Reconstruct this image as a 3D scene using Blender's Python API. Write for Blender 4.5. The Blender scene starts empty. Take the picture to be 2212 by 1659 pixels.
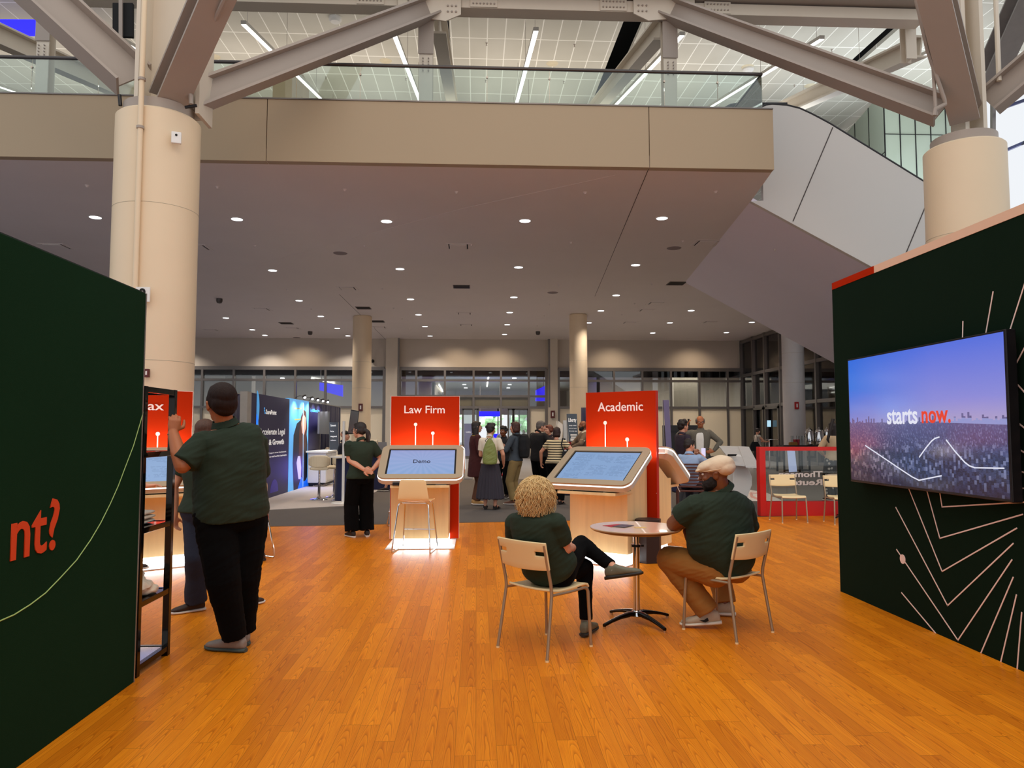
import bpy, math, random
from mathutils import Vector as V, Matrix, noise
from math import pi, sin, cos, atan, tan, sqrt, radians as RD
SC = bpy.context.scene
COL = SC.collection
random.seed(7)

# ------------------------------------------------------------------ camera
CAMZ = 1.53
FOC = 1600.0
YAW = atan(76 / FOC)
PIT = atan(102.5 / FOC)
cam_d = bpy.data.cameras.new('camera')
cam_d.sensor_width = 36
cam_d.lens = FOC / 2212 * 36
cam_d.clip_start = 0.05
cam_d.clip_end = 500
cam = bpy.data.objects.new('camera', cam_d)
cam.location = (0, 0, CAMZ)
cam.rotation_euler = (pi / 2 + PIT, 0, -YAW)
COL.objects.link(cam)
SC.camera = cam

SC.view_settings.view_transform = 'Standard'
SC.view_settings.look = 'None'
SC.view_settings.gamma = 1
SC.view_settings.use_curve_mapping = False
SC.view_settings.exposure = 0.0
SC.cycles.use_denoising = True
SC.cycles.max_bounces = 7
SC.cycles.diffuse_bounces = 4
SC.cycles.glossy_bounces = 3
SC.cycles.transmission_bounces = 4
SC.cycles.transparent_max_bounces = 12
SC.cycles.caustics_reflective = False
SC.cycles.caustics_refractive = False
SC.cycles.sample_clamp_indirect = 4

_f = V((sin(YAW) * cos(PIT), cos(YAW) * cos(PIT), sin(PIT)))
_r = V((cos(YAW), -sin(YAW), 0))
_u = _r.cross(_f)
O = V((0, 0, CAMZ))


def ray(u, v):
    return _f + _r * ((u - 1106) / FOC) + _u * ((829.5 - v) / FOC)


def atz(u, v, z=0.0):
    """point of the place seen at (u, v) that lies at height z"""
    d = ray(u, v)
    return O + d * ((z - CAMZ) / d.z)


def aty(u, v, y):
    """point of the place seen at (u, v) that lies at distance y down the hall"""
    d = ray(u, v)
    return O + d * (y / d.y)


def atplane(u, v, p, n):
    d = ray(u, v)
    return O + d * ((p - O).dot(n) / d.dot(n))


# ------------------------------------------------------------------ world and lights
w = bpy.data.worlds.new('daylight')
SC.world = w
w.use_nodes = True
nt = w.node_tree
bg = nt.nodes['Background']
bg.inputs['Color'].default_value = (0.93, 0.96, 1.0, 1)
bg.inputs['Strength'].default_value = 0.95


def kel(c):
    return {'w': (1.0, 0.78, 0.55), 'n': (1.0, 0.90, 0.80), 'c': (0.85, 0.94, 1.0), 'b': (0.15, 0.12, 1.0)}[c]


def area(name, loc, sx, sy, power, col='n', rot=(0, 0, 0), spread=pi, parent=None):
    l = bpy.data.lights.new(name, 'AREA')
    l.shape = 'RECTANGLE'
    l.size, l.size_y = sx, sy
    l.energy = power
    l.color = kel(col)
    l.spread = spread
    o = bpy.data.objects.new(name, l)
    o.location = loc
    o.rotation_euler = rot
    if parent: o.parent = parent
    COL.objects.link(o)
    return o


def spot(name, loc, power, col='n', size=110, blend=0.7, rad=0.08, rot=(0, 0, 0), parent=None):
    l = bpy.data.lights.new(name, 'SPOT')
    l.energy = power
    l.color = kel(col)
    l.spot_size = RD(size)
    l.spot_blend = blend
    l.shadow_soft_size = rad
    o = bpy.data.objects.new(name, l)
    o.location = loc
    o.rotation_euler = rot
    if parent: o.parent = parent
    COL.objects.link(o)
    return o


# unseen fill lights, added over the atrium (warm) and facing the upper ceiling
area('atrium_fill', (0, -1.0, 13.5), 10, 6, 640, 'w')
area('atrium_fill', (-1, 8.5, 13.5), 10, 3.5, 110, 'w')
area('upper_ceiling_fill', (-12, 27, 11.5), 14, 5, 330, 'n', rot=(pi, 0, 0))
area('upper_ceiling_fill', (2, 27, 10.8), 14, 5, 400, 'n', rot=(pi, 0, 0))
area('upper_ceiling_fill', (14, 25, 10.8), 10, 5, 330, 'c', rot=(pi, 0, 0))

# ------------------------------------------------------------------ helpers
def hx(h, a=1.0):
    h = h.lstrip('#')
    c = [int(h[i:i + 2], 16) / 255 for i in (0, 2, 4)]
    return tuple((x / 12.92 if x <= 0.04045 else ((x + 0.055) / 1.055) ** 2.4) for x in c) + (a,)


MATS = {}


def mat(name, col='#808080', rough=0.5, metal=0.0, emit=None, es=0.0, var=0.12, vs=6.0, bump=0.0, bs=60.0, spec=0.5, vec=(1, 1, 1), sheen=0.0, coat=0.0):
    """plain procedural material: base colour broken by noise, optional bump"""
    if name in MATS: return MATS[name]
    m = bpy.data.materials.new(name)
    m.use_nodes = True
    t = m.node_tree
    b = t.nodes['Principled BSDF']
    c = hx(col) if isinstance(col, str) else col
    b.inputs['Roughness'].default_value = rough
    b.inputs['Metallic'].default_value = metal
    b.inputs['Specular IOR Level'].default_value = spec
    b.inputs['Sheen Weight'].default_value = sheen
    b.inputs['Coat Weight'].default_value = coat
    tc = t.nodes.new('ShaderNodeTexCoord')
    mp = t.nodes.new('ShaderNodeMapping')
    mp.inputs['Scale'].default_value = vec
    t.links.new(tc.outputs['Object'], mp.inputs['Vector'])
    n = t.nodes.new('ShaderNodeTexNoise')
    n.inputs['Scale'].default_value = vs
    n.inputs['Detail'].default_value = 3
    t.links.new(mp.outputs[0], n.inputs['Vector'])
    mx = t.nodes.new('ShaderNodeMix')
    mx.data_type = 'RGBA'
    mx.inputs['A'].default_value = tuple(x * (1 - var) for x in c[:3]) + (1,)
    mx.inputs['B'].default_value = tuple(min(1, x * (1 + var)) for x in c[:3]) + (1,)
    t.links.new(n.outputs['Fac'], mx.inputs['Factor'])
    t.links.new(mx.outputs['Result'], b.inputs['Base Color'])
    if bump:
        n2 = t.nodes.new('ShaderNodeTexNoise')
        n2.inputs['Scale'].default_value = bs
        n2.inputs['Detail'].default_value = 4
        t.links.new(mp.outputs[0], n2.inputs['Vector'])
        bp = t.nodes.new('ShaderNodeBump')
        bp.inputs['Strength'].default_value = bump
        bp.inputs['Distance'].default_value = 0.01
        t.links.new(n2.outputs['Fac'], bp.inputs['Height'])
        t.links.new(bp.outputs[0], b.inputs['Normal'])
    if emit:
        b.inputs['Emission Color'].default_value = hx(emit) if isinstance(emit, str) else emit
        b.inputs['Emission Strength'].default_value = es
    MATS[name] = m
    return m


class NG:
    """small node-graph helper"""
    def __init__(s, name):
        s.m = bpy.data.materials.new(name)
        s.m.use_nodes = True
        s.t = s.m.node_tree
        s.b = s.t.nodes['Principled BSDF']
        MATS[name] = s.m

    def n(s, typ, **kw):
        nd = s.t.nodes.new('ShaderNode' + typ)
        for k, v in kw.items():
            setattr(nd, k, v)
        return nd

    def l(s, a, b):
        s.t.links.new(a, b)

    def math(s, op, a, b=None, c=None, clamp=False):
        nd = s.n('Math', operation=op, use_clamp=clamp)
        for i, x in enumerate((a, b, c)):
            if x is None: continue
            if hasattr(x, 'is_linked'): s.l(x, nd.inputs[i])
            else: nd.inputs[i].default_value = x
        return nd.outputs[0]

    def mix(s, f, a, b, mode='MIX'):
        nd = s.n('Mix', data_type='RGBA', blend_type=mode)
        for k, x in (('Factor', f), ('A', a), ('B', b)):
            if hasattr(x, 'is_linked'): s.l(x, nd.inputs[k])
            else: nd.inputs[k].default_value = x
        return nd.outputs['Result']

    def co(s, out='Object'):
        tc = s.n('TexCoord')
        return tc.outputs[out]

    def sep(s, v):
        nd = s.n('SeparateXYZ')
        s.l(v, nd.inputs[0])
        return nd.outputs

    def comb(s, x, y, z=0.0):
        nd = s.n('CombineXYZ')
        for i, a in enumerate((x, y, z)):
            if hasattr(a, 'is_linked'): s.l(a, nd.inputs[i])
            else: nd.inputs[i].default_value = a
        return nd.outputs[0]

    def noise(s, v, scale, detail=3, rough=0.5):
        nd = s.n('TexNoise')
        nd.inputs['Scale'].default_value = scale
        nd.inputs['Detail'].default_value = detail
        nd.inputs['Roughness'].default_value = rough
        if v is not None: s.l(v, nd.inputs['Vector'])
        return nd.outputs['Fac']

    def ramp(s, f, stops):
        nd = s.n('ValToRGB')
        e = nd.color_ramp.elements
        while len(e) < len(stops): e.new(0.5)
        for el, (p, c) in zip(e, stops):
            el.position = p
            el.color = hx(c) if isinstance(c, str) else c
        s.l(f, nd.inputs[0])
        return nd.outputs[0]

    def bump(s, h, st=0.3, dist=0.01):
        nd = s.n('Bump')
        nd.inputs['Strength'].default_value = st
        nd.inputs['Distance'].default_value = dist
        s.l(h, nd.inputs['Height'])
        s.l(nd.outputs[0], s.b.inputs['Normal'])


def tag(o, label=None, cat=None, group=None, kind=None):
    if label: o['label'] = label
    if cat: o['category'] = cat
    if group: o['group'] = group
    if kind: o['kind'] = kind
    return o


def empty(name, loc=(0, 0, 0), rz=0.0, label=None, cat=None, group=None):
    o = bpy.data.objects.new(name, None)
    o.empty_display_size = 0.1
    o.location = loc
    o.rotation_euler = (0, 0, rz)
    COL.objects.link(o)
    return tag(o, label, cat, group)


def copy_tree(o, parent=None):
    c = o.copy()
    COL.objects.link(c)
    if parent is not None: c.parent = parent
    for ch in list(o.children):
        copy_tree(ch, c)
    return c


def place(o, loc, rz=None, label=None, group=None):
    o.location = loc
    if rz is not None: o.rotation_euler[2] = rz
    return tag(o, label, None, group)


def frame_of(d, up=V((0, 0, 1))):
    d = d.normalized()
    s = d.cross(up)
    if s.length < 1e-4: s = d.cross(V((0, 1, 0)))
    s.normalize()
    return s, s.cross(d).normalized()


class MB:
    """collects shapes into ONE mesh"""
    def __init__(s):
        s.v, s.f, s.mi = [], [], []

    def add(s, vs, fs, mi=0):
        k = len(s.v)
        s.v += [tuple(p) for p in vs]
        s.f += [tuple(i + k for i in f) for f in fs]
        s.mi += [mi] * len(fs)
        return s

    def box(s, x0, x1, y0, y1, z0, z1, mi=0):
        return s.add([(x0, y0, z0), (x1, y0, z0), (x1, y1, z0), (x0, y1, z0), (x0, y0, z1), (x1, y0, z1), (x1, y1, z1), (x0, y1, z1)],
                     [(3, 2, 1, 0), (4, 5, 6, 7), (0, 1, 5, 4), (1, 2, 6, 5), (2, 3, 7, 6), (3, 0, 4, 7)], mi)

    def cbox(s, c, d, M=None, mi=0):
        c = V(c)
        M = M or Matrix.Identity(3)
        vs = []
        for z in (-1, 1):
            for x, y in ((-1, -1), (1, -1), (1, 1), (-1, 1)):
                vs.append(c + M @ V((x * d[0] / 2, y * d[1] / 2, z * d[2] / 2)))
        return s.add(vs, [(3, 2, 1, 0), (4, 5, 6, 7), (0, 1, 5, 4), (1, 2, 6, 5), (2, 3, 7, 6), (3, 0, 4, 7)], mi)

    def beam(s, p0, p1, w, h, up=V((0, 0, 1)), mi=0):
        p0, p1 = V(p0), V(p1)
        a, b = frame_of(p1 - p0, V(up))
        vs = []
        for p in (p0, p1):
            for x, y in ((-1, -1), (1, -1), (1, 1), (-1, 1)):
                vs.append(p + a * (x * w / 2) + b * (y * h / 2))
        return s.add(vs, [(3, 2, 1, 0), (4, 5, 6, 7), (0, 1, 5, 4), (1, 2, 6, 5), (2, 3, 7, 6), (3, 0, 4, 7)], mi)

    def ibeam(s, p0, p1, w, h, tf=0.04, tw=0.03, up=V((0, 0, 1))):
        p0, p1 = V(p0), V(p1)
        a, b = frame_of(p1 - p0, V(up))
        s.beam(p0 + b * (h / 2 - tf / 2), p1 + b * (h / 2 - tf / 2), w, tf, up)
        s.beam(p0 - b * (h / 2 - tf / 2), p1 - b * (h / 2 - tf / 2), w, tf, up)
        s.beam(p0, p1, tw, h - 2 * tf + 0.002, up)
        return s

    def tube(s, pts, r, n=8, closed=False):
        pts = [V(p) for p in pts]
        rr = r if isinstance(r, (list, tuple)) else [r] * len(pts)
        vs, fs = [], []
        a = None
        m = len(pts)
        for i, p in enumerate(pts):
            if closed: t = (pts[(i + 1) % m] - pts[i - 1]).normalized()
            else: t = (pts[min(i + 1, m - 1)] - pts[max(i - 1, 0)]).normalized()
            if a is None: a, b = frame_of(t)
            else:
                a = (a - t * a.dot(t))
                if a.length < 1e-5: a, b = frame_of(t)
                a.normalize()
                b = t.cross(a).normalized()
            b = t.cross(a)
            for k in range(n):
                q = 2 * pi * k / n
                vs.append(p + (a * cos(q) + b * sin(q)) * rr[i])
        for i in range(m - 1 + (1 if closed else 0)):
            j = (i + 1) % m
            for k in range(n):
                l = (k + 1) % n
                fs.append((i * n + k, i * n + l, j * n + l, j * n + k))
        if not closed:
            fs.append(tuple(range(n - 1, -1, -1)))
            fs.append(tuple((m - 1) * n + k for k in range(n)))
        return s.add(vs, fs)

    def cyl(s, p0, p1, r0, r1=None, n=24):
        return s.tube([p0, p1], [r0, r0 if r1 is None else r1], n)

    def lathe(s, prof, n=32, c=(0, 0, 0)):
        c = V(c)
        vs, fs = [], []
        m = len(prof)
        for r, z in prof:
            for k in range(n):
                q = 2 * pi * k / n
                vs.append(c + V((cos(q) * max(r, 1e-4), sin(q) * max(r, 1e-4), z)))
        for i in range(m - 1):
            for k in range(n):
                l = (k + 1) % n
                fs.append((i * n + k, i * n + l, (i + 1) * n + l, (i + 1) * n + k))
        fs.append(tuple(range(n - 1, -1, -1)))
        fs.append(tuple((m - 1) * n + k for k in range(n)))
        return s.add(vs, fs)

    def prism(s, pts, off, mi=0):
        """planar polygon pushed along off"""
        pts = [V(p) for p in pts]
        off = V(off)
        n = len(pts)
        nrm = V((0, 0, 0))
        for i in range(n):
            nrm += (pts[i] - pts[0]).cross(pts[(i + 1) % n] - pts[0])
        if nrm.dot(off) > 0: pts = pts[::-1]
        fs = [tuple(range(n)), tuple(range(2 * n - 1, n - 1, -1))]
        for i in range(n):
            j = (i + 1) % n
            fs.append((j, i, n + i, n + j))
        return s.add(pts + [p + off for p in pts], fs, mi)

    def ell(s, c, r, M=None, n=14, m=9):
        c = V(c)
        M = M or Matrix.Identity(3)
        vs = [c + M @ V((0, 0, -r[2]))]
        for i in range(1, m):
            ph = -pi / 2 + pi * i / m
            for k in range(n):
                q = 2 * pi * k / n
                vs.append(c + M @ V((r[0] * cos(ph) * cos(q), r[1] * cos(ph) * sin(q), r[2] * sin(ph))))
        vs.append(c + M @ V((0, 0, r[2])))
        fs = []
        for k in range(n):
            l = (k + 1) % n
            fs.append((0, 1 + l, 1 + k))
            for i in range(m - 2):
                fs.append((1 + i * n + k, 1 + i * n + l, 1 + (i + 1) * n + l, 1 + (i + 1) * n + k))
            fs.append((len(vs) - 1, 1 + (m - 2) * n + k, 1 + (m - 2) * n + l))
        return s.add(vs, fs)

    def loft(s, rings, n=28):
        """rings: (centre, axis a, axis b, ra, rb[, exponent])"""
        vs, fs = [], []
        for rg in rings:
            c, a, b, ra, rb = rg[:5]
            e = 2 / (rg[5] if len(rg) > 5 else 2.3)
            for k in range(n):
                q = 2 * pi * k / n
                x, y = cos(q), sin(q)
                x = math.copysign(abs(x) ** e, x)
                y = math.copysign(abs(y) ** e, y)
                vs.append(c + a * (x * ra) + b * (y * rb))
        m = len(rings)
        for i in range(m - 1):
            for k in range(n):
                l = (k + 1) % n
                fs.append((i * n + k, i * n + l, (i + 1) * n + l, (i + 1) * n + k))
        fs.append(tuple(range(n - 1, -1, -1)))
        fs.append(tuple((m - 1) * n + k for k in range(n)))
        return s.add(vs, fs)

    def limb(s, pts, radii, n=12):
        """tapering limb with round joints"""
        for i in range(len(pts) - 1):
            s.cyl(pts[i], pts[i + 1], radii[i], radii[i + 1], n)
        for p, r in zip(pts, radii):
            s.ell(p, (r, r, r), None, n, 7)
        return s

    def mesh(s, name):
        me = bpy.data.meshes.new(name)
        me.from_pydata(s.v, [], s.f)
        me.update()
        return me

    def build(s, name, m, parent=None, smooth=False, bevel=0.0, label=None, cat=None, group=None, kind=None, loc=None, rz=0.0, seg=2):
        me = s.mesh(name)
        ms = m if isinstance(m, (list, tuple)) else [m]
        for x in ms: me.materials.append(x)
        if len(ms) > 1: me.polygons.foreach_set('material_index', s.mi)
        o = bpy.data.objects.new(name, me)
        COL.objects.link(o)
        if parent is not None: o.parent = parent
        if loc is not None: o.location = loc
        if rz: o.rotation_euler[2] = rz
        if smooth:
            me.shade_smooth()
            if smooth != 'all':
                me.set_sharp_from_angle(angle=RD(38))
        if bevel:
            b = o.modifiers.new('bevel', 'BEVEL')
            b.width = bevel
            b.segments = seg
            b.limit_method = 'ANGLE'
            b.angle_limit = RD(40)
        return tag(o, label, cat, group, kind)


def fuse(mb, name, m, parent=None, voxel=0.01, smooth=3, disp=None, fac=0.5, **kw):
    """melt overlapping closed shapes into one continuous surface"""
    me = mb.mesh(name + '_raw')
    t = bpy.data.objects.new(name + '_raw', me)
    COL.objects.link(t)
    r = t.modifiers.new('r', 'REMESH')
    r.mode = 'VOXEL'
    r.voxel_size = voxel
    if smooth:
        q = t.modifiers.new('s', 'SMOOTH')
        q.factor = fac
        q.iterations = smooth
    dg = bpy.context.evaluated_depsgraph_get()
    nm = bpy.data.meshes.new_from_object(t.evaluated_get(dg), depsgraph=dg)
    bpy.data.objects.remove(t)
    bpy.data.meshes.remove(me)
    nm.name = name
    if disp:
        ns = [v.normal.copy() for v in nm.vertices]
        for v, nn in zip(nm.vertices, ns):
            v.co = v.co + disp(v.co, nn)
    nm.materials.clear()
    nm.materials.append(m)
    nm.shade_smooth()
    o = bpy.data.objects.new(name, nm)
    COL.objects.link(o)
    if parent is not None: o.parent = parent
    return tag(o, kw.get('label'), kw.get('cat'), kw.get('group'))


def text(s, name, m, o, rx, up, width=None, height=None, parent=None, bold=0.0, extrude=0.002, align='l', kind=None, lift=0.003):
    """real lettering; o = baseline start (l), middle (c) or end (r); rx, up = reading and upward directions"""
    cu = bpy.data.curves.new(name, 'FONT')
    cu.body = s
    cu.offset = bold
    cu.extrude = 0.01
    cu.resolution_u = 3
    t = bpy.data.objects.new(name + '_raw', cu)
    COL.objects.link(t)
    dg = bpy.context.evaluated_depsgraph_get()
    me = bpy.data.meshes.new_from_object(t.evaluated_get(dg), depsgraph=dg)
    bpy.data.objects.remove(t)
    xs = [v.co.x for v in me.vertices]
    ys = [v.co.y for v in me.vertices]
    x0, x1, y1 = min(xs), max(xs), max(ys)
    kx = width / (x1 - x0) if width else height / y1
    ky = height / y1 if height else kx
    dx = {'l': -x0, 'c': -(x0 + x1) / 2, 'r': -x1}[align]
    rx, up = V(rx).normalized(), V(up).normalized()
    nn = rx.cross(up)
    o = V(o)
    for v in me.vertices:
        v.co = o + rx * ((v.co.x + dx) * kx) + up * (v.co.y * ky) + nn * (lift + v.co.z / 0.01 * extrude)
    me.materials.clear()
    me.materials.append(m)
    ob = bpy.data.objects.new(name, me)
    COL.objects.link(ob)
    if parent is not None: ob.parent = parent
    return tag(ob, None, None, None, kind)


def world_to(o, p):
    """world point in the local frame of an upright thing"""
    q = V(p) - V(o.location)
    a = -o.rotation_euler[2]
    return V((q.x * cos(a) - q.y * sin(a), q.x * sin(a) + q.y * cos(a), q.z))
# ------------------------------------------------------------------ materials
H = 6.83
WY = 42.5
DECK = 8.02


def wood_floor():
    g = NG('cherry_planks')
    x, y, z = g.sep(g.co())
    PW, PL = 0.10, 0.95
    ux = g.math('DIVIDE', x, PW)
    ix = g.math('FLOOR', ux)
    fx = g.math('FRACT', ux)
    wn = g.n('TexWhiteNoise', noise_dimensions='1D')
    g.l(ix, wn.inputs['W'])
    uy = g.math('ADD', g.math('DIVIDE', y, PL), g.math('MULTIPLY', wn.outputs['Value'], 7.3))
    iy = g.math('FLOOR', uy)
    fy = g.math('FRACT', uy)
    w2 = g.n('TexWhiteNoise', noise_dimensions='2D')
    g.l(g.comb(ix, iy), w2.inputs['Vector'])
    rnd = w2.outputs['Value']
    off = g.math('MULTIPLY', rnd, 40.0)
    # long grain
    gv = g.comb(g.math('MULTIPLY', x, 60.0), g.math('MULTIPLY', y, 3.0), off)
    fine = g.noise(gv, 1.5, 5, 0.62)
    # cathedral rings: nested arches along each strip
    cx = g.math('ADD', g.math('SUBTRACT', fx, 0.5), g.math('MULTIPLY', g.math('SUBTRACT', wn.outputs['Value'], 0.5), 0.5))
    wob = g.noise(g.comb(g.math('MULTIPLY', x, 7.0), g.math('MULTIPLY', y, 1.3), off), 1.0, 2, 0.4)
    par = g.math('MULTIPLY', g.math('MULTIPLY', cx, cx), 24.0)
    fld = g.math('ADD', g.math('ADD', par, g.math('MULTIPLY', y, 4.5)), g.math('MULTIPLY', wob, 9.0))
    saw = g.math('FRACT', fld)
    base = g.ramp(fine, [(0.25, '#CC6A0A'), (0.48, '#EC8A12'), (0.66, '#F69A1C'), (0.85, '#FFB030')])
    ringc = g.ramp(saw, [(0.0, '#A04A06'), (0.12, '#CC6C0C'), (0.4, '#F08C14'), (1.0, '#FFA224')])
    c = g.mix(0.55, base, ringc)
    tone = g.ramp(rnd, [(0.0, '#E2D8CE'), (0.5, '#F2EDEA'), (1.0, '#FFFFFF')])
    c = g.mix(1.0, c, tone, 'MULTIPLY')
    ex = g.math('MINIMUM', fx, g.math('SUBTRACT', 1.0, fx))
    ey = g.math('MINIMUM', fy, g.math('SUBTRACT', 1.0, fy))
    gap = g.math('MAXIMUM', g.math('LESS_THAN', ex, 0.012), g.math('LESS_THAN', ey, 0.0018))
    c = g.mix(g.math('MULTIPLY', gap, 0.55), c, hx('#6B3208'))
    g.l(c, g.b.inputs['Base Color'])
    g.b.inputs['Roughness'].default_value = 0.38
    g.b.inputs['Specular IOR Level'].default_value = 0.22
    g.bump(fine, 0.08, 0.004)
    return g.m


def tile_ceiling():
    g = NG('acoustic_tiles')
    x, y, z = g.sep(g.co())
    c = g.noise(g.co(), 0.5, 2)
    c = g.ramp(c, [(0.3, '#C9C5B8'), (0.7, '#D6D2C6')])
    fx = g.math('FRACT', g.math('DIVIDE', g.math('ADD', x, 30.0), 0.594))
    fy = g.math('FRACT', g.math('DIVIDE', y, 1.4916))
    ln = g.math('MAXIMUM', g.math('LESS_THAN', fx, 0.055), g.math('LESS_THAN', fy, 0.032))
    c = g.mix(ln, c, hx('#FFFDF4'))
    g.l(c, g.b.inputs['Base Color'])
    g.b.inputs['Roughness'].default_value = 0.8
    return g.m


def glass(name, tint, refl=0.12, rough=0.02):
    if name in MATS: return MATS[name]
    m = bpy.data.materials.new(name)
    m.use_nodes = True
    t = m.node_tree
    t.nodes.clear()
    o = t.nodes.new('ShaderNodeOutputMaterial')
    tr = t.nodes.new('ShaderNodeBsdfTransparent')
    tr.inputs[0].default_value = hx(tint)
    gl = t.nodes.new('ShaderNodeBsdfGlossy')
    gl.inputs['Roughness'].default_value = rough
    fr = t.nodes.new('ShaderNodeFresnel')
    fr.inputs[0].default_value = 1.45
    ad = t.nodes.new('ShaderNodeMath')
    ad.operation = 'MULTIPLY_ADD'
    ad.inputs[1].default_value = 1.0
    ad.inputs[2].default_value = refl - 0.04
    t.links.new(fr.outputs[0], ad.inputs[0])
    mx = t.nodes.new('ShaderNodeMixShader')
    t.links.new(ad.outputs[0], mx.inputs[0])
    t.links.new(tr.outputs[0], mx.inputs[1])
    t.links.new(gl.outputs[0], mx.inputs[2])
    t.links.new(mx.outputs[0], o.inputs[0])
    MATS[name] = m
    return m


FLOORM = wood_floor()
CARPET = mat('grey_carpet', '#5A5450', 0.95, var=0.16, vs=1.3, bump=0.5, bs=180, vec=(1, 0.4, 1))
STONE = mat('grey_stone_floor', '#7F7B78', 0.55, var=0.10, vs=0.8)
PLASTER = mat('soffit_plaster', '#E2D8D4', 0.8, var=0.04, vs=0.6)
FASCIA = mat('fascia_panel', '#AA967A', 0.6, var=0.03, vs=0.5)
COLM = mat('column_paint', '#E4CEAE', 0.45, var=0.04, vs=1.5, bump=0.05, bs=8)
STEEL = mat('painted_steel', '#A2958A', 0.45, var=0.05, vs=2)
STEELL = mat('painted_steel_light', '#D6CAB8', 0.45, var=0.04, vs=2)
WALLB = mat('hall_wall_paint', '#C4B8AA', 0.7, var=0.04, vs=0.6)
MULL = mat('mullion_metal', '#7C7672', 0.35, 0.6, var=0.08)
DMULL = mat('dark_mullion', '#3A3838', 0.4, 0.5)
BEIGE = mat('back_painted_glass', '#F2E4C8', 0.25, var=0.07, vs=0.7, vec=(1.5, 1, 0.3))
BLACK = mat('black_void', '#050505', 0.8)
DARK = mat('dark_metal', '#17161A', 0.4, 0.3)
WHITE = mat('white_paint', '#E8E6E2', 0.5, var=0.03)
GLR = glass('rail_glass', '#EEF7F5', 0.08)
GLW = glass('wall_glass', '#DCE0DE', 0.10)
GLC = glass('clear_glass', '#F0F4F2', 0.06)
LEDW = mat('led_white', '#FFFFFF', emit='#FFF8F0', es=6.0, var=0)
LEDC = mat('led_diffuser', '#FFFFFF', emit='#FBFBFF', es=5.0, var=0)
BLUE = mat('blue_lightbox', '#0A0AC0', 0.3, emit='#1A12FF', es=1.6, var=0)
NAVY = mat('navy_drape', '#0B1440', 0.8, var=0.25, vs=14, vec=(3, 3, 0.05), bump=0.4, bs=14, sheen=0.2)

# ------------------------------------------------------------------ the setting
S = dict(kind='structure')
WE = [(-6, 11.92), (6.5, 13.38)]
MB().prism([(-6, -6, -.05), (6.5, -6, -.05), (6.5, 13.38, -.05), (-6, 11.92, -.05)], (0, 0, .05)).build('floor_wood', FLOORM, label='orange-brown cherry wood plank floor of the stand', **S)
MB().prism([(-6, -6, -.05), (-30, -6, -.05), (-30, 75, -.05), (-6, 75, -.05)], (0, 0, .04)).build('floor_left', mat('pale_bounce_floor', '#7E7E88', .5, var=.08, vs=.8), **S)  # unseen floor, made pale to bounce light onto the left soffit
MB().prism([(6.5, -6, -.05), (6.5, 75, -.05), (30, 75, -.05), (30, -6, -.05)], (0, 0, .04)).build('floor_right', STONE, **S)
MB().prism([(-6, 11.92, -.05), (6.5, 13.38, -.05), (6.5, 24, -.05), (-6, 24, -.05)], (0, 0, .042)).build('floor_carpet', CARPET, label='dark grey carpet between the wood floor and the far wall', **S)
MB().box(-6, 6.5, 24, 75, -0.05, -0.008).build('floor_far', STONE, **S)
MB().beam((-6, 11.92, .001), (6.5, 13.38, .001), .05, .006).build('trim_floor_edge', mat('edge_strip', '#5A4430', 0.5), **S)

# soffit slab (hall ceiling) with its right edge along the escalator
sl = [(-30, 14.46), (6.0, 14.46), (6.3, 16.5), (7.4, 25.8), (15.6, 25.8), (15.6, WY + .3), (-30, WY + .3)]
MB().prism([(x, y, H) for x, y in sl], (0, 0, 0.25)).build('ceiling_soffit', PLASTER, label='flat grey plaster soffit full of round downlights', **S)
MB().prism([(x, y, DECK - .25) for x, y in [(-30, 14.6), (6.0, 14.6), (6.2, 16.5), (7.3, 25.8), (15.6, 25.8), (15.6, 60), (-30, 60)]], (0, 0, .25)).build('floor_upper', STONE, **S)
# fascia in three panels with thin joints
for i, (a, b) in enumerate(((-30, aty(576, 300, 14.45).x), (aty(577.5, 300, 14.45).x, aty(1401, 300, 14.45).x), (aty(1402.5, 300, 14.45).x, 6.0))):
    MB().box(a, b, 14.42, 14.6, H - .01, DECK + .05).build('trim_%d' % (i + 1), FASCIA, bevel=.004, label='beige fascia panel along the upper floor edge', **S)
MB().box(-30, 6.0, 14.40, 14.62, DECK + .05, DECK + .075).build('trim_4', MULL, **S)
# joint lines of the soffit
MB().beam(atz(1401, 365, H - .002), atz(1285, 640, H - .002), .014, .004).build('trim_5', mat('joint_dark', '#4A4240', .8), **S)
MB().beam(atz(733, 636, H - .002), atz(835, 735, H - .002), .014, .004).build('trim_6', MATS['joint_dark'], **S)
# raised soffit field, a shallow step crossing the ceiling
stp = [atz(560, 570, H), atz(1000, 450, H), atz(1330, 378, H)]
MB().beam(stp[0], stp[1], .02, .012).beam(stp[1], stp[2], .02, .012).build('trim_7', PLASTER, **S)

# escalator body dropping to the right
X1, X2 = 6.3, 7.4
SLP = .535
def ez(x, x0, z0): return z0 - SLP * (x - x0)
XE = 17.0
MB().prism([(X1, 16.54, H), (X2, 25.8, H), (XE, 25.8, ez(XE, X2, H)), (XE, 16.54, ez(XE, X1, H))], (0, 0, .12)).build('ceiling_escalator', mat('escalator_soffit', '#EAE2EE', .75, var=.03, vs=.5), label='sloping lilac-grey underside of the escalator', **S)
PY = 16.5
crv = [(1645, 252), (1645, 232), (1655, 227.5), (1668, 226), (1700, 228), (1728, 235), (1752, 246), (1775, 258), (1796, 269.5), (2016, 405)]
top = [aty(u, v, PY) for u, v in crv]
sl2 = (top[-1].z - top[-2].z) / (top[-1].x - top[-2].x)
end = V((XE, PY, top[-1].z + sl2 * (XE - top[-1].x)))
bot = [V((XE, PY, ez(XE, X1, H))), V((X1, PY, H)), aty(1645, 420, PY)]
bot[2] = V((top[0].x, PY, H + .02))
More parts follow.
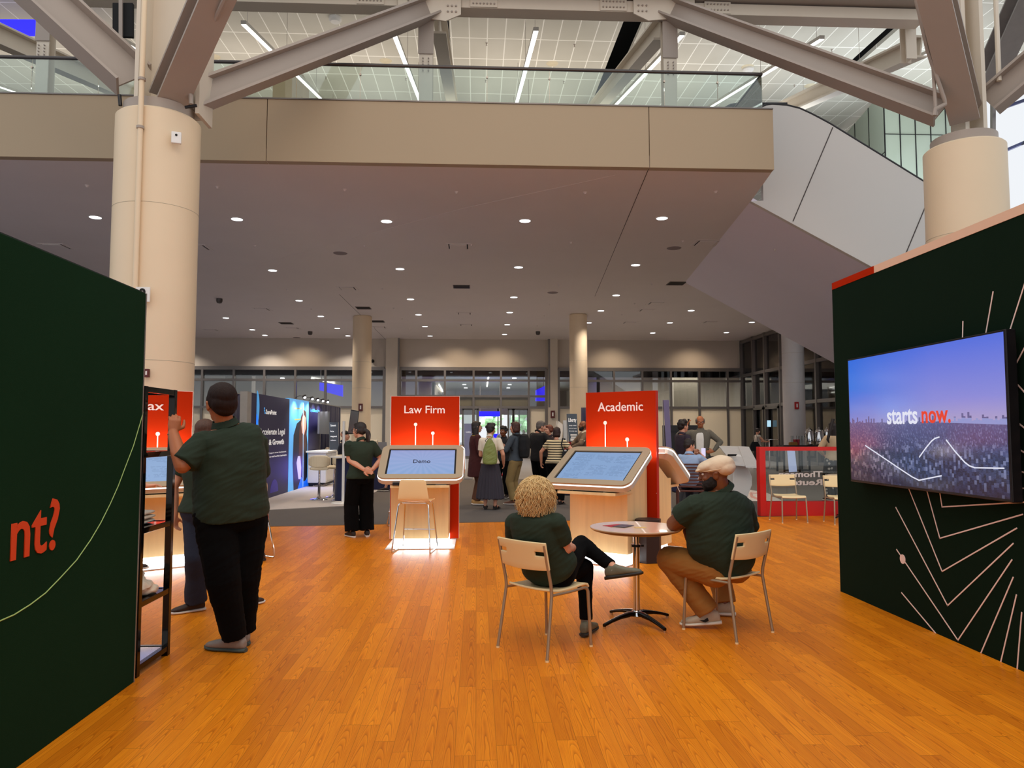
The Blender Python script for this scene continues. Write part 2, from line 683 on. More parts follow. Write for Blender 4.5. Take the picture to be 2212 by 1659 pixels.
ESC = mat('escalator_cladding', '#D2CEC8', .5, var=.02, vs=.5)
MB().prism(top + [end] + bot, (0, .12, 0)).build('wall_escalator', ESC, bevel=.005, label='grey sloping cladding panel of the escalator side', **S)
MB().tube([p + V((0, .02, .015)) for p in top[1:] + [end]], .03, 8).build('trim_8', mat('handrail_black', '#242326', .4), smooth=True, **S)
for i, (a, b) in enumerate((((1799, 275), (1713, 478)), ((2014, 410), (1955, 552)))):
    p, q = aty(*a, PY - .004), aty(*b, PY - .004)
    MB().beam(p, q, .012, .02).build('trim_%d' % (9 + i), MATS['joint_dark'], **S)
# inner far balustrade of the escalator, dark curved newel seen behind the glass
nw = [aty(u, v, 18.0) for u, v in [(1556, 252), (1562, 236), (1578, 227), (1600, 224), (1700, 224)]]
MB().tube(nw, .035, 8).build('trim_11', MATS['handrail_black'], smooth=True, **S)
MB().prism([p + V((0, .05, 0)) for p in nw] + [V((nw[-1].x, 18.05, DECK)), V((nw[0].x, 18.05, DECK))], (0, .02, 0)).build('window_5', glass('dark_glass', '#8FA09C', .12), **S)

# far wall: beige above, glazing below, two piers
def wx(u): return aty(u, 850, WY).x
def wz(v): return aty(1000, v, WY).z
ZG, ZT, ZM = wz(797), wz(822), wz(880)
MB().box(-30, 15.5, WY, WY + .25, ZG, H).build('wall_back', WALLB, label='plain beige upper wall at the far end of the hall', **S)
for i, (a, b) in enumerate(((835, 862), (1183, 1203))):
    MB().box(wx(a), wx(b), WY - .45, WY + .2, 0, H - .002).build('wall_pier_%d' % (i + 1), mat('pier_paint', '#CFC3B2', .6, var=.03), **S)
MB().box(wx(860), wx(864), WY - .46, WY - .40, 2.9, H - .01).build('trim_12', MULL, **S)
MB().box(wx(1183), wx(1187), WY - .46, WY - .40, 2.9, H - .01).build('trim_13', MULL, **S)


def curtain(n, us, zs, ytop, opaque_z=None, skip=()):
    """one glazed bay: mullion grid as one frame, glass upper panes, beige back-painted lower panels"""
    m = MB()
    xs = [wx(u) for u in us]
    for i, x in enumerate(xs):
        wd = .16 if i in (0, len(xs) - 1) else .12
        m.box(x - wd / 2, x + wd / 2, WY - .12, WY + .06, 0, ytop)
    for z in zs:
        h = .13 if z != zs[0] else .2
        m.box(xs[0], xs[-1], WY - .11, WY + .05, z - h / 2, z + h / 2)
    f = m.build('window_%d' % n, MULL, label='wide glazed bay of the far wall with grey mullions', **S)
    MB().box(xs[0], xs[-1], WY, WY + .015, opaque_z, ytop).build('pane', GLW, f)
    for i in range(len(xs) - 1):
        if i in skip: continue
        MB().box(xs[i] + .05, xs[i + 1] - .05, WY - .01, WY + .02, .05, opaque_z - .02).build('lower_panel', BEIGE, f)
    return f


curtain(1, [405, 437, 505, 571, 638, 703, 768, 830], [ZG, ZT, ZM, .05], ZG, ZM)
mid = curtain(2, [864, 899, 961, 1023, 1082, 1142, 1180], [ZG, ZT, wz(856), ZM, .05], ZG, ZM, skip=(0, 1, 2, 3, 4))
MB().box(wx(899), wx(1142), WY - .02, WY + .02, ZM + .05, wz(854)).build('lower_panel', mat('olive_glass', '#6E6650', .2, var=.08), mid)
curtain(3, [1206, 1268, 1326, 1387, 1449, 1510, 1571, 1615], [ZG, ZT, ZM, .05], ZG, ZM)
# doors in the middle bay
DG = mat('door_frame_metal', '#6E6A66', .35, .6)
for i, (a, b, op) in enumerate(((1000, 1022, 55), (1024, 1033, 0), (1098, 1108, 0), (1110, 1140, 0))):
    x0, x1 = wx(a), wx(b)
    m = MB()
    for x in (x0, x1): m.box(x - .05, x + .05, WY - .05, WY + .05, 0, ZM - .06)
    m.box(x0, x1, WY - .05, WY + .05, ZM - .16, ZM - .06)
    m.box(x0, x1, WY - .05, WY + .05, 0, .25)
    d = m.build('door_%d' % (i + 1), DG, label='tall narrow glass door leaf in the far wall', **S)
    MB().box(x0, x1, WY - .01, WY + .01, .2, ZM - .1).build('pane', GLW, d)
    MB().tube([(x1 - .12, WY - .10, .9), (x1 - .12, WY - .10, 1.5)], .02, 6).build('door_handle', WHITE, d)

# concourse behind the glass
CB = 58
MB().box(-30, 30, WY + .3, 75, 5.35, 5.45).build('ceiling_concourse', mat('metal_ceiling', '#B5AFAE', .28, .7, var=.2, vs=1.2, vec=(.25, 3, 1)), **S)
MB().box(-30, wx(905), CB, CB + .2, 0, 5.4).build('wall_concourse_left', mat('concourse_wall', '#D9CFC0', .6, var=.03), **S)
MB().box(8.5, 30, CB - 6, CB - 5.8, 0, 5.4).build('wall_concourse_right', MATS['concourse_wall'], **S)
MB().box(wx(905) - .2, wx(905), CB, 70, 0, 5.4).build('wall_concourse_side', MATS['concourse_wall'], **S)
MB().box(8.5, 8.7, CB - 6, 70, 0, 5.4).build('wall_concourse_return', MATS['concourse_wall'], **S)
f = MB().box(-6, 9, 69.9, 70.1, 3.1, 5.4).box(-6, 9, 69.9, 70.1, 0, .3)
for x in (-5.9, -4, -2, 0, 2, 4, 6, 8.9): f.box(x - .06, x + .06, 69.9, 70.1, 0, 5.4)
f.build('wall_entrance', MULL, label='bright glazed street entrance seen through the doors', **S)
# greenery outside the entrance
gm = mat('tree_leaves', '#B4D8A8', .8, var=.35, vs=3)
random.seed(3)
for i, (x, r) in enumerate(((-2.8, 1.1), (1.2, 1.3), (5.0, 1.1))):
    m = MB()
    for k in range(26):
        m.ell((x + random.uniform(-r, r), 79 + random.uniform(-.8, .8), 3.2 + random.uniform(-1.6, 1.9)), (random.uniform(.4, .6),) * 3, None, 7, 5)
    t = empty('tree', (0, 0, 0), 0, ['pale green leafy tree outside the entrance, left one', 'pale green leafy tree outside the entrance, middle one', 'pale green leafy tree outside the entrance, right one'][i], 'tree', 'trees outside the entrance')
    m.build('foliage', gm, t)
    MB().cyl((x, 79, -.4), (x, 79, 2.4), .16, .12, 8).build('trunk', mat('bark', '#5B4A3A', .9), t)
MB().box(-40, 40, 70.2, 110, -.3, -.1).build('ground_street', mat('street', '#A8A8A4', .9), **S)
for x, z in ((wx(440), 0), (wx(1490), 0)):
    MB().box(x, x + 1.6, 46, 46.8, 0, 5.35).build('wall_column_behind', MATS['concourse_wall'], **S)
MB().box(-17, -9, WY + .35, WY + .5, ZT + .25, 5.3).box(-8.9, 16, WY + .35, WY + .5, ZT + .25, 5.3).build('trim_14', BLACK, **S)
area('concourse_lamp', (-14, 50, 5.2), 16, 5, 800, 'n')
area('concourse_lamp', (12, 47, 5.2), 14, 4, 800, 'n')
area('concourse_lamp', (1, 56, 5.2), 8, 14, 700, 'n')
area('blue_wash_lamp', (1, 50, 2.8), 8, 4, 700, 'b', rot=(pi, 0, 0))

# side glazing on the right, running towards the camera
GX = 15.5
m = MB()
ys = [WY, 40.6, 38.9, 36.9, 34.9, 32.9, 30.9, 28.9, 26.9, 24.9, 22.9]
for y in ys: m.box(GX - .14, GX + .06, y - .07, y + .07, 0, H)
for z in (.06, ZM, 4.75, H - .12): m.box(GX - .12, GX + .04, ys[-1], WY, z - .08, z + .08)
sw = m.build('window_4', MULL, label='tall glazed side wall on the right with grey mullions', **S)
MB().box(GX, GX + .015, ys[-1], WY, 0, H).build('pane', glass('side_glass', '#D8D2D0', .12), sw)
for i, (a, b) in enumerate(((40.5, 39.0), (38.8, 37.0))):
    d = MB().box(GX - .2, GX - .12, b, b + .12, 0, ZM).box(GX - .2, GX - .12, a - .12, a, 0, ZM).box(GX - .2, GX - .12, b, a, ZM - .2, ZM - .08).box(GX - .2, GX - .12, b, a, 0, .25).build('door_%d' % (5 + i), DG, label='grey framed glass door in the right side wall', **S)
MB().box(28, 28.2, 12, WY + 20, 0, 9).build('wall_right_hall', mat('pinkish_wall', '#BBA8A6', .7, var=.04), **S)
MB().box(GX, 30, 12, WY + .3, H, H + .2).build('ceiling_right_hall', PLASTER, **S)
area('right_hall_fill', (21, 33, 6.6), 5, 14, 2200, 'n')  # unseen fill, added to brighten the view behind the side glass

# closed far ends so that daylight only enters where the hall is open
MB().box(-30.2, -30, 14, 75, -0.05, 16).build('wall_left_end', WALLB, **S)

# ------------------------------------------------------------------ upper level
CS = .0444
def cz(y): return CAMZ + 12.0 + CS * y
xa0, xa1 = -30, aty(450, 100, 20).x
slots = []
bays = [(-30, -1.25), (-.93, 4.62), (5.25, 13.2), (13.6, 19.6)]
for i, (a, b) in enumerate(bays):
    y0 = 19.5
    MB().prism([(a, y0, cz(y0)), (b, y0, cz(y0)), (b, 60, cz(60)), (a, 60, cz(60))], (0, 0, .15)).build('ceiling_upper_%d' % (i + 1), MATS.get('acoustic_tiles') or tile_ceiling(), label='pale tiled acoustic ceiling of the upper level', **S)
MB().box(-30, 19.6, 19.5, 60, cz(60) + .5, cz(60) + .7).build('ceiling_void', BLACK, **S)
MB().box(-30, 19.6, 59, 59.2, DECK, 17).build('wall_upper_back', mat('upper_wall', '#D5D8D0', .5, var=.03), **S)

# angled glass-clad block of the upper level at the right
PG = mat('pale_green_glass', '#A6B2A2', .12, var=.05, vs=.6, coat=.4)
P0 = aty(1792, 200, 33); P1 = aty(1908, 200, 27.0); P2 = V((20, 27.0, 0))
P0.z = P1.z = 0
def clad(n, A, B, k, zs):
    A, B = V((A.x, A.y, 0)), V((B.x, B.y, 0))
    d = (B - A)
    nrm = V((d.y, -d.x, 0)).normalized()
    o = MB().prism([A + V((0, 0, 3.0)), B + V((0, 0, 3.0)), B + V((0, 0, 14.6)), A + V((0, 0, 14.6))], -nrm * .1).build('wall_glass_%d' % n, PG, label='pale green glass cladding of the upper corner block', **S)
    m = MB()
    for i in range(k + 1):
        p = A + d * (i / k) + nrm * .01
        m.beam(p + V((0, 0, 3.0)), p + V((0, 0, 14.6)), .035, .02, nrm)
    for z in zs: m.beam(A + nrm * .01 + V((0, 0, z)), B + nrm * .01 + V((0, 0, z)), .035, .02)
    m.build('panel_joints', DARK, o)
clad(1, P0, P1, 4, (8.6, 12.2))
clad(2, P1, V((18.6, 27.0, 0)), 5, (9.85, 12.9))
# window wall on the right that lets the daylight in
m = MB()
for u0, v0, u1, v1 in ((2170, 326, 2260, 288), (2170, 462, 2260, 424), (2170, 232, 2260, 200)):
    m.beam(aty(u0, v0, 24), aty(u1, v1, 21), .09, .09)
m.build('window_6', mat('blue_grey_bar', '#2A2C58', .5), **S)
m = MB()
for u0 in (2145, 2230): m.beam(aty(u0, 560, 24), aty(u0, 180, 24), .12, .12)
m.build('window_7', MULL, **S)

# wall washers along the far wall; added fill brightens the street outside
for u in (640, 985, 1075, 1330, 1510):
    p = aty(u, 740, WY - 1.6)
    spot('wall_washer', (p.x, WY - 1.9, H - .08), 190, 'w', 110, 1.0, .1, rot=(RD(28), 0, 0))
area('street_fill', (2, 76, 9), 30, 8, 14000, 'c')
# ------------------------------------------------------------------ columns
def column(u, Y, r, z1, label, extra=None):
    c = aty(u, 700, Y)
    o = MB().lathe([(r, 0), (r, z1 - .03), (r - .03, z1)], 48, (0, 0, 0)).build('column', COLM, smooth=True, label=label, cat='column', group='round white columns', loc=(c.x, Y, 0))
    return o, c.x

cl, clx = column(330, 11.85, .625, 6.5, 'thick round cream column behind the left dark green wall, with a steel tree on top')
cr, crx = column(2097, 12.4, .64, 6.5, 'thick round cream column behind the right dark green wall, with a steel tree on top')
cm, cmx = column(783, 34.2, .43, H, 'slimmer round column in the far hall, between left booth and orange law kiosk')
cn, cnx = column(1249, 33.2, .40, H, 'slimmer round column in the far hall, rising behind the academic kiosk')
cq, cqx = column(1711, 29.5, .43, H, 'slimmer round grey-white column by the right glass wall and coffee table')
def joint(o, r, zs):
    for z in zs: MB().lathe([(r + .001, z - .004), (r + .003, z), (r + .001, z + .004)], 48).build('seam', MATS['joint_dark'] if 0 else mat('seam_grey', '#B5A890', .7), o, smooth=True)
cq.data.materials.clear(); cq.data.materials.append(mat('column_cool_grey', '#CFCAC8', .5, var=.04))
joint(cl, .625, (5.0, 2.6)); joint(cr, .64, (4.9,))
for o in (cm, cn, cq): joint(o, .43 if o != cn else .40, (4.7, 3.5))

# pipe down the left column
yf = 11.85 - .675
px = aty(299, 400, yf).x
pp = MB().tube([(px, yf, 0.02), (px, yf, 14)], .04, 10).build('drain_pipe', COLM, smooth=True, label='thin cream pipe running down the left thick column', cat='pipe')
for v in (171, 275):
    z = aty(299, v, yf).z
    MB().lathe([(.055, z - .02), (.055, z + .02)], 12, (px, yf, 0)).build('clamp', STEEL, pp, smooth=True)
b = aty(381, 298, 11.30)
sw = MB().box(-.07, .07, -.03, .03, -.09, .09).build('wall_box', WHITE, bevel=.01, loc=b, rz=.3, label='small white sensor box high on the left thick column', cat='sensor')
MB().ell((.0, -.035, .035), (.018, .01, .018)).build('lens', BLACK, sw, smooth=True)
for u, v, Y, nm, lab in ((318, 806, 11.2, 'fire_alarm', 'small dark red alarm box on the left thick column'), (779, 880, 33.75, 'fire_alarm', 'small dark red alarm box on the far column beside the booth'), (1721, 876, 29.05, 'fire_alarm', 'red fire alarm strobe on the far right column'), (1194, 895, WY - .5, 'fire_alarm', 'small dark alarm box on the pier right of the far doors')):
    b = aty(u, v, Y)
    k = Y / 1600
    o = MB().box(-4.5 * k, 4.5 * k, -.03, .03, -9 * k if Y < 20 else -8 * k, 9 * k if Y < 20 else 8 * k).build(nm, mat('alarm_red', '#5A1410', .4) if Y != 29.05 else mat('alarm_bright', '#B01818', .4), loc=b, bevel=.008, label=lab, cat='fire alarm')
    MB().box(-1.5 * k, 1.5 * k, -.04, -.028, -4 * k, 4 * k).build('strobe', WHITE, o)
# column number sign
o = empty('column_sign', aty(297, 634, yf + .02) , 0, 'white number sign on the left thick column, half hidden by the green wall', 'sign')
MB().box(-.20, .20, -.05, -.03, -.13, .09).build('plate', WHITE, o)
text('C-2', 'lettering', BLACK, (.0, -.052, -.09), (1, 0, 0), (0, 0, 1), .30, .16, o, bold=.03, align='c')

# ------------------------------------------------------------------ steel trees
def steel(nm, label, parts, m=STEEL):
    t = empty(nm, (0, 0, 0), 0, label, 'steel frame', 'painted steel trees on the thick columns')
    return t

def ib(parent, name, p0, p1, w, h, up=V((0, 0, 1)), m=STEEL, tf=.045):
    return MB().ibeam(p0, p1, w, h, tf, .03, up).build(name, m, parent)

tl = steel('steel_tree', 'branching painted steel beams on top of the left thick column', None)
YL = 11.85
MB().cyl((clx, YL, 6.502), (clx, YL, 6.68), .52, .52, 32).build('cap_plate', STEEL, tl, smooth=True)
ib(tl, 'diagonal_beam', aty(290, 172, YL), aty(-60, -150, YL), .36, .66, V((0, .45, 1)))
ib(tl, 'diagonal_beam', aty(358, 225, YL - .1), aty(505, -110, 9.9), .46, .42)
ib(tl, 'diagonal_beam', aty(402, 218, YL + .1), aty(945, 12, 16.1), .34, .44, V((0, .3, 1)))
m = MB().box(clx - .27, clx - .21, YL - .3, YL + .3, 6.6, 14).box(clx + .60, clx + .66, YL - .1, YL + .5, 6.6, 14).box(clx - .21, clx + .6, YL + .15, YL + .2, 6.6, 14)
m.build('post', STEELL, tl)
tp = MB().tube([aty(494, -20, 10.0), aty(452, 70, 10.8), aty(418, 150, 11.4), aty(400, 190, 11.5), aty(412, 205, 11.5), aty(413, 225, 11.5)], .035, 8).build('sprinkler_pipe', STEEL, tl, smooth=True)
MB().tube([aty(260, 228, 11.6), aty(258, 205, 11.6)], .03, 8).build('bracket', DARK, tl, smooth=True)
MB().tube([aty(400, 232, 11.4), aty(425, 228, 11.4)], .025, 8).build('bracket', DARK, tl, smooth=True)

tr = steel('steel_tree', 'branching painted steel beams on top of the right thick column', None)
YR = 12.4
MB().cyl((crx, YR, 6.502), (crx, YR, 6.68), .52, .52, 32).build('cap_plate', STEEL, tr, smooth=True)
ib(tr, 'diagonal_beam', aty(2035, 240, YR), aty(1425, 14, 16.1), .34, .46, V((0, .3, 1)))
ib(tr, 'diagonal_beam', aty(2087, 250, YR - .1), aty(2010, -60, 10.9), .46, .42)
ib(tr, 'diagonal_beam', aty(2135, 222, YR), aty(2290, 90, YR - .8), .34, .48)
m = MB().box(crx - .02, crx + .05, YR - .1, YR + .3, 6.6, 14).box(crx + .2, crx + .27, YR - .25, YR + .25, 6.6, 14).box(crx + .05, crx + .2, YR + .1, YR + .15, 6.6, 14)
m.build('post', STEELL, tr)
MB().tube([aty(1975, -20, 11.6), aty(2004, 110, 11.8), aty(2040, 215, 11.9), aty(2042, 225, 11.9), aty(2020, 236, 11.9), aty(2018, 250, 11.9)], .035, 8).build('sprinkler_pipe', STEEL, tr, smooth=True)
MB().tube([aty(2015, 130, 11.95), aty(2022, 250, 11.95)], .03, 8).build('hanger_rod', STEEL, tr, smooth=True)
MB().tube([aty(2150, -30, 12.2), aty(2158, 175, 12.2)], .04, 8).build('drain_pipe', STEELL, tr, smooth=True)
ib(tr, 'far_diagonal', aty(2135, 170, 17), aty(2240, -60, 14.5), .5, .6, m=mat('steel_grey', '#8F8C88', .5))

# roof girder across the atrium with its node plates
gz = aty(1100, 27, 16.1).z
gd = empty('roof_girder', (0, 0, 0), 0, 'long horizontal painted steel girder with bolted plates across the top', 'girder')
x0, x1 = aty(180, 20, 16.1).x, aty(1990, 35, 16.1).x
MB().box(x0, x1, 15.95, 16.35, gz, gz + .26).build('lower_chord', STEELL, gd, bevel=.01)
MB().box(x0, x1, 15.45, 16.3, gz + .30, gz + .95).build('upper_box', STEEL, gd)


BOLT = {}


def bolts(c, rx, up, nx, nz, dx, dz, parent, r=.022, depth=.03):
    nn = rx.cross(up)
    if r not in BOLT: BOLT[r] = MB().cyl((0, 0, 0), nn * depth, r, r * .9, 6).mesh('bolt'); BOLT[r].materials.append(STEEL)
    for i in range(nx):
        for j in range(nz):
            o = bpy.data.objects.new('bolt', BOLT[r])
            COL.objects.link(o)
            o.parent = parent
            o.location = c + rx * ((i - (nx - 1) / 2) * dx) + up * ((j - (nz - 1) / 2) * dz)


X, Z = V((1, 0, 0)), V((0, 0, 1))
for sgn, u in ((-1, 955), (1, 1408)):
    n = aty(u, 18, 15.9)
    k = 15.9 / 1600
    sh = [(-sgn * -98, 22), (-sgn * 42, 22), (-sgn * 42, -14), (-sgn * 8, -30), (-sgn * -60, -22), (-sgn * -98, 4)]
    sh = [n + V((a * k, -.02, b * k)) for a, b in sh]
    g_ = MB().prism(sh, (0, .04, 0)).build('gusset_plate', STEELL, gd, bevel=.006)
    bolts(n + V((-sgn * 22 * k, -.02, -2 * k)), X, Z, 3, 2, .09, .13, g_)
    bolts(n + V((sgn * 66 * k, -.02, 8 * k)), X, Z, 3, 2, .09, .13, g_)
for u in (690 + 110, 1045, 1325, 1550):
    c = aty(u, 18, 15.94)
    sp = MB().box(c.x - .3, c.x + .3, 15.925, 15.95, gz + .01, gz + .28).build('splice_plate', STEELL, gd)
    bolts(V((c.x, 15.93, gz + .15)), X, Z, 7, 2, .078, .13, sp, .02)

# posts standing on the upper floor
for u, w_, v0, lab, Y in ((921, .30, 30, 'white steel post on the upper floor under the left girder node', 16.1), (1444, .30, 40, 'white steel post on the upper floor under the right girder node', 16.1), (100, .26, 0, 'white steel post on the upper floor at the far left of the rail', 16.1), (1962, .25, 45, 'thin steel post near the right thick column, upper floor', 16.6)):
    c = aty(u, 100, Y)
    o = MB().ibeam((c.x, Y, DECK if u < 1900 else aty(u, 132, Y).z), (c.x, Y, aty(u, v0, Y).z), w_, .26, .03, .02, V((0, 1, 0))).build('steel_post', STEELL, loc=(0, 0, 0), label=lab, cat='post', group='steel posts of the upper floor')
    zt = aty(u, v0, Y).z
    if u < 1900:
        sp = MB().box(c.x - w_ / 2 - .02, c.x + w_ / 2 + .02, Y - .16, Y - .14, zt - 1.0, zt - .1).build('splice_plate', STEEL, o)
        bolts(V((c.x, Y - .16, zt - 1.25)), X, Z, 2, 5, .12, .07, o, .018)

# sloping roof beams behind the girder and the hanging linear lamps
D = V((0, 1, .248))
for u, v, Y, lab in ((948, 48, 17, 'sloping cream roof beam in the dark slot left of the middle ceiling bay'), (1428, 62, 17, 'sloping cream roof beam in the dark slot right of the middle ceiling bay'), (1990, 100, 16.8, 'sloping cream roof beam beside the right ceiling bay'), (-40, 60, 17, 'sloping cream roof beam at the left edge of the upper ceiling')):
    p = aty(u, v, Y)
    MB().ibeam(p, p + D * 15, .34, .5, .05, .04).build('roof_beam', STEELL, label=lab, cat='roof beam', group='roof beams of the upper level')
PN, PP = V((0, -.248, 1)), V((0, 0, CAMZ + 5.49))
LN = [(1158, 66, 30, 'upper right of centre'), (525.8, 52, 30, ''), (846.6, 62, 30, ''), (1474, 76, 30, ''), (1776, 84, 30, ''), (2030, 106, 30, ''), (150, 22, 30, ''), (-300, -20, 31, ''), (-560, 0, 31, '')]
LL = ['hanging linear lamp in the middle ceiling bay, centre of the three long ones', 'hanging linear lamp left, crossing above the left girder diagonal', 'hanging linear lamp just left of the left upper post', 'hanging linear lamp just right of the right upper post', 'hanging linear lamp above the right girder diagonal', 'hanging linear lamp nearest the right thick column', 'hanging linear lamp nearest the left thick column, behind its beams', 'hanging linear lamp left of the left thick column, above the hand rail', 'hanging linear lamp at the far left edge, lowest one']
for (u, v, y1, _), lab in zip(LN, LL):
    p = atplane(u, v, PP, PN)
    if u < 0:
        p = atplane(0, {-300: 98, -560: 188}[u], PP, PN)
        p = p - D * 2.0
    q = p + D * (y1 - p.y)
    o = empty('linear_lamp', p, 0, lab, 'lamp', 'long hanging linear lamps')
    MB().beam((0, 0, .045), q - p + V((0, 0, .045)), .13, .09).build('housing', mat('lamp_housing', '#B8B2A8', .4, .3), o)
    MB().beam((0, 0.02, 0), q - p + V((0, -.02, 0)), .115, .02).build('diffuser', mat('lamp_diffuser', '#FFFFFF', emit='#FFFFFA', es=3.5, var=0), o)
    w_ = MB()
    for t in (.3, 4, 8, 11):
        a = D * t
        w_.tube([a + V((0, 0, .09)), V((a.x, a.y, cz(p.y + a.y) - p.z - .01))], .006, 4)
    w_.build('hanging_wires', STEEL, o)

# glass rail on the fascia
RY = 14.62
rl = empty('glass_railing', (0, RY, DECK), 0, 'long clear glass railing with slim grey hand rail along the upper floor edge', 'railing')
xa, xb = -16, aty(1645, 156, RY).x
rz_ = aty(800, 141, RY).z - DECK
js = [xa] + [aty(u, 200, RY).x for u in (-420, -170, 67, 212, 350, 640, 778, 1052, 1187, 1435, 1550)] + [xb]
for a, b in zip(js, js[1:]):
    MB().box(a + .006, b - .006, -.008, .008, .02, rz_ - .02).build('glass_pane', GLR, rl)
MB().tube([(xa, 0, rz_), (xb, 0, rz_)], .035, 10).build('hand_rail', mat('rail_metal', '#55504E', .35, .7), rl, smooth=True)
MB().box(xa, xb, -.03, .03, .0, .03).build('shoe', MULL, rl)
MB().box(xb - .01, xb + .01, .02, 2.3, .02, rz_ - .02).build('glass_pane', GLR, rl)
MB().tube([(xb, 0, rz_), (xb, 2.0, rz_), (xb, 2.4, rz_ - .6), (xb, 2.4, .05)], .028, 8).build('hand_rail', MATS['rail_metal'], rl, smooth=True)
m = MB()
for a in js[1:-1]:
    m.cyl((a, -.02, .12), (a, .02, .12), .022, None, 8).cyl((a, -.02, rz_ - .2), (a, .02, rz_ - .2), .022, None, 8)
m.build('glass_clips', STEELL, rl)

# upper level left: blue light band, hanging screen, beige pier
MB().prism([aty(-200, 40, 21), aty(92, 42, 21), aty(92, 66, 21), aty(-200, 66, 21)], (0, .3, 0)).build('light_band', BLUE, label='glowing blue band high on the upper level at the left edge', cat='light band')
o = MB().prism([aty(243, 6, 15), aty(286, 6, 15), aty(286, 79, 15), aty(243, 77, 15)], (0, .08, 0)).build('hanging_screen', BLACK, label='black back of a screen hanging above the left thick column', cat='screen')
MB().beam(aty(261, -30, 14.95), aty(261, 90, 14.95), .07, .04, V((0, 1, 0))).build('mounting_pole', STEEL, o)
p, q = aty(590, 150, 27), aty(655, 150, 27)
MB().box(p.x, q.x, 27, 28, DECK, aty(600, 145, 27).z).build('wall_upper_pier', FASCIA, **S)
# small things on the upper ceiling
def cat_(u, v): return atplane(u, v, V((0, 0, CAMZ + 12)), V((0, -CS, 1)))
for u, v, lab in ((724, 38, 'white speaker dome on the tiled upper ceiling, left bay'), (23, 72, 'white speaker dome on the tiled upper ceiling, far left'), (1616, 147, 'white dome camera on the tiled upper ceiling, right bay')):
    MB().lathe([(.02, -.16), (.14, -.15), (.2, -.08), (.2, 0)], 20).build('ceiling_dome', WHITE, smooth=True, loc=cat_(u, v), label=lab, cat='speaker', group='white domes on the upper ceiling')
for i, (u, v) in enumerate(((462, 122), (833, 131), (1193, 137), (1615, 147 - 3), (1750, 185))):
    MB().lathe([(.02, -.02), (.2, -.015), (.22, 0)], 20).build('flush_speaker', mat('flush_cream', '#D9CDB0', .6), smooth=True, loc=cat_(u, v), label=['flush cream speaker disc, leftmost one on the upper ceiling', 'flush cream speaker disc left of the left upper post', 'flush cream speaker disc in the middle bay of the upper ceiling', 'flush cream speaker disc in the right bay, nearer one', 'flush cream speaker disc in the right bay above the escalator'][i], cat='speaker', group='flush speakers on the upper ceiling')
for i, (u, v) in enumerate(((1051, 93), (1241, 96), (1049, 173), (1218, 176), (466, 80), (704, 166), (877, 169), (1552, 182), (1797, 107), (1716, 183))):
    MB().lathe([(.004, -.09), (.03, -.085), (.012, -.07), (.014, -.02), (.04, 0)], 10).build('sprinkler_head', STEEL, smooth=True, loc=cat_(u, v), label='small sprinkler head on the tiled upper ceiling, ' + ['middle bay, upper left', 'middle bay, upper right', 'middle bay, lower left', 'middle bay, lower right', 'left bay, above the left diagonal beam', 'left bay, below the left diagonal beam', 'left bay, near the left post', 'right bay, right of the right post', 'right bay, above the right diagonal beam', 'right bay, above the escalator'][i], cat='sprinkler', group='sprinklers on the upper ceiling')
o = empty('far_sign', aty(1142, 234, 27), 0, 'small glowing yellow sign far back on the upper level', 'sign')
MB().box(-.008, .008, -.008, .008, .2, cz(27) - o.location.z).build('hanging_rod', STEEL, o)
MB().box(-.13, .13, -.02, .02, -.3, .2).build('panel', mat('yellow_glow', '#FFE080', emit='#FFD870', es=1.2), o)

# ------------------------------------------------------------------ soffit lamps and grilles
DL = [(206, 469), (512, 473), (835, 477.5), (1134, 476.5), (1430, 471), (588.7, 583.7), (864, 580.5), (1120, 577), (1373, 572),
      (415, 653), (646, 649), (886.7, 646), (1110, 641.7), (1331, 637.6), (488, 686.5), (693, 683), (904, 679.5), (1101, 674.6), (1298, 671), (1493, 670.5),
      (545, 712), (728.5, 709), (918, 705), (1095.6, 701), (1272, 697), (1447, 697), (1624, 696), (424.6, 737), (592, 733), (758, 730), (929, 725.5), (1090, 722), (1410, 719), (1569, 718)]
base = None
rown = {0: 'nearest row', 5: 'second row', 9: 'third row', 14: 'fourth row', 20: 'fifth row', 27: 'farthest row'}
rs = sorted(rown)
for i, (u, v) in enumerate(DL):
    p = atz(u, v, H)
    p.y = min(p.y, WY - 1.3)
    r0 = max(k for k in rs if k <= i)
    nx = [k for k in rs if k > i]
    n_in = (nx[0] if nx else len(DL)) - r0
    o_ = ['first', 'second', 'third', 'fourth', 'fifth', 'sixth', 'seventh', 'eighth'][i - r0]
    lab = 'round recessed downlight in the soffit, %s, %s from the left' % (rown[r0], o_)
    if base is None:
        base = empty('downlight', p, 0, lab, 'downlight', 'round downlights in the soffit')
        MB().lathe([(.165, -.012), (.165, 0)], 28).build('trim_ring', WHITE, base, smooth=True)
        MB().lathe([(.001, -.014), (.135, -.014), (.135, -.008)], 28).build('diffuser', LEDC, base)
    else:
        place(copy_tree(base), p, None, lab)
    spot('downlight_beam', (p.x, p.y, H - .05), 500, 'n' if p.y > 30 else 'w', 120, .8, .12)

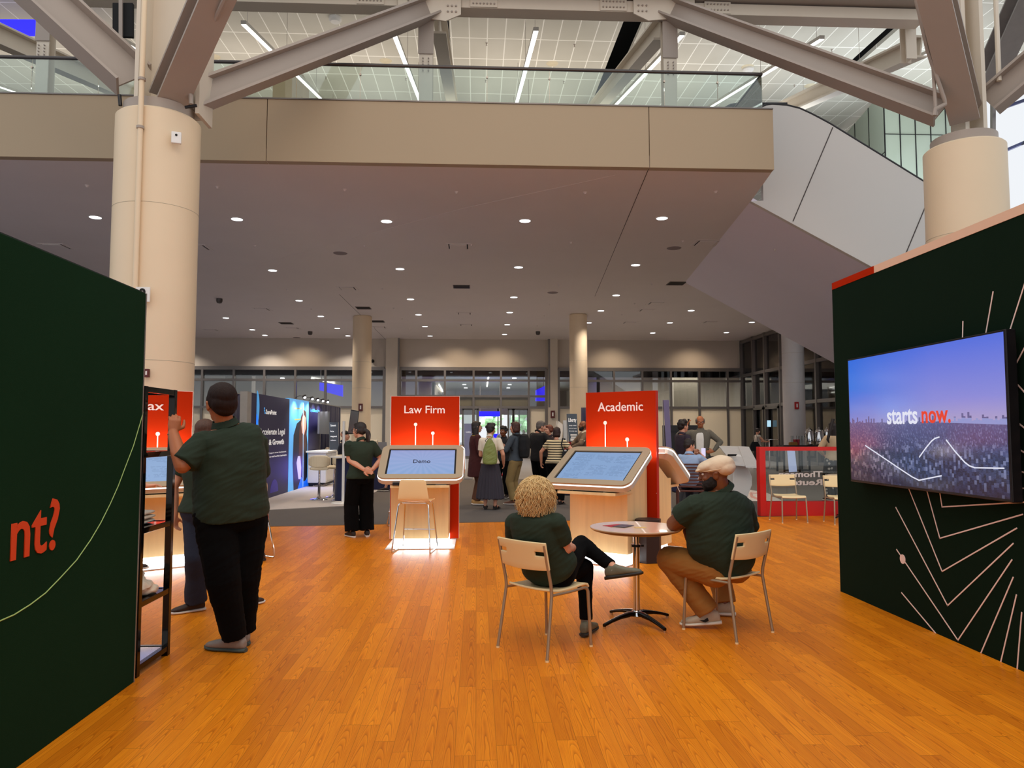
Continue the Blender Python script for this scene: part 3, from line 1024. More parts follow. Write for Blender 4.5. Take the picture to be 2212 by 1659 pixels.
def diffuser(u, v, lab, rz=0):
    p = atz(u, v, H)
    o = empty('air_diffuser', p, rz, lab, 'air vent', 'square air diffusers in the soffit')
    m = MB()
    a, b = .36, .28
    m.box(-a, a, -a, -b, -.012, 0).box(-a, a, b, a, -.012, 0).box(-a, -b, -b, b, -.012, 0).box(b, a, -b, b, -.012, 0)
    m.build('frame', PLASTER, o)
    MB().box(-b, b, -b, b, -.002, .001).build('dark_throat', BLACK, o)
    MB().box(-b + .035, b - .035, -b + .01, b - .07, -.03, -.012).build('face_plate', PLASTER, o)
    return o
for u, v, lab in ((122, 532, 'far left, beside the left thick column'), (425, 534, 'just right of the left thick column'), (990, 532, 'in the middle, nearest the camera'), (1525, 525, 'at the right, by the escalator underside'), (751, 623, 'left of centre, third from the camera'), (566, 668, 'left, above the booth'), (1397, 670, 'right of centre, above the far right column top'), (1417, 655, 'right of centre, in front of its neighbour'), (457, 713, 'left, close to the far wall'), (632, 709, 'left, above the dark blue wall'), (820, 707, 'beside the top of the far left column'), (1003, 677, 'in the middle, fifth row'), (1007, 702, 'in the middle, close to the far wall'), (1360, 697, 'right of the far right column top'), (1534, 696, 'at the right, close to the far wall')):
    diffuser(u, v, 'square air diffuser in the soffit, ' + lab)
for u, v, lab in ((997, 619, 'in the middle'), (1461, 612, 'at the right by the escalator underside'), (785, 665, 'left of centre'), (618, 698, 'left, above the booth'), (816, 694, 'behind the far left column top')):
    p = atz(u, v, H)
    o = MB().box(-.31, .31, -.31, .31, -.012, 0).build('return_grille', mat('grille_frame', '#6E625C', .6), loc=p, label='dark square return grille in the soffit, ' + lab, cat='air vent', group='dark return grilles in the soffit')
    m = MB()
    for k in range(14): m.box(-.28, .28, -.27 + k * .04, -.25 + k * .04, -.02, -.011)
    m.build('louvres', mat('grille_dark', '#2E2622', .7), o)
for u, v, lab in ((735, 547, 'left of centre'), (1456, 536, 'right, beside the air diffuser'), (641, 729, 'above the booth, near the far wall'), (1194, 632, 'centre')):
    MB().lathe([(.01, -.012), (.19, -.012), (.21, 0)], 28).build('ceiling_speaker', mat('speaker_cloth', '#8E8080', .8), smooth=True, loc=atz(u, v, H), label='round flush speaker in the soffit, ' + lab, cat='speaker', group='round speakers in the soffit')
def rk(i): return 0 if i < 6 else 1 if i < 12 else 2 if i < 16 else 3 if i < 20 else 4 if i < 24 else 5
SPK = ((745, 409), (986, 414), (1264, 415), (1546, 413), (188, 400), (470, 403), (551, 530), (787, 530), (1018, 528), (1233, 523), (1475, 520), (1674, 543), (620, 625), (826, 623), (1206, 615), (1408, 613), (672, 667), (850, 665), (1187, 657), (1371, 655), (705, 690), (868, 688), (1175, 681), (1343, 679), (885, 710), (1160, 703))
for i, (u, v) in enumerate(SPK):
    z = H
    p = atz(u, v, z)
    if u == 1674: p = aty(u, v, 18.5); p.z = ez(p.x, X1 + (p.y - 16.5) * .118, H)
    MB().lathe([(.006, -.05), (.022, -.045), (.03, -.015), (.05, 0)], 10).build('sprinkler_head', PLASTER, smooth=True, loc=p, label='small sprinkler head in the grey soffit, ' + ['nearest row', 'second row', 'third row', 'fourth row', 'fifth row', 'farthest row'][0 if i < 6 else 1 if i < 12 else 2 if i < 16 else 3 if i < 20 else 4 if i < 24 else 5] + ', ' + ['first', 'second', 'third', 'fourth', 'fifth', 'sixth'][(lambda r: sorted(r, key=lambda q: SPK[q][0]).index(i))([k for k in range(26) if rk(k) == rk(i)])] + ' from the left', cat='sprinkler', group='sprinklers in the soffit')
for u, v, lab in ((670, 716, 'left, above the booth wall'), (1162, 716, 'in the middle bay'), (474, 645, 'right of the left thick column')):
    MB().lathe([(.01, -.2), (.09, -.18), (.12, -.1), (.12, 0)], 18).build('dome_camera', mat('dome_dark', '#4A403C', .3), smooth=True, loc=atz(u, v, H), label='small dome camera under the soffit, ' + lab, cat='camera', group='dome cameras under the soffit')
# wall camera beside far column
o = MB().ell((0, 0, 0), (.1, .12, .1)).build('wall_camera', DARK, smooth=True, loc=aty(805, 780, WY - .1), label='small dark camera on the beige upper wall right of the far left column', cat='camera')
MB().cyl((0, 0, 0), (-.1, .1, .05), .06).build('bracket', WHITE, o)

# ceiling lamps and signs of the concourse behind the far glass
CY = 5.33
for i, (u, v) in enumerate(((610, 817), (583, 828), (547, 817), (640, 811), (612, 832), (903, 831), (911, 837), (917, 843), (925, 847), (1003, 831), (1006, 838), (1007, 845), (1111, 817), (1101, 831), (1098, 838), (1095, 842), (1320, 842), (1417, 830), (1516, 830))):
    p = atz(u, v, CY)
    if p.y > 66: continue
    MB().lathe([(.001, -.02), (.16, -.02), (.16, 0)], 14).build('downlight', LEDC, loc=p, label='small round lamp behind the far glass, ' + (['first', 'second', 'third', 'fourth', 'fifth'][i] + ' in the left bay' if i < 5 else ['first', 'second', 'third', 'fourth'][i - 5] + ' in the left pane of the middle bay' if i < 9 else ['first', 'second', 'third'][i - 9] + ' in the centre pane of the middle bay' if i < 12 else ['first', 'second', 'third', 'fourth'][i - 12] + ' in the right pane of the middle bay' if i < 16 else ['first', 'second', 'third'][i - 16] + ' in the right bay'), cat='downlight', group='lamps behind the far glass wall')
for pts, lab in (([(1058, 800), (1055, 815), (1052, 835), (1048, 853)], 'middle'), ([(922, 800), (926, 808)], 'left of middle'), ([(948, 832), (957, 847)], 'second left'), ([(648, 797), (668, 808)], 'left bay'), ([(673, 818), (705, 824), (724, 828)], 'left bay, wavy')):
    q = [atz(u, v + (3 if v < 806 else 0), CY - .05) for u, v in pts]
    q = [p for p in q if WY + .6 < p.y < 75] or None
    if q and len(q) > 1:
        MB().tube(q, .05, 6).build('light_strip', LEDW, smooth=True, label='glowing ceiling light strip behind the far glass, ' + lab, cat='light strip', group='light strips behind the far glass')
for (a, b, c, d, Y), lab in (((690, 826, 740, 857, 46), 'left of the far left column'), ((1157, 843, 1178, 866, 46), 'right end of the middle bay'), ((1640, 828, 1688, 843, 0), 'right side glass, left of the column'), ((1730, 828, 1800, 845, 0), 'right side glass, right of the column')):
    if Y:
        p = [aty(a, b, Y), aty(c, b + (6 if a < 800 else -10), Y), aty(c, d, Y), aty(a, d - (14 if a < 800 else 0), Y)]
        o = MB().prism(p, (0, .2, 0)).build('blue_sign', BLUE, label='glowing blue sign box behind the far glass, ' + lab, cat='sign', group='blue sign boxes behind glass')
        MB().tube([p[0] + V((.1, .1, -.05)), V((p[0].x + .1, p[0].y + .1, 5.35))], .02, 6).build('hanging_rod', STEEL, o)
        MB().tube([p[1] + V((-.1, .1, -.05)), V((p[1].x - .1, p[1].y + .1, 5.35))], .02, 6).build('hanging_rod', STEEL, o)
    else:
        x_ = GX + 3
        n_ = V((1, 0, 0))
        p = [atplane(u, v, V((x_, 0, 0)), n_) for u, v in ((a, b), (c, b), (c, d), (a, d))]
        o = MB().prism(p, (.2, 0, 0)).build('blue_sign', BLUE, label='glowing blue sign box behind the glass, ' + lab, cat='sign', group='blue sign boxes behind glass')
        for q_ in (p[0] + V((.1, -.1, 0)), p[1] + V((.1, .1, 0))): MB().tube([q_ - V((0, 0, .05)), V((q_.x, q_.y, H))], .02, 6).build('hanging_rod', STEEL, o)
lb = MB().box(wx(1035), wx(1105), 60, 60.2, 2.75, 3.15).build('light_band', BLUE, label='glowing blue band over the passage behind the middle doors', cat='light band')
for x_ in (wx(1040), wx(1100)): MB().box(x_ - .02, x_ + .02, 60.05, 60.15, 3.15, 5.35).build('hanging_rod', STEEL, lb)
dk_ = MB().box(wx(1071), wx(1100), 56, 56.2, 1.0, 1.35).build('light_band', BLUE, label='glowing low blue desk band behind the middle doors', cat='light band')

MB().box(wx(1071), wx(1100), 56.02, 56.6, 0, 1.0).build('desk_front', WHITE, dk_)
# ------------------------------------------------------------------ stand walls
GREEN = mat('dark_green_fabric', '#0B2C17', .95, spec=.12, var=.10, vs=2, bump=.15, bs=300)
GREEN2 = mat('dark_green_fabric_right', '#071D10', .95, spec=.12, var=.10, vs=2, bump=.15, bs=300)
RED = mat('orange_red_print', '#AE2600', .7, spec=.08, var=.03, vs=1)
REDD = mat('deep_red_print', '#B81208', .4, var=.04, vs=1)
REDT = mat('orange_red_letters', '#D9430F', .6, var=.02)
PINKW = mat('warm_white_print', '#F6DCD4', .6, var=.02)
ALU = mat('aluminium_edge', '#B8B4AE', .35, .8)
WOODL = mat('light_maple', '#F2CF98', .42, var=.16, vs=2.2, vec=(6, 6, .5))
CREAM = mat('cream_plastic', '#F6DEAA', .38, var=.03, coat=.2)
LEGM = mat('taupe_metal', '#A99880', .38, .45, var=.05)
CHROME = mat('chrome', '#D8D8D8', .08, 1.0, var=.02)
BCHROME = mat('black_chrome', '#2A2826', .08, .9, var=.05)
SILVER = mat('silver_shell', '#CFC8BE', .35, .35, var=.03)
BEZEL = mat('champagne_bezel', '#B7A285', .42, .35, var=.03)
WHITEP = mat('white_laminate', '#F2EFEA', .35, var=.02)


def polyline(pts, w, m, name, parent, n, up=V((0, 0, 1))):
    mb = MB()
    for a, b in zip(pts, pts[1:]):
        d = (b - a).normalized() * w * .4
        mb.beam(a - d, b + d, .003, w, n.cross((b - a).normalized()))
    return mb.build(name, m, parent)


# left wall
LX, LY = -2.09, 4.74
lw = MB().box(LX - .13, LX, -1.0, LY, 0, 2.40).build('display_wall', GREEN, bevel=.004, label='dark green fabric display wall on the left with orange letters', cat='display wall')
MB().box(LX - .005, LX + .003, LY - .004, LY + .008, 0, 2.40).box(LX - .13, LX, LY, LY + .008, 0, 2.40).build('edge_trim', ALU, lw)
MB().box(LX - .12, LX - .01, 1, LY, 2.40, 2.408).build('top_trim', mat('dark_trim', '#15201A', .5), lw)
LN_ = V((1, 0, 0)); LP = V((LX, 0, 0))
def wl(u, v): return atplane(u, v, LP, LN_)
a, b = wl(125, 1174), wl(0, 1212)
hh = wl(100, 1072).z - wl(100, 1182).z
text('nt?', 'lettering', REDT, wl(124, 1182), V((0, 1, 0)), Z, None, hh, lw, bold=.012, align='r')
cv = [(309, 890), (303, 912), (288, 963), (270, 1010), (255, 1050), (238, 1088), (217, 1130), (195, 1167), (165, 1210), (130, 1248), (98, 1281), (65, 1306), (30, 1328), (0, 1341), (-60, 1363), (-140, 1384)]
MB().tube([wl(*p) for p in cv], .0035, 6).build('arc_line', mat('lime_line', '#A8C878', .6), lw, smooth=True)

# right wall
RX, RYc = 3.49, 7.05
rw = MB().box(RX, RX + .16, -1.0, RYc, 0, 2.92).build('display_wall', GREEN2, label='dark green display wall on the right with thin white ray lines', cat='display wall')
MB().box(RX - .004, RX + .17, -1, 6.28, 2.92, 2.985).build('top_trim', mat('peach_trim', '#E9C3A8', .55, var=.03), rw)
MB().box(RX - .004, RX + .17, 6.28, RYc + .004, 2.92, 2.985).build('top_trim', RED, rw)
MB().box(RX - .003, RX + .17, RYc, RYc + .006, 0, 2.92).build('edge_trim', MATS['dark_trim'], rw)
RN, RP = V((1, 0, 0)), V((RX - .002, 0, 0))
def wr(x, y): return atplane(x / 1.843 + 1780, y / 1.843 + 560, RP, RN)
for pl in ([(553, 248), (551, 330)], [(673, 130), (640, 320)], [(900, -220), (725, 330)], [(900, 160), (745, 453)], [(720, 445), (900, 640)], [(720, 612), (900, 750)], [(730, 730), (900, 830)], [(735, 828), (900, 885)], [(735, 905), (900, 925)],
           [(450, 860), (470, 986), (900, 961)], [(390, 850), (461, 1111), (790, 1016)], [(310, 845), (470, 1243), (767, 1071)], [(286, 988), (492, 1379), (753, 1132)], [(289, 1156), (533, 1517), (748, 1197)],
           [(309, 1328), (445, 1490)], [(625, 1567), (753, 1267)], [(704, 1602), (766, 1337)], [(769, 1630), (787, 1407)]):
    polyline([wr(*p) for p in pl], .009, PINKW, 'ray_line', rw, V((-1, 0, 0)))
c = wr(314, 1194)
MB().cyl(c, c + V((-.004, 0, 0)), .038, None, 24).build('round_dot', PINKW, rw)

# television on the right wall
def tv_mat():
    g = NG('city_screen')
    x, y, z = g.sep(g.co())
    s_ = g.math('DIVIDE', g.math('SUBTRACT', 6.56, y), 1.99)
    t_ = g.math('DIVIDE', g.math('SUBTRACT', z, 1.10), 1.07)
    sky = g.ramp(t_, [(0.48, '#A9A0CC'), (0.62, '#8E8EDA'), (1.0, '#5872E0')])
    skl = g.ramp(t_, [(0.48, '#7F8CD0'), (0.7, '#3E7AE0'), (1.0, '#2469DC')])
    sky = g.mix(g.math('MULTIPLY', s_, 1.6, clamp=True), skl, sky)
    # skyline: blocky columns of uneven height
    cx = g.math('FLOOR', g.math('MULTIPLY', s_, 95))
    wn = g.n('TexWhiteNoise', noise_dimensions='1D')
    g.l(cx, wn.inputs['W'])
    hgt = g.math('ADD', g.math('MULTIPLY', g.math('POWER', wn.outputs['Value'], 3.0), .06), .47)
    under = g.math('LESS_THAN', t_, hgt)
    def blocks(k, ky, seed):
        gx, gy = g.math('MULTIPLY', s_, k), g.math('MULTIPLY', t_, ky)
        rx_ = g.n('TexWhiteNoise', noise_dimensions='1D')
        g.l(g.math('ADD', g.math('FLOOR', gx), seed), rx_.inputs['W'])
        gy = g.math('ADD', gy, g.math('MULTIPLY', rx_.outputs['Value'], 3.0))
        r2 = g.n('TexWhiteNoise', noise_dimensions='2D')
        g.l(g.comb(g.math('FLOOR', gx), g.math('FLOOR', gy)), r2.inputs['Vector'])
        return r2.outputs['Value'], r2.outputs['Color']
    far_v, far_c = blocks(210, 84, 3)
    near_v, near_c = blocks(84, 38, 9)
    pick = g.math('GREATER_THAN', t_, g.math('ADD', .26, g.math('MULTIPLY', near_v, .06)))
    val = g.math('ADD', g.math('MULTIPLY', far_v, pick), g.math('MULTIPLY', near_v, g.math('SUBTRACT', 1.0, pick)))
    city = g.ramp(val, [(0.0, '#0C1024'), (0.4, '#1E2748'), (0.78, '#3C4874'), (1.0, '#8890B8')])
    warm = g.ramp(val, [(0.0, '#1E1A30'), (0.6, '#5E4650'), (1.0, '#A8805F')])
    lf = g.math('MULTIPLY', g.math('SUBTRACT', .45, s_, clamp=True), 1.6, clamp=True)
    city = g.mix(lf, city, warm)
    win = g.n('TexBrick')
    win.inputs['Scale'].default_value = 110
    win.inputs['Color1'].default_value = hx('#11162C')
    win.inputs['Color2'].default_value = hx('#5A6690')
    win.inputs['Mortar'].default_value = hx('#1A2040')
    g.l(g.comb(s_, t_), win.inputs['Vector'])
    city = g.mix(.32, city, win.outputs['Color'])
    haze = g.math('MULTIPLY', g.math('SUBTRACT', t_, .22, clamp=True), 2.6, clamp=True)
    city = g.mix(haze, city, hx('#6E6C9E'))
    dk = g.math('SUBTRACT', 1.0, g.math('MULTIPLY', g.math('SUBTRACT', .16, t_, clamp=True), 4.0, clamp=True))
    city = g.mix(g.math('SUBTRACT', 1.0, dk), city, hx('#0C1024'))
    water = g.math('MULTIPLY', g.math('GREATER_THAN', s_, .66), g.math('COMPARE', t_, g.math('SUBTRACT', .52, g.math('MULTIPLY', s_, .06)), .018))
    city = g.mix(water, city, hx('#8F9AD0'))
    c = g.mix(under, sky, city)
    g.l(c, g.b.inputs['Emission Color'])
    g.b.inputs['Emission Strength'].default_value = .95
    g.b.inputs['Base Color'].default_value = (0.01, 0.01, 0.012, 1)
    g.b.inputs['Roughness'].default_value = .12
    return g.m

TX = RX - .115
tv = MB().box(TX, RX - .045, 4.55, 6.58, 1.08, 2.185).build('television', DARK, bevel=.006, label='large wall television showing a city skyline at dusk', cat='television')
MB().box(RX - .046, RX - .001, 5.3, 6.1, 1.4, 1.9).build('wall_mount', DARK, tv)
MB().box(TX - .002, TX + .001, 4.57, 6.56, 1.10, 2.17).build('screen', tv_mat(), tv)
TP = V((TX - .003, 0, 0))
def wt(x, y): return atplane(x / 1.843 + 1780, y / 1.843 + 560, TP, RN)
TWH = mat('screen_white', '#000000', emit='#E4E6F6', es=.95, var=0)
TRD = mat('screen_red', '#000000', emit='#E8432A', es=.95, var=0)
# on this wall the reading direction runs towards the camera
ry = V((0, -1, 0))
a, b = wt(252, 655), wt(373, 652)
text('starts', 'caption', TWH, a, ry, Z, (a - b).length, .115, tv, bold=.02, extrude=.0004, lift=.001)
a, b = wt(390, 651), wt(505, 646)
text('now.', 'caption', TRD, a, ry, Z, (a - b).length, .088, tv, bold=.02, extrude=.0004, lift=.001)
for pl in ([(165, 742), (232, 787), (300, 833), (350, 866), (378, 880), (467, 862)], [(380, 787), (405, 752), (428, 724), (442, 713), (458, 708)], [(487, 720), (520, 763), (560, 808), (578, 822), (600, 830), (716, 832)]):
    polyline([wt(*p) for p in pl], .009, TWH, 'light_line', tv, V((-1, 0, 0)))

# ------------------------------------------------------------------ chrome shelf with shirts
shx0, shx1, shy0, shy1, shz = -3.25, -2.125, 4.83, 5.29, 1.82
sh = empty('display_shelf', (shx0, shy0, 0), 0, 'tall black chrome display shelf at the end of the left green wall', 'shelf')
W_, D_ = shx1 - shx0, shy1 - shy0
for x in (0, W_):
    for y in (0, D_):
        MB().cbox((x, y, shz / 2), (.042, .042, shz)).build('post', BCHROME, sh, bevel=.002)
for k, z in enumerate((.05, .44, .90, 1.38, shz - .02)):
    m = MB()
    for y in (0, D_): m.box(.021, W_ - .021, y - .018, y + .018, z - .018, z + .018)
    for x in (0, W_): m.box(x - .018, x + .018, .021, D_ - .021, z - .018, z + .018)
    m.build('rail', BCHROME, sh, bevel=.002)
    if k < 4: MB().box(.02, W_ - .02, .02, D_ - .02, z + .004, z + .014).build('shelf_board', BCHROME if k else CHROME, sh)

CLOTH = mat('cream_cotton', '#E8D9C2', .9, var=.05, vs=4, bump=.3, bs=30, sheen=.3)
def folded(x, y, z, w, d, n, lab, mess=0.0, seed=1):
    random.seed(seed)
    g_ = lab
    for k in range(n):
        m = MB()
        zz = z + k * .028
        ox, oy = random.uniform(-.012, .012), random.uniform(-.012, .012)
        m.loft([(V((x + ox, y - d / 2 + oy + t * d, zz + .014 + mess * .02 * sin(9 * t + k))), X, Z, w / 2 * (1 - .12 * abs(2 * t - 1) ** 4), .0135 * (1 - .35 * abs(2 * t - 1) ** 6), 3.2) for t in [i / 12 for i in range(13)]], 32)
        o = fuse(m, 'folded_shirt', CLOTH, None, .006, 2, lambda p, n_: n_ * (.004 * noise.noise(p * 16)), label=g_[k], cat='shirt', group='cream folded shirts on the chrome shelf')
folded(-2.30, 5.06, .918, .26, .34, 3, ['bottom cream folded shirt of the neat pile, chrome shelf', 'middle cream folded shirt of the neat pile, chrome shelf', 'top cream folded shirt of the neat pile, chrome shelf'], seed=4)
def rumple(c, r, lab, seed):
    m = MB()
    random.seed(seed)
    for k in range(9):
        m.ell(c + V((random.uniform(-.4, .4) * r[0], random.uniform(-.4, .4) * r[1], random.uniform(-.5, .35) * r[2])), (r[0] * .62, r[1] * .62, r[2] * .6), Matrix.Rotation(random.uniform(-1, 1), 3, 'Z'))
    sd = V((seed * 3.1, 0, 0))
    return fuse(m, 'crumpled_shirt', CLOTH, None, .006, 2, lambda p, n_: n_ * (.022 * noise.noise((p + sd) * 11) + .012 * noise.noise((p + sd) * 27)), label=lab, cat='shirt', group='crumpled shirts on the chrome shelf')
rumple(V((-2.30, 5.10, .54)), (.15, .17, .085), 'crumpled cream shirt lying on top at the back, lower chrome shelf', 1)
rumple(V((-2.26, 4.99, .52)), (.14, .19, .065), 'crumpled cream shirt in front on the lower chrome shelf', 2)
m = MB()
for i, (dx, dz, l) in enumerate(((0, -.06, .16), (.05, -.05, .19), (.10, -.05, .13))):
    m.loft([(V((-2.27 + dx, 4.88 - .03 * t, .51 - t * l)), X, V((0, 1, 0)), .035, .012, 2.2) for t in (0, .4, .8, 1)], 12)
fuse(m, 'hanging_sleeve', CLOTH, None, .006, 2, lambda p, n_: n_ * (.008 * noise.noise(p * 25)), label='loose sleeve of cream cloth hanging over the lower chrome shelf', cat='shirt')

# ------------------------------------------------------------------ kiosks
def rrect(w, h, r, n=8):
    pts = []
    for cx, cy, a0 in ((w / 2 - r, h / 2 - r, 0), (-w / 2 + r, h / 2 - r, 90), (-w / 2 + r, -h / 2 + r, 180), (w / 2 - r, -h / 2 + r, 270)):
        for k in range(n + 1):
            a = RD(a0 + 90 * k / n)
            pts.append((cx + r * cos(a), cy + r * sin(a)))
    return pts

def scr_mat(nm, rays):
    g = NG(nm)
    x, y, z = g.sep(g.co())
    if rays:
        at = g.math('ARCTAN2', g.math('SUBTRACT', y, .02), x)
        st = g.math('PINGPONG', g.math('MULTIPLY', at, 7.0), 1.0)
        c = g.mix(g.math('MULTIPLY', st, .5), hx('#7FA3D8'), hx('#9DB2E4'))
        c = g.mix(g.math('MULTIPLY', g.math('ADD', y, .25, clamp=True), .9, clamp=True), c, hx('#A8A8E0'))
    else:
        ry_ = g.math('MULTIPLY', y, 44.0)
        row = g.math('FLOOR', ry_)
        n_ = g.noise(g.comb(g.math('MULTIPLY', x, 34.0), g.math('MULTIPLY', row, 7.7)), 1.0, 1)
        par_ = g.noise(g.comb(g.math('MULTIPLY', x, 3.0), g.math('MULTIPLY', row, .22), 5.0), 1.0, 1)
        tx = g.math('MULTIPLY', g.math('MULTIPLY', g.math('GREATER_THAN', n_, .43), g.math('LESS_THAN', g.math('FRACT', ry_), .5)), g.math('GREATER_THAN', par_, .46))
        colm = g.math('GREATER_THAN', g.math('FRACT', g.math('MULTIPLY', g.math('ADD', x, .42), 3.6)), .14)
        c = g.mix(g.math('MULTIPLY', g.math('MULTIPLY', tx, colm), .30), hx('#8CAEDC'), hx('#42608C'))
    g.l(c, g.b.inputs['Emission Color'])
    g.b.inputs['Emission Strength'].default_value = .82
    g.b.inputs['Base Color'].default_value = (.02, .02, .02, 1)
    g.b.inputs['Roughness'].default_value = .1
    return g.m

SCR1, SCR2 = scr_mat('screen_rays', True), scr_mat('screen_document', False)
KLED = mat('kiosk_led', '#FFFFFF', emit='#FFFFFF', es=2.6, var=0)
KBASE = mat('base_led', '#FFFFFF', emit='#F4FAFF', es=3.2, var=0)
INK = mat('dark_ink', '#182038', .6)


def monitor(root, side, word):
    """tilted rounded touch screen; side 1 = front (-y), -1 = rear"""
    tl_ = math.atan2(.41, .68)
    ax = V((side, 0, 0))
    ay = V((0, side * cos(tl_), sin(tl_)))            # up along the face
    nz = ax.cross(ay)                                 # out of the face
    c = V((0, -side * .64, 1.135))
    w, h = 1.11, .80
    def P(pts, k, s=1.0): return [c + ax * (x * s) + ay * (y * s) + nz * k for x, y in pts]
    def ring(pa, ka, pb, kb, m):
        a, b = P(pa, ka), P(pb, kb)
        n = len(a)
        m.add(a + b, [(i, (i + 1) % n, n + (i + 1) % n, n + i) for i in range(n)])
    o1, o2, o3 = rrect(w, h, .11), rrect(w + .006, h + .006, .113), rrect(w - .12, h - .12, .09)
    m = MB()
    sc = rrect(w - .19, h - .19, .006)
    fr = P(o1, .0) + P(sc, .0)
    n = len(o1)
    m.add(fr, [(i, (i + 1) % n, n + (i + 1) % n, n + i) for i in range(n)])
    ring(o1, -.022, o1, 0, m)
    ring(sc, 0, sc, -.02, m)
    mon = m.build('monitor', BEZEL, root)
    m = MB(); m.prism(P(o2, -.036), nz * .014)
    m.build('led_strip', KLED, mon)
    m = MB()
    ring(o1, -.095, o1, -.036, m)
    ring(o3, -.145, o1, -.095, m)
    m.add(P(o3, -.145), [tuple(range(n - 1, -1, -1))])
    m.build('back_shell', SILVER, mon, smooth=True)
    MB().prism(P(rrect(w - .12, h - .12, .02), -.0165), -nz * .004).build('black_border', BLACK, mon)
    sm = SCR1 if word == 'Demo' else SCR2
    me = MB().box(-(w - .235) / 2, (w - .235) / 2, -(h - .225) / 2, (h - .225) / 2, 0, .002)
    s_ = me.build('screen', sm, mon)
    s_.matrix_local = Matrix((tuple(ax) + (0,), tuple(ay) + (0,), tuple(nz) + (0,), (0, 0, 0, 1))).transposed() if 0 else Matrix.Translation(c - nz * .0155) @ Matrix((ax, ay, nz)).transposed().to_4x4()
    if word == 'Demo':
        text('Demo', 'caption', INK, c - nz * .012 - ay * .03, ax, ay, .23, .085, mon, align='c', extrude=.0005, lift=0, bold=.01)
    # uplight behind the top edge, washing the panel
    q = c + ay * (h / 2 + .01) - nz * .13
    area('monitor_backlight', tuple(q), 1.0, .05, 6.5, 'n', rot=(pi - side * .5, 0, 0), parent=root)
    return mon


def kiosk(word, x, y, a, lab, dots, front='Demo', rear=True):
    k = empty('demo_kiosk', (x, y, 0), RD(-a), lab, 'kiosk', 'wooden demo kiosks with orange-red panels')
    p = MB().box(-.485, .485, -.03, .03, .02, 2.03).build('sign_panel', RED, k)
    MB().box(.4852, .489, -.031, .031, .02, 2.03).box(-.489, -.4852, -.031, .031, .02, 2.03).box(-.489, .489, -.031, .031, 2.03, 2.034).build('edge_strip', REDD if word == 'Academic' else PINKW, p)
    if word == 'Academic': MB().box(.4845, .4885, -.0335, .0335, .02, 2.031).build('side_strip', REDD, p)
    wd = {'Academic': .63, 'Law Firm': .575, 'Tax': .30}[word]
    text(word, 'lettering', PINKW, (0 if word != 'Law Firm' else -.01, -.031, 1.79), X, Z, wd, .108 if word != 'Academic' else .112, p, bold=.008, align='c')
    for dx, dz in dots:
        d = MB().cyl((dx, -.031, dz), (dx, -.036, dz), .024, None, 20)
        d.box(dx - .006, dx + .006, -.035, -.031, 1.0, dz).build('stem_dot', PINKW, p)
    for s_ in ((1, -1) if rear else (1,)):
        pr = [(-.04 * s_, .10), (-.60 * s_, .10), (-.60 * s_, .93), (-.50 * s_, .93), (-.04 * s_, 1.20)]
        MB().prism([(-.41 if s_ > 0 else -.36, yy, zz) for yy, zz in pr], (.77, 0, 0)).build('pedestal', WOODL, k, bevel=.003)
        MB().box(-.36, .36, min(-.604 * s_, -.5 * s_), max(-.604 * s_, -.5 * s_), .835, .925).build('keyboard_recess', BLACK, k)
        MB().box(-.38, .38, min(-.95 * s_, -.5 * s_), max(-.95 * s_, -.5 * s_), .80, .832).build('keyboard_shelf', WOODL, k, bevel=.002)
        MB().box(-.36, .36, min(-.58 * s_, -.05 * s_), max(-.58 * s_, -.05 * s_), .028, .10).build('glowing_plinth', KBASE, k)
        MB().box(-.45, .45, min(-.88 * s_, -.03 * s_), max(-.88 * s_, -.03 * s_), .0, .012).build('base_plate', WHITEP, k, bevel=.004)
        MB().box(-.37, .37, min(-.60 * s_, -.58 * s_), max(-.60 * s_, -.58 * s_), .094, .1).build('led_strip', KBASE, k)
        area('plinth_light', (0, -.62 * s_, .085), .74, .06, 5, 'c', parent=k, rot=(-.25 * s_, 0, 0))
        kb = MB().box(-.2, .2, min(-.90 * s_, -.72 * s_), max(-.90 * s_, -.72 * s_), .832, .845).build('keyboard', DARK, k, bevel=.003)
        for rr in range(4):
            m = MB()
            for cc in range(14):
                m.cbox((-.182 + cc * .028, -s_ * (.745 + rr * .04), .8465), (.022, .03, .004))
            m.build('key_row', mat('key_grey', '#3A3A3C', .5), kb)
        monitor(k, s_, front if s_ == 1 else 'doc')
    return k


kl = kiosk('Law Firm', -.735, 10.66, 0, 'wooden demo kiosk with orange-red law firm panel, stool in front', ((-.136, 1.63), (.11, 1.505)))
ka = kiosk('Academic', 1.83, 9.33, 37, 'wooden demo kiosk with orange-red academic panel, behind the round table', ((-.21, 1.64), (.097, 1.43)), 'doc')
kt = kiosk('Tax', -3.99, 9.25, -35, 'wooden demo kiosk with orange-red tax panel, seen through the chrome shelf', ((.09, 1.50), (-.2, 1.6)), 'doc')
kb = MB()
tp_ = [ka.location + V((0, 0, 0))]
MB().tube([(.40, .02, .86), (.44, .01, .80), (.484, -.032, .775)], .004, 6).build('cable', WHITE, ka, smooth=True)

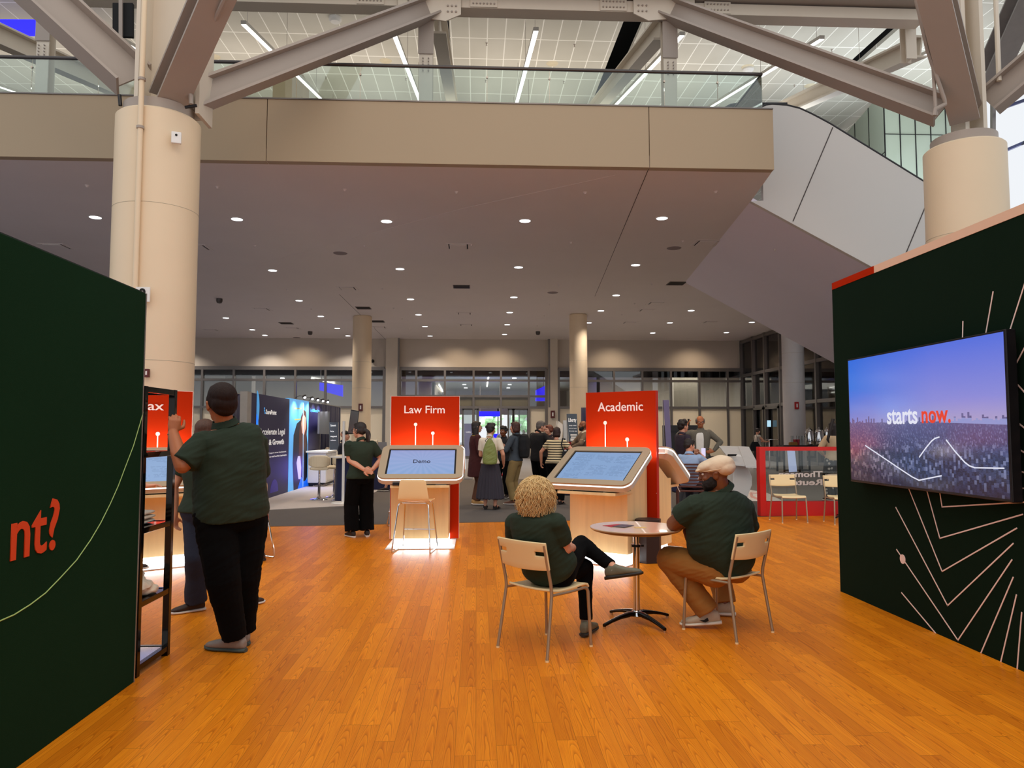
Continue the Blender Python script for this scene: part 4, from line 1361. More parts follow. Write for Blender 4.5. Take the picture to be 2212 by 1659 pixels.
# things on the kiosk shelves
def onk(k, x, y, z):
    a = k.rotation_euler[2]
    return V((k.location.x + x * cos(a) - y * sin(a), k.location.y + x * sin(a) + y * cos(a), z))
tray = MB().box(-.14, .14, -.07, .07, 0, .015).box(-.14, .14, -.07, -.062, .015, .035).box(-.14, .14, .062, .07, .015, .035).box(-.14, -.132, -.062, .062, .015, .035).box(.132, .14, -.062, .062, .015, .035)
tray.build('tray', DARK, loc=onk(kl, -.21, -.90, .833), label='small black tray on the law kiosk shelf holding white giveaways', cat='tray')
random.seed(5)
PL = mat('plush_white', '#F3E6CF', .8, var=.06, bump=.3, bs=40)
for i, (x, y, r, lb) in enumerate(((-.31, -.83, .030, 'leftmost small white plush ball in the black tray'), (-.235, -.82, .052, 'largest cream plush ball in the black tray'), (-.19, -.79, .042, 'white plush ball behind the largest one in the tray'), (-.14, -.82, .036, 'white plush ball right of the largest one in the tray'), (-.10, -.785, .03, 'rightmost small white plush ball in the tray'))):
    o = MB().ell((0, 0, r * .9), (r, r, r * .92), None, 16, 10).ell((r * .2, -r * .1, r * 1.9), (r * .5, r * .5, r * .45), None, 12, 8)
    o.build('plush_toy', PL, smooth=True, loc=onk(kl, x, y - .08, .848), label=lb, cat='plush toy', group='plush balls on the law kiosk')
for k_, x, y, rz, nm, lab, mm in ((kl, .27, -.80, .1, 'leaflet', 'white leaflet with red corner on the law kiosk shelf', WHITEP), (kl, .33, -.76, -.2, 'leaflet', 'red leaflet at the right end of the law kiosk shelf', REDD), (ka, -.31, -.78, .1, 'leaflet', 'pale green leaflet on the academic kiosk shelf', mat('mint_paper', '#B8DAC6', .6)), (ka, .27, -.80, .9, 'pen', 'silver pen on the academic kiosk shelf', CHROME)):
    (MB().box(-.07, .07, -.045, .045, 0, .003) if nm == 'leaflet' else MB().cyl((-.07, 0, .006), (.07, 0, .006), .005, None, 8)).build(nm, mm, loc=onk(k_, x, y - .09, .833), rz=k_.rotation_euler[2] + rz, label=lab, cat=nm)
for k_, pos in ((ka, 'academic'),):
    MB().box(-.05, .05, -.03, .03, 0, .03).build('card_box', DARK, loc=onk(k_, -.28, .86, .833), rz=k_.rotation_euler[2], label='small dark box on the rear shelf of the academic kiosk', cat='box')

# ------------------------------------------------------------------ bar stool at the law kiosk
def bar_stool(loc, rz, lab):
    s_ = empty('bar_stool', loc, rz, lab, 'stool', 'cream bar stools with sled legs')
    prof = [(.205, .615), (.20, .635), (.16, .640), (.05, .630), (-.08, .625), (-.15, .635), (-.185, .67), (-.20, .74), (-.215, .84), (-.225, .92)]
    m = MB()
    n = 9
    vs, fs = [], []
    for i, (y, z) in enumerate(prof):
        wv = .205 - .012 * max(0, i - 6)
        for k in range(n):
            t = 2 * k / (n - 1) - 1
            vs.append((wv * t, y + .02 * (t * t) * (1 if i > 5 else 0), z + .012 * t * t * (1 if i < 6 else 0)))
    for i in range(len(prof) - 1):
        for k in range(n - 1):
            fs.append((i * n + k, i * n + k + 1, (i + 1) * n + k + 1, (i + 1) * n + k))
    m.add(vs, fs)
    o = m.build('seat_shell', CREAM, s_, smooth='all')
    q = o.modifiers.new('s', 'SOLIDIFY'); q.thickness = .012; q.offset = 0
    q = o.modifiers.new('u', 'SUBSURF'); q.levels = 1; q.render_levels = 2
    for sx in (-1, 1):
        pts = [(sx * .16, -.12, .612), (sx * .185, -.15, .605), (sx * .195, -.165, .585), (sx * .245, -.27, .03), (sx * .245, -.268, .012), (sx * .24, -.24, .009), (sx * .235, .20, .009), (sx * .233, .225, .014), (sx * .23, .232, .035), (sx * .185, .15, .585), (sx * .175, .14, .605), (sx * .15, .12, .612)]
        MB().tube(pts, .0095, 8).build('sled_leg', CHROME, s_, smooth=True)
    MB().tube([(-.218, .205, .24), (.218, .205, .24)], .009, 8).build('foot_rest', CHROME, s_, smooth=True)
    MB().tube([(-.16, -.12, .612), (.16, -.12, .612)], .008, 8).tube([(-.15, .12, .612), (.15, .12, .612)], .008, 8).build('seat_frame', CHROME, s_, smooth=True)
    return s_
bar_stool((-.78, 9.74, 0), RD(-9), 'cream shell bar stool with chrome sled legs in front of the law kiosk')
st2 = bar_stool((-3.0, 9.35, 0), RD(55), 'cream bar stool under the seated person, behind the big man')
st3 = bar_stool((-3.55, 7.75, 0), RD(-35), 'cream bar stool at the tax kiosk, hidden behind the left wall')
bar_stool((-1.12, 12.2, 0), RD(150), 'cream bar stool behind the law kiosk, facing the camera')

# ------------------------------------------------------------------ cafe chairs and round table
def chair(loc, rz, lab):
    c = empty('cafe_chair', loc, rz, lab, 'chair', 'cream cafe chairs with taupe metal legs')
    n, L = 9, 9
    vs, fs = [], []
    prof = [(-.20, .452), (-.17, .442), (-.12, .436), (-.04, .434), (.05, .438), (.12, .444), (.17, .446), (.2, .438), (.215, .415)]
    for y, z in prof:
        for k in range(n):
            t = 2 * k / (n - 1) - 1
            vs.append((.205 * t * (1 - .05 * (y < -.15)), y, z + .008 * t * t))
    for i in range(len(prof) - 1):
        for k in range(n - 1):
            fs.append((i * n + k, i * n + k + 1, (i + 1) * n + k + 1, (i + 1) * n + k))
    o = MB().add(vs, fs).build('seat', CREAM, c, smooth='all')
    q = o.modifiers.new('s', 'SOLIDIFY'); q.thickness = .016; q.offset = -1
    q = o.modifiers.new('b', 'BEVEL'); q.width = .004; q.segments = 2
    # back rest with two slots
    nx, nz_ = 24, 6
    vs, fs = [], []
    for j in range(nz_ + 1):
        for i in range(nx + 1):
            t = 2 * i / nx - 1
            z = .595 + .185 * j / nz_ - .012 * (1 - t * t) * (1 if j == 0 else 0)
            vs.append((.232 * t, -.235 - .042 * (j / nz_) - .030 * (1 - t * t), z))
    for j in range(nz_):
        for i in range(nx):
            if j == 3 and (i in (1, 2, 3, 4) or i in (nx - 5, nx - 4, nx - 3, nx - 2)): continue
            a = j * (nx + 1) + i
            fs.append((a, a + 1, a + nx + 2, a + nx + 1))
    o = MB().add(vs, fs).build('backrest', CREAM, c, smooth='all')
    q = o.modifiers.new('s', 'SOLIDIFY'); q.thickness = .016; q.offset = 0
    q = o.modifiers.new('b', 'BEVEL'); q.width = .003; q.segments = 2
    for sx in (-1, 1):
        MB().tube([(sx * .237, -.272, .008), (sx * .222, -.215, .36), (sx * .219, -.205, .43), (sx * .219, -.212, .49), (sx * .220, -.245, .62), (sx * .220, -.278, .765)], .0115, 10).build('leg', LEGM, c, smooth=True)
        MB().tube([(sx * .215, .215, .008), (sx * .205, .195, .39), (sx * .203, .185, .412), (sx * .20, .16, .42)], .0115, 10).build('leg', LEGM, c, smooth=True)
        for y in (-.272, .215):
            MB().cyl((sx * (.237 if y < 0 else .215), y, 0), (sx * (.237 if y < 0 else .215), y, .012), .0135, None, 10).build('foot_cap', CREAM, c, smooth=True)
        MB().tube([(sx * .20, .17, .42), (sx * .205, 0, .415), (sx * .218, -.205, .42)], .010, 8).build('side_rail', LEGM, c, smooth=True)
    return c

c1 = chair((.515, 5.37, 0), RD(-48), 'cream cafe chair under the woman with curly blond hair')
def cp_chair(loc, rz, lab):
    return place(copy_tree(c1), loc, rz, lab)
cp_chair((1.905, 5.73, 0), RD(37), 'cream cafe chair under the man with the flat cap')
cp_chair((5.32, 12.48, 0), RD(180), 'empty cream cafe chair in front of the red framed glass screen')
cp_chair((6.10, 12.16, 0), RD(172), 'cream cafe chair cut off by the right green wall, beside the far table')

TOPM = mat('pale_laminate', '#DCC3A4', .22, var=.04, vs=3, coat=.3)
def cafe_table(x, y, rz, lab, r=.368):
    t = empty('cafe_table', (x, y, 0), rz, lab, 'table', 'round cafe tables with chrome column')
    MB().lathe([(r - .02, .738), (r - .004, .748), (r, .757), (r - .002, .762)], 64).build('tabletop', TOPM, t, smooth=True)
    MB().lathe([(r - .07, .722), (r - .02, .7375), (r - .0045, .7475)], 64).build('table_edge', mat('walnut_edge', '#6B4326', .4), t, smooth=True)
    MB().lathe([(.028, .09), (.028, .60), (.034, .601), (.034, .625), (.024, .626), (.024, .70), (.06, .705), (.075, .722)], 28).build('column', CHROME, t, smooth=True)
    MB().lathe([(.0355, .602), (.0355, .622)], 24).cyl((.03, -.03, .612), (.045, -.045, .612), .008, None, 8).build('collar', BLACK, t, smooth=True)
    MB().lathe([(.03, .05), (.05, .06), (.045, .09), (.03, .10)], 24).build('hub', CHROME, t, smooth=True)
    for k in range(4):
        a = k * pi / 2
        d = V((cos(a), sin(a), 0)); s_ = V((-sin(a), cos(a), 0))
        rings = [(d * q + V((0, 0, z)), s_, Z, w, h, 3.5) for q, z, w, h in ((.02, .075, .026, .022), (.08, .078, .024, .018), (.17, .066, .020, .012), (.25, .048, .018, .010), (.31, .030, .016, .010), (.33, .022, .015, .012))]
        lg = MB().loft(rings, 20).build('leg', BCHROME, t, smooth=True)
        MB().loft([(c_ - Z * .0035, a_, b_, ra * .8, rb * 1.02, 3.5) for c_, a_, b_, ra, rb, e_ in rings[1:5]], 16).build('black_inlay', BLACK, lg, smooth=True)
        MB().cyl(d * .325 + V((0, 0, 0)), d * .325 + V((0, 0, .014)), .013, None, 12).build('foot', CHROME, lg, smooth=True)
    return t
cafe_table(1.285, 5.99, RD(28), 'round cafe table with leaflets between the two seated people')
t2 = cafe_table(6.60, 12.90, RD(15), 'round cafe table cut off by the right green wall')
FR = mat('leaflet_red', '#B02434', .5, var=.2, vs=30)
for x, y, rz, lab, mm in ((1.13, 6.06, .5, 'dark red leaflet on the near round table', FR), (1.19, 6.02, .9, 'dark grey leaflet lying over the red one, near round table', mat('leaflet_grey', '#55505C', .5, var=.5, vs=40)), (1.31, 5.93, .1, 'small yellow card on the near round table', mat('card_yellow', '#E8C078', .5))):
    s_ = (.085, .055) if mm.name != 'card_yellow' else (.045, .028)
    MB().box(-s_[0], s_[0], -s_[1], s_[1], 0, .002).build('leaflet', mm, loc=(x, y, .7625 + (.0025 if 'over' in lab else 0)), rz=rz, label=lab, cat='leaflet', group='leaflets on the near round table')
# dark hexagonal bin behind the table
bx = atz(1395, 1219, 0)
hb = MB()
hb.prism([(bx.x + .07 + .165 * cos(RD(60 * k + 10)), bx.y + .17 + .165 * sin(RD(60 * k + 10)), 0) for k in range(6)], (0, 0, .50))
hb.build('waste_bin', mat('brown_black', '#2A1A18', .5), bevel=.004, label='dark brown hexagonal bin beside the academic kiosk', cat='bin')
# ------------------------------------------------------------------ booths in the background
PURP = mat('deep_purple_print', '#1B1242', .5, var=.2, vs=.9)
SKYB = mat('sky_blue_print', '#4FA8F0', .5, var=.05, emit='#4FA8F0', es=.35)
BX = -4.77
NP, NN = V((BX, 0, 0)), V((1, 0, 0))
def wb(u, v): return atplane(u, v, NP, NN)
bw = MB().box(BX - .12, BX, 15.9, 19.12, 0, 2.35).build('booth_wall', PURP, label='dark purple booth wall with white headline and blue logo', cat='booth wall')
MB().box(BX - .14, BX + .01, 15.62, 15.9, 0, 2.36).build('end_post', mat('post_grey', '#9A948C', .5), bw)
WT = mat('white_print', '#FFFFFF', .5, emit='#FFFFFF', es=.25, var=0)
def bt(s_, p0, p1, hpx, bold=0.0, align='l', m=WT):
    a, b = wb(*p0), wb(*p1)
    h = hpx * a.y / 1600
    return text(s_, 'lettering', m, a, V((0, 1, 0)), Z, abs(b.y - a.y), h, bw, bold=bold, extrude=.001, lift=.002)
bt('SurePoint', (574, 894), (597, 893.5), 9.5, .03)
bt('Accelerate Legal', (560, 939), (615, 938), 13.5, .008)
bt('Training & Growth', (548, 963), (613, 962), 12.5, .03)
bt('Build loyalty today and support career development', (548, 984), (618, 983), 3.5, .0)
bt('and stay ready for tomorrow with SurePoint Legal Insights', (546, 993), (619, 992), 3.5, .02)
for (u, v, r) in ((554, 881, .38), (553, 924, .30)):
    p = wb(u, v)
    MB().prism([p + V((.002, max(.0, r * .55 * cos(RD(a))), r * sin(RD(a)))) for a in range(-90, 91, 10)], (.002, 0, 0)).build('blue_disc', SKYB, bw)
for k, (u, v) in enumerate(((571, 882), (571, 887), (572.5, 892))):
    p = wb(u, v)
    MB().cbox(p + V((.002, 0, 0)), (.004, .07, .04)).build('logo_mark', SKYB, bw)
p = wb(592, 1063)
MB().prism([p + V((.002, .35 * cos(RD(a)), .30 * sin(RD(a)))) for a in range(0, 181, 15)], (.002, 0, 0)).build('violet_dome', mat('violet_print', '#3A2AA8', .5), bw)

# glowing photo panel of a woman beside it
pw = MB().box(BX - .12, BX, 19.16, 21.3, 0, 2.38).build('photo_wall', mat('photo_blue', '#5AA4DC', .5, emit='#5AA8E8', es=.55, var=.12, vs=.8), label='glowing light blue photo wall showing a long-haired person in a dark jacket', cat='booth wall')
def flat(name, pts, m, k, parent):
    return MB().prism([wb(*p) + V((k, 0, 0)) for p in pts], (.002, 0, 0)).build(name, m, parent)
flat('dark_coat', [(634, 1062), (632, 1000), (634, 940), (641, 915), (652, 905), (660, 915), (664, 960), (663, 1030), (655, 1050), (645, 1066)], mat('photo_dark', '#1A1620', .6, emit='#1A1620', es=.2), .002, pw)
flat('brown_hair', [(645, 990), (646, 935), (650, 900), (656, 885), (661, 890), (663, 925), (660, 960), (654, 985), (650, 1000)], mat('photo_hair', '#4A2318', .6, emit='#4A2318', es=.3), .004, pw)
flat('face', [(652, 935), (650.5, 915), (653, 900), (657, 897), (660, 903), (660, 925), (656, 940)], mat('photo_skin', '#D89A82', .6, emit='#D89A82', es=.4), .006, pw)
flat('white_shirt', [(644, 1035), (640, 1000), (643, 985), (648, 985), (650, 1010), (649, 1035)], WHITEP, .006, pw)
flat('blue_panel', [(640, 1064), (650, 1030), (655, 1040), (664, 1035), (666, 1052)], mat('photo_royal', '#1560E0', .5, emit='#1560E0', es=.8), .008, pw)
flat('yellow_line', [(636, 881), (650, 881.5), (650, 884), (636, 883.5)], mat('photo_yellow', '#C8C070', .5), .004, pw)
flat('yellow_line', [(636, 905), (650, 904), (650, 907), (636, 908)], MATS['photo_yellow'], .004, pw)
flat('frame_line', [(654, 870), (655, 870), (654, 1050), (653, 1052)], mat('photo_pale', '#A8D4F4', .5, emit='#A8D4F4', es=.5), .01, pw)
b2 = MB().box(BX - .10, BX, 21.34, 22.9, 0, 2.36).build('booth_wall', PURP, label='narrow dark purple booth wall right of the photo wall', cat='booth wall')
a_ = wb(671, 892); 
text('Legal Software Suite', 'lettering', SKYB, V((BX, 21.5, 2.1)), V((0, 1, 0)), Z, 1.25, .09, b2, bold=.02, extrude=.001)
for i, (y0, y1, x, lab) in enumerate(((15.55, 17.6, -5.4, 'navy drape left of the dark purple booth wall'), (22.95, 26.2, BX, 'long navy drape behind the white counter'))):
    m = MB()
    n = int((y1 - y0) / .05)
    pa = [(x + .035 * sin(k * 1.25) + .015 * sin(k * .41), y0 + (y1 - y0) * k / n) for k in range(n + 1)]
    vs = [(px_, py_, z) for z in (0.02, 2.38 if i == 0 else 2.36) for px_, py_ in pa]
    m.add(vs, [(k, k + 1, n + 2 + k, n + 1 + k) for k in range(n)])
    o = m.build('drape', NAVY, smooth='all', label=lab, cat='drape', group='navy pipe and drape')
    q = o.modifiers.new('s', 'SOLIDIFY'); q.thickness = .01
    MB().tube([(x, y0, 2.38), (x, y1, 2.38)], .015, 8).build('drape_pole', ALU, o)
m = MB(); n = 30
for k in range(1):
    xs = [3.02 + .6 * k_ / n for k_ in range(n + 1)]
    vs = [(x, 21.3 + .03 * sin(i * 1.3), z) for z in (.02, 2.22) for i, x in enumerate(xs)]
    m.add(vs, [(i, i + 1, n + 2 + i, n + 1 + i) for i in range(n)])
o = m.build('drape', NAVY, smooth='all', label='navy drape behind the bald bearded person, left of the academic kiosk', cat='drape', group='navy pipe and drape')
q = o.modifiers.new('s', 'SOLIDIFY'); q.thickness = .01
MB().box(3.22, 3.245, 21.2, 21.22, 1.55, 1.9).build('white_mark', WHITE, o)

# clip spotlights over the booth walls
for i, (y, lab) in enumerate(((19.6, 'first'), (20.5, 'second'), (21.2, 'third'), (21.9, 'fourth'), (22.6, 'fifth'))):
    o = empty('clip_spotlight', (BX + .02, y, 2.40), 0, 'small bright clip spotlight on top of the booth walls, %s from the left' % lab, 'spotlight', 'clip spotlights on the booth walls')
    MB().tube([(0, 0, 0), (.1, 0, .06), (.24, 0, .06)], .008, 6).build('arm', DARK, o, smooth=True)
    MB().cyl((.2, 0, .03), (.28, 0, .07), .04, .03, 12).build('lamp_head', DARK, o, smooth=True)
    MB().ell((.25, 0, .02), (.035, .035, .03)).build('bulb', mat('spot_bulb', '#FFFFFF', emit='#F4F2FF', es=14, var=0), o, smooth=True)
    spot('clip_spot_beam', (.27, 0, -.02), 55, 'c', 130, .8, .03, rot=(0, RD(18), 0), parent=o)

# pale booth carpet
pc = [atz(560, 1102), atz(752, 1092), atz(850, 1043), atz(640, 1043), atz(540, 1080)]
MB().prism([(p.x, p.y, -.008) for p in pc], (0, 0, .008)).build('floor_booth', mat('pale_booth_carpet', '#B8B0AC', .9, var=.08, vs=2, bump=.3, bs=120), **S)
# white counter
co = MB().box(-4.70, -4.20, 21.0, 22.5, .1, .94).build('counter', WHITEP, bevel=.005, label='white reception counter with doors at the end of the booth wall', cat='counter')
MB().box(-4.75, -4.14, 20.94, 22.56, .94, .985).build('counter_top', WHITEP, co, bevel=.003)
MB().box(-4.68, -4.24, 21.05, 22.45, .0, .1).build('plinth', DARK, co)
MB().box(-4.199, -4.185, 21.05, 21.70, .14, .90).build('door', WHITEP, co, bevel=.003)
MB().box(-4.199, -4.185, 21.74, 22.4, .14, .90).build('door', WHITEP, co, bevel=.003)
MB().box(-4.185, -4.16, 21.62, 21.66, .55, .8).build('door_handle', DARK, co)
MB().box(-4.185, -4.16, 21.78, 21.82, .55, .8).build('door_handle', DARK, co)
area('counter_blue_glow', (-4.5, 20.75, .5), .5, .6, 5, 'b', rot=(-pi / 2, 0, 0))

def pole_stool(loc, rz, lab):
    s_ = empty('swivel_stool', loc, rz, lab, 'stool', 'cream padded swivel bar stools')
    m = MB()
    m.loft([(V((0, y, .70 + .0 * y)), X, Z, .215 * (1 - .1 * abs(y / .2) ** 3), .04, 3) for y in [-.2 + .04 * k for k in range(11)]], 24)
    fuse(m, 'seat', mat('cream_leather', '#E4D6B8', .45, var=.04), s_, .012, 3)
    m = MB()
    for k in range(13):
        t = -1 + k / 6
        m.cbox((.215 * t * (1.0 if abs(t) < .8 else .98), -.20 + .07 * t * t, .86), (.045, .045, .27 - .10 * abs(t) ** 3), Matrix.Rotation(-.5 * t, 3, 'Z'))
    fuse(m, 'backrest', MATS['cream_leather'], s_, .012, 5)
    MB().lathe([(.2, 0), (.19, .012), (.06, .035), (.03, .07), (.03, .38), (.021, .385), (.021, .66), (.05, .67)], 28).build('chrome_base', CHROME, s_, smooth=True)
    MB().tube([(.02, .02, .33), (.14, .1, .30), (.14, .2, .30), (-.14, .2, .30), (-.14, .1, .30), (-.02, .02, .33)], .01, 8).build('foot_rest', CHROME, s_, smooth=True)
    return s_
p = atz(689, 1079); s1 = pole_stool((p.x, p.y, 0), RD(10), 'cream padded swivel stool nearest the photo wall, its back to the camera')
p = atz(722, 1074); place(copy_tree(s1), (p.x, p.y, 0), RD(62), 'cream padded swivel stool beside the draped high table')
p = atz(735, 1062); place(copy_tree(s1), (p.x + .1, p.y + .5, 0), RD(200), 'cream swivel stool mostly hidden behind the draped high table')
# draped high table with tilted screen on a pole
ht = MB().lathe([(.21, .02), (.20, .5), (.19, .93)], 20).build('high_table', NAVY, smooth=True, loc=(-2.93, 16.7, 0), label='high table with navy drape left of the ponytail woman', cat='table')
MB().lathe([(.33, .955), (.33, .985)], 36).build('tabletop', WHITEP, ht, smooth=True)
MB().lathe([(.28, 0), (.28, .02)], 30).build('base_plate', CHROME, ht, smooth=True)
MB().lathe([(.035, .93), (.035, .955)], 12).build('collar', CHROME, ht, smooth=True)
ss = empty('screen_stand', (-2.86, 16.15, 0), 0, 'dark tilted screen on a white pole behind the ponytail woman', 'screen')
MB().tube([(0, 0, .02), (0, 0, 1.75)], .03, 10).build('pole', WHITE, ss, smooth=True)
MB().lathe([(.25, 0), (.24, .02)], 24).build('base_plate', WHITE, ss)
q = [aty(u, v, 16.05) for u, v in ((758, 884.5), (775.5, 888), (770, 937.5), (751, 936.5))]
q = [world_to(ss, a) for a in q]
sc_ = MB().prism(q, (0, .045, 0)).build('screen', DARK, ss, bevel=.004)
qc = sum(q, V((0, 0, 0))) / 4
MB().prism([qc + (a - qc) * .93 + V((0, -.003, 0)) for a in q], (0, .002, 0)).build('display', mat('video_dark', '#000000', .15, emit='#55504E', es=.5, var=.8, vs=9), sc_)
hm = MB().prism([wb(u, v) + V((.18, 0, 0)) for u, v in ((673, 889), (696, 889), (695, 938), (672, 937))], (.05, 0, 0)).build('wall_screen', mat('screen_grey', '#5E5A5E', .4), label='grey back of a screen in front of the navy drape', cat='screen')
MB().box(BX, BX + .19, 23.0, 23.1, 1.6, 1.8).build('bracket', DARK, hm)
# roll-up banners
def banner(u0, u1, vt, vb, Y, m, lab, words, lean=0.0, mw=WT):
    a, b, c_, d = aty(u0, vt, Y), aty(u1, vt, Y), aty(u1 + lean, vb, Y), aty(u0 + lean, vb, Y)
    o = empty('rollup_banner', (a.x, Y, 0), 0, lab, 'banner')
    L = lambda p: world_to(o, p)
    MB().prism([L(a), L(b), L(c_), L(d)], (0, .015, 0)).build('banner_sheet', m, o)
    if d.z > .2:
        MB().tube([L(V((d.x, Y + .1, 0.02))), L(V((a.x, Y + .05, a.z)))], .012, 6).tube([L(V((c_.x, Y + .1, 0.02))), L(V((b.x, Y + .05, b.z)))], .012, 6).build('legs', ALU, o)
    MB().box(min(0, L(d).x), max(L(b).x, L(c_).x), -.08, .12, 0, .05).build('base', ALU, o)
    for w_, fx, v, hpx, wf in words:
        p = aty(u0 + (u1 - u0) * fx + lean * (v - vt) / (vb - vt), v, Y)
        text(w_, 'lettering', mw, L(p), X, Z, (u1 - u0) * wf * Y / 1600, hpx * Y / 1600, o, bold=.01, extrude=.001)
    return o
banner(1225, 1246, 894, 958, 20, mat('slate_banner', '#4A5664', .6), 'slate grey roll-up banner with white word above the bald person', (('Liberty', .08, 911, 8, .82), ('simply trusted', .12, 920, 2, .75), ('services and support', .10, 926, 2, .8), ('for every case', .10, 932, 2, .8)), 4)
o = bpy.data.objects['rollup_banner']
m = MB()
for k, (v0, v1, f0, f1) in enumerate(((938, 941, .2, .85), (943, 946, .25, .8), (947, 952, .2, .9))):
    pa = [world_to(o, aty(1225 + 21 * f + 3, v, 20)) + V((0, -.004, 0)) for f, v in ((f0, v0), (f1, v0), (f1, v1), (f0, v1))]
    m.prism(pa, (0, .003, 0))
m.build('white_graphic', WHITEP, o)
banner(711, 730, 912, 975, 22.3, mat('charcoal_banner', '#2E323C', .6), 'charcoal roll-up banner with small white text before the navy drape', (('Summit', .15, 921, 4, .6), ('For Law', .1, 933, 3, .4), ('integrated', .1, 944, 3, .7), ('software', .1, 952, 2, .6)), 2)
banner(1003, 1021, 915, 985, 24, mat('lavender_board', '#9AA0C8', .6), 'pale lavender sign board left of the standing group', (('Lobby', .2, 935, 4, .6),), 0)
banner(1217, 1227, 908, 975, 20.6, mat('white_board', '#C8CCD0', .5), 'narrow white easel board left of the slate banner', (), 1)
banner(1433, 1445, 864, 1000, 14.2, mat('violet_banner', '#6A6488', .6, var=.2, vs=2), 'tall dusky violet pop-up banner right of the academic panel', (), 8)
# easel with paper near the pier
e = empty('easel', (aty(1200, 900, 26).x, 26, 0), 0, 'thin easel with white paper near the pier in the background', 'easel')
MB().tube([(-.25, 0, 0), (0.05, 0, 1.9)], .015, 6).build('leg', WHITE, e)
MB().tube([(.3, 0, 0), (0.05, 0, 1.9)], .015, 6).build('leg', WHITE, e)
MB().prism([(-.05, -.03, 1.2), (.2, -.03, 1.2), (.28, -.03, 1.75), (.1, -.03, 1.9)], (0, .01, 0)).build('paper', WHITEP, e)

# dark trunk, brown slatted chair, white lectern, decal
tk = MB().box(5.2, 6.15, 19.9, 20.6, 0, 1.70).build('flight_case', mat('case_black', '#0D0C0E', .5, var=.3), bevel=.01, label='tall black case behind the two standing men', cat='case')
MB().box(5.2, 6.15, 19.885, 19.9, 1.52, 1.56).build('trim_line', DARK, tk)
MB().box(5.62, 5.72, 19.885, 19.9, 1.40, 1.45).build('white_tag', WHITEP, tk)
MB().box(5.0, 5.6, 18.4, 19.1, 0, .72).build('draped_table', mat('navy_cloth', '#101C50', .8, var=.2), bevel=.02, label='low navy draped table left of the two standing men', cat='table')
BRN = mat('brown_slats', '#4A2018', .4, var=.1)
sc2 = empty('slatted_chair', (3.98, 13.75, 0), RD(-12), 'dark brown slatted chair with the phone user, right of the academic kiosk', 'chair')
for sx in (-1, 1):
    MB().tube([(sx * .23, -.25, .0), (sx * .23, -.22, .45), (sx * .22, -.3, .98)], .018, 8).build('back_post', BRN, sc2, smooth=True)
    MB().tube([(sx * .23, .22, .0), (sx * .23, .20, .43)], .016, 8).build('leg', BRN, sc2, smooth=True)
for k in range(8):
    z = .52 + k * .058
    MB().cbox((0, -.225 - (z - .45) * .145, z), (.43, .014, .032)).build('slat', BRN, sc2, bevel=.003)
MB().box(-.23, .23, -.24, .22, .42, .455).build('seat', BRN, sc2, bevel=.008)
WL = mat('white_cord', '#E8DCD4', .5)
MB().tube([(-.23, -.30, .75), (-.26, -.32, .62), (-.24, -.3, .5), (-.2, -.28, .42)], .006, 5).tube([(-.2, -.33, .86), (-.1, -.33, .72)], .005, 5).tube([(.2, -.33, .86), (.12, -.33, .66)], .005, 5).build('white_cord', WL, sc2, smooth=True)
lc = empty('lectern', (5.42, 15.3, 0), 0, 'white lectern with tilted double panel beside the red frame', 'lectern')
Lw = lambda u, v, Y: world_to(lc, aty(u, v, Y))
MB().prism([Lw(u, v, 15.1) for u, v in ((1584, 984), (1600, 982), (1612, 1000), (1625, 1030), (1625, 1048), (1618, 1066), (1610, 1090), (1578, 1090), (1583, 1040))], (0, .35, 0)).build('pedestal', WHITE, lc, bevel=.02)
MB().prism([Lw(*a) for a in ((1554, 967, 15.5), (1602, 968, 15.5), (1628, 1010, 14.8), (1585, 1005, 14.8))], V((0, .03, .04))).build('left_panel', mat('grey_plastic', '#B8B6B4', .4), lc, bevel=.004)
MB().prism([Lw(*a) for a in ((1596, 967.5, 15.45), (1619, 969, 15.45), (1642, 1012, 14.75), (1611, 1010, 14.75))], V((0, .03, .04))).build('right_panel', MATS['grey_plastic'], lc, bevel=.004)
MB().prism([Lw(*a) for a in ((1573, 981, 15.0), (1592, 981, 15.0), (1590, 985, 15.0), (1572, 986, 15.0))], V((0, .03, 0))).build('hinge', BLACK, lc)
MB().tube([Lw(1590, 1090, 15.2) * 1.0, Lw(1590, 1090, 15.2) + V((0, 0, -.0))] if 0 else [(0, .1, 0), (0, .1, .3)], .2, 16).build('base', WHITE, lc, smooth=True)
dq = [atz(u, v, -.008) for u, v in ((1600, 1082), (1692, 1083), (1660, 1066), (1615, 1057), (1590, 1058))]
dc = MB().prism(dq, (0, 0, .002)).build('floor_decal', mat('decal_white', '#D8D2CE', .6), label='white floor decal with pale pink curves beside the red frame', cat='decal')
MB().tube([atz(u, v, -.004) for u, v in ((1640, 1080), (1625, 1074), (1622, 1066), (1640, 1066), (1650, 1072), (1645, 1078))], .035, 4).build('pink_curve', mat('decal_pink', '#D8A8A0', .6), dc)

# red framed glass screen
FY = 13.3
x0, x1 = aty(1641, 1000, FY).x, 8.2
zt, zb = 1.25, .26
rf = empty('glass_screen', (x0, FY, 0), 0, 'low glass screen in a thick red frame with mirrored grey lettering', 'screen')
RF = mat('signal_red', '#D01208', .4, var=.04, vs=1)
MB().box(0, .11, 0, .16, 0, zt).build('frame_post', RF, rf, bevel=.003)
MB().box(x1 - x0 - .11, x1 - x0, 0, .16, 0, zt).build('frame_post', RF, rf)
MB().box(.11, x1 - x0 - .11, 0, .16, zt - .07, zt).build('frame_top', RF, rf)
MB().box(.11, x1 - x0 - .11, 0, .16, 0, zb).build('frame_bottom', RF, rf)
MB().box(.11, x1 - x0 - .11, .075, .085, zb, zt - .07).build('glass_pane', GLC, rf)
TG = mat('frosted_letters', '#D8D4D0', .6, var=.02)
pe = aty(1777, 1030, FY + .09)
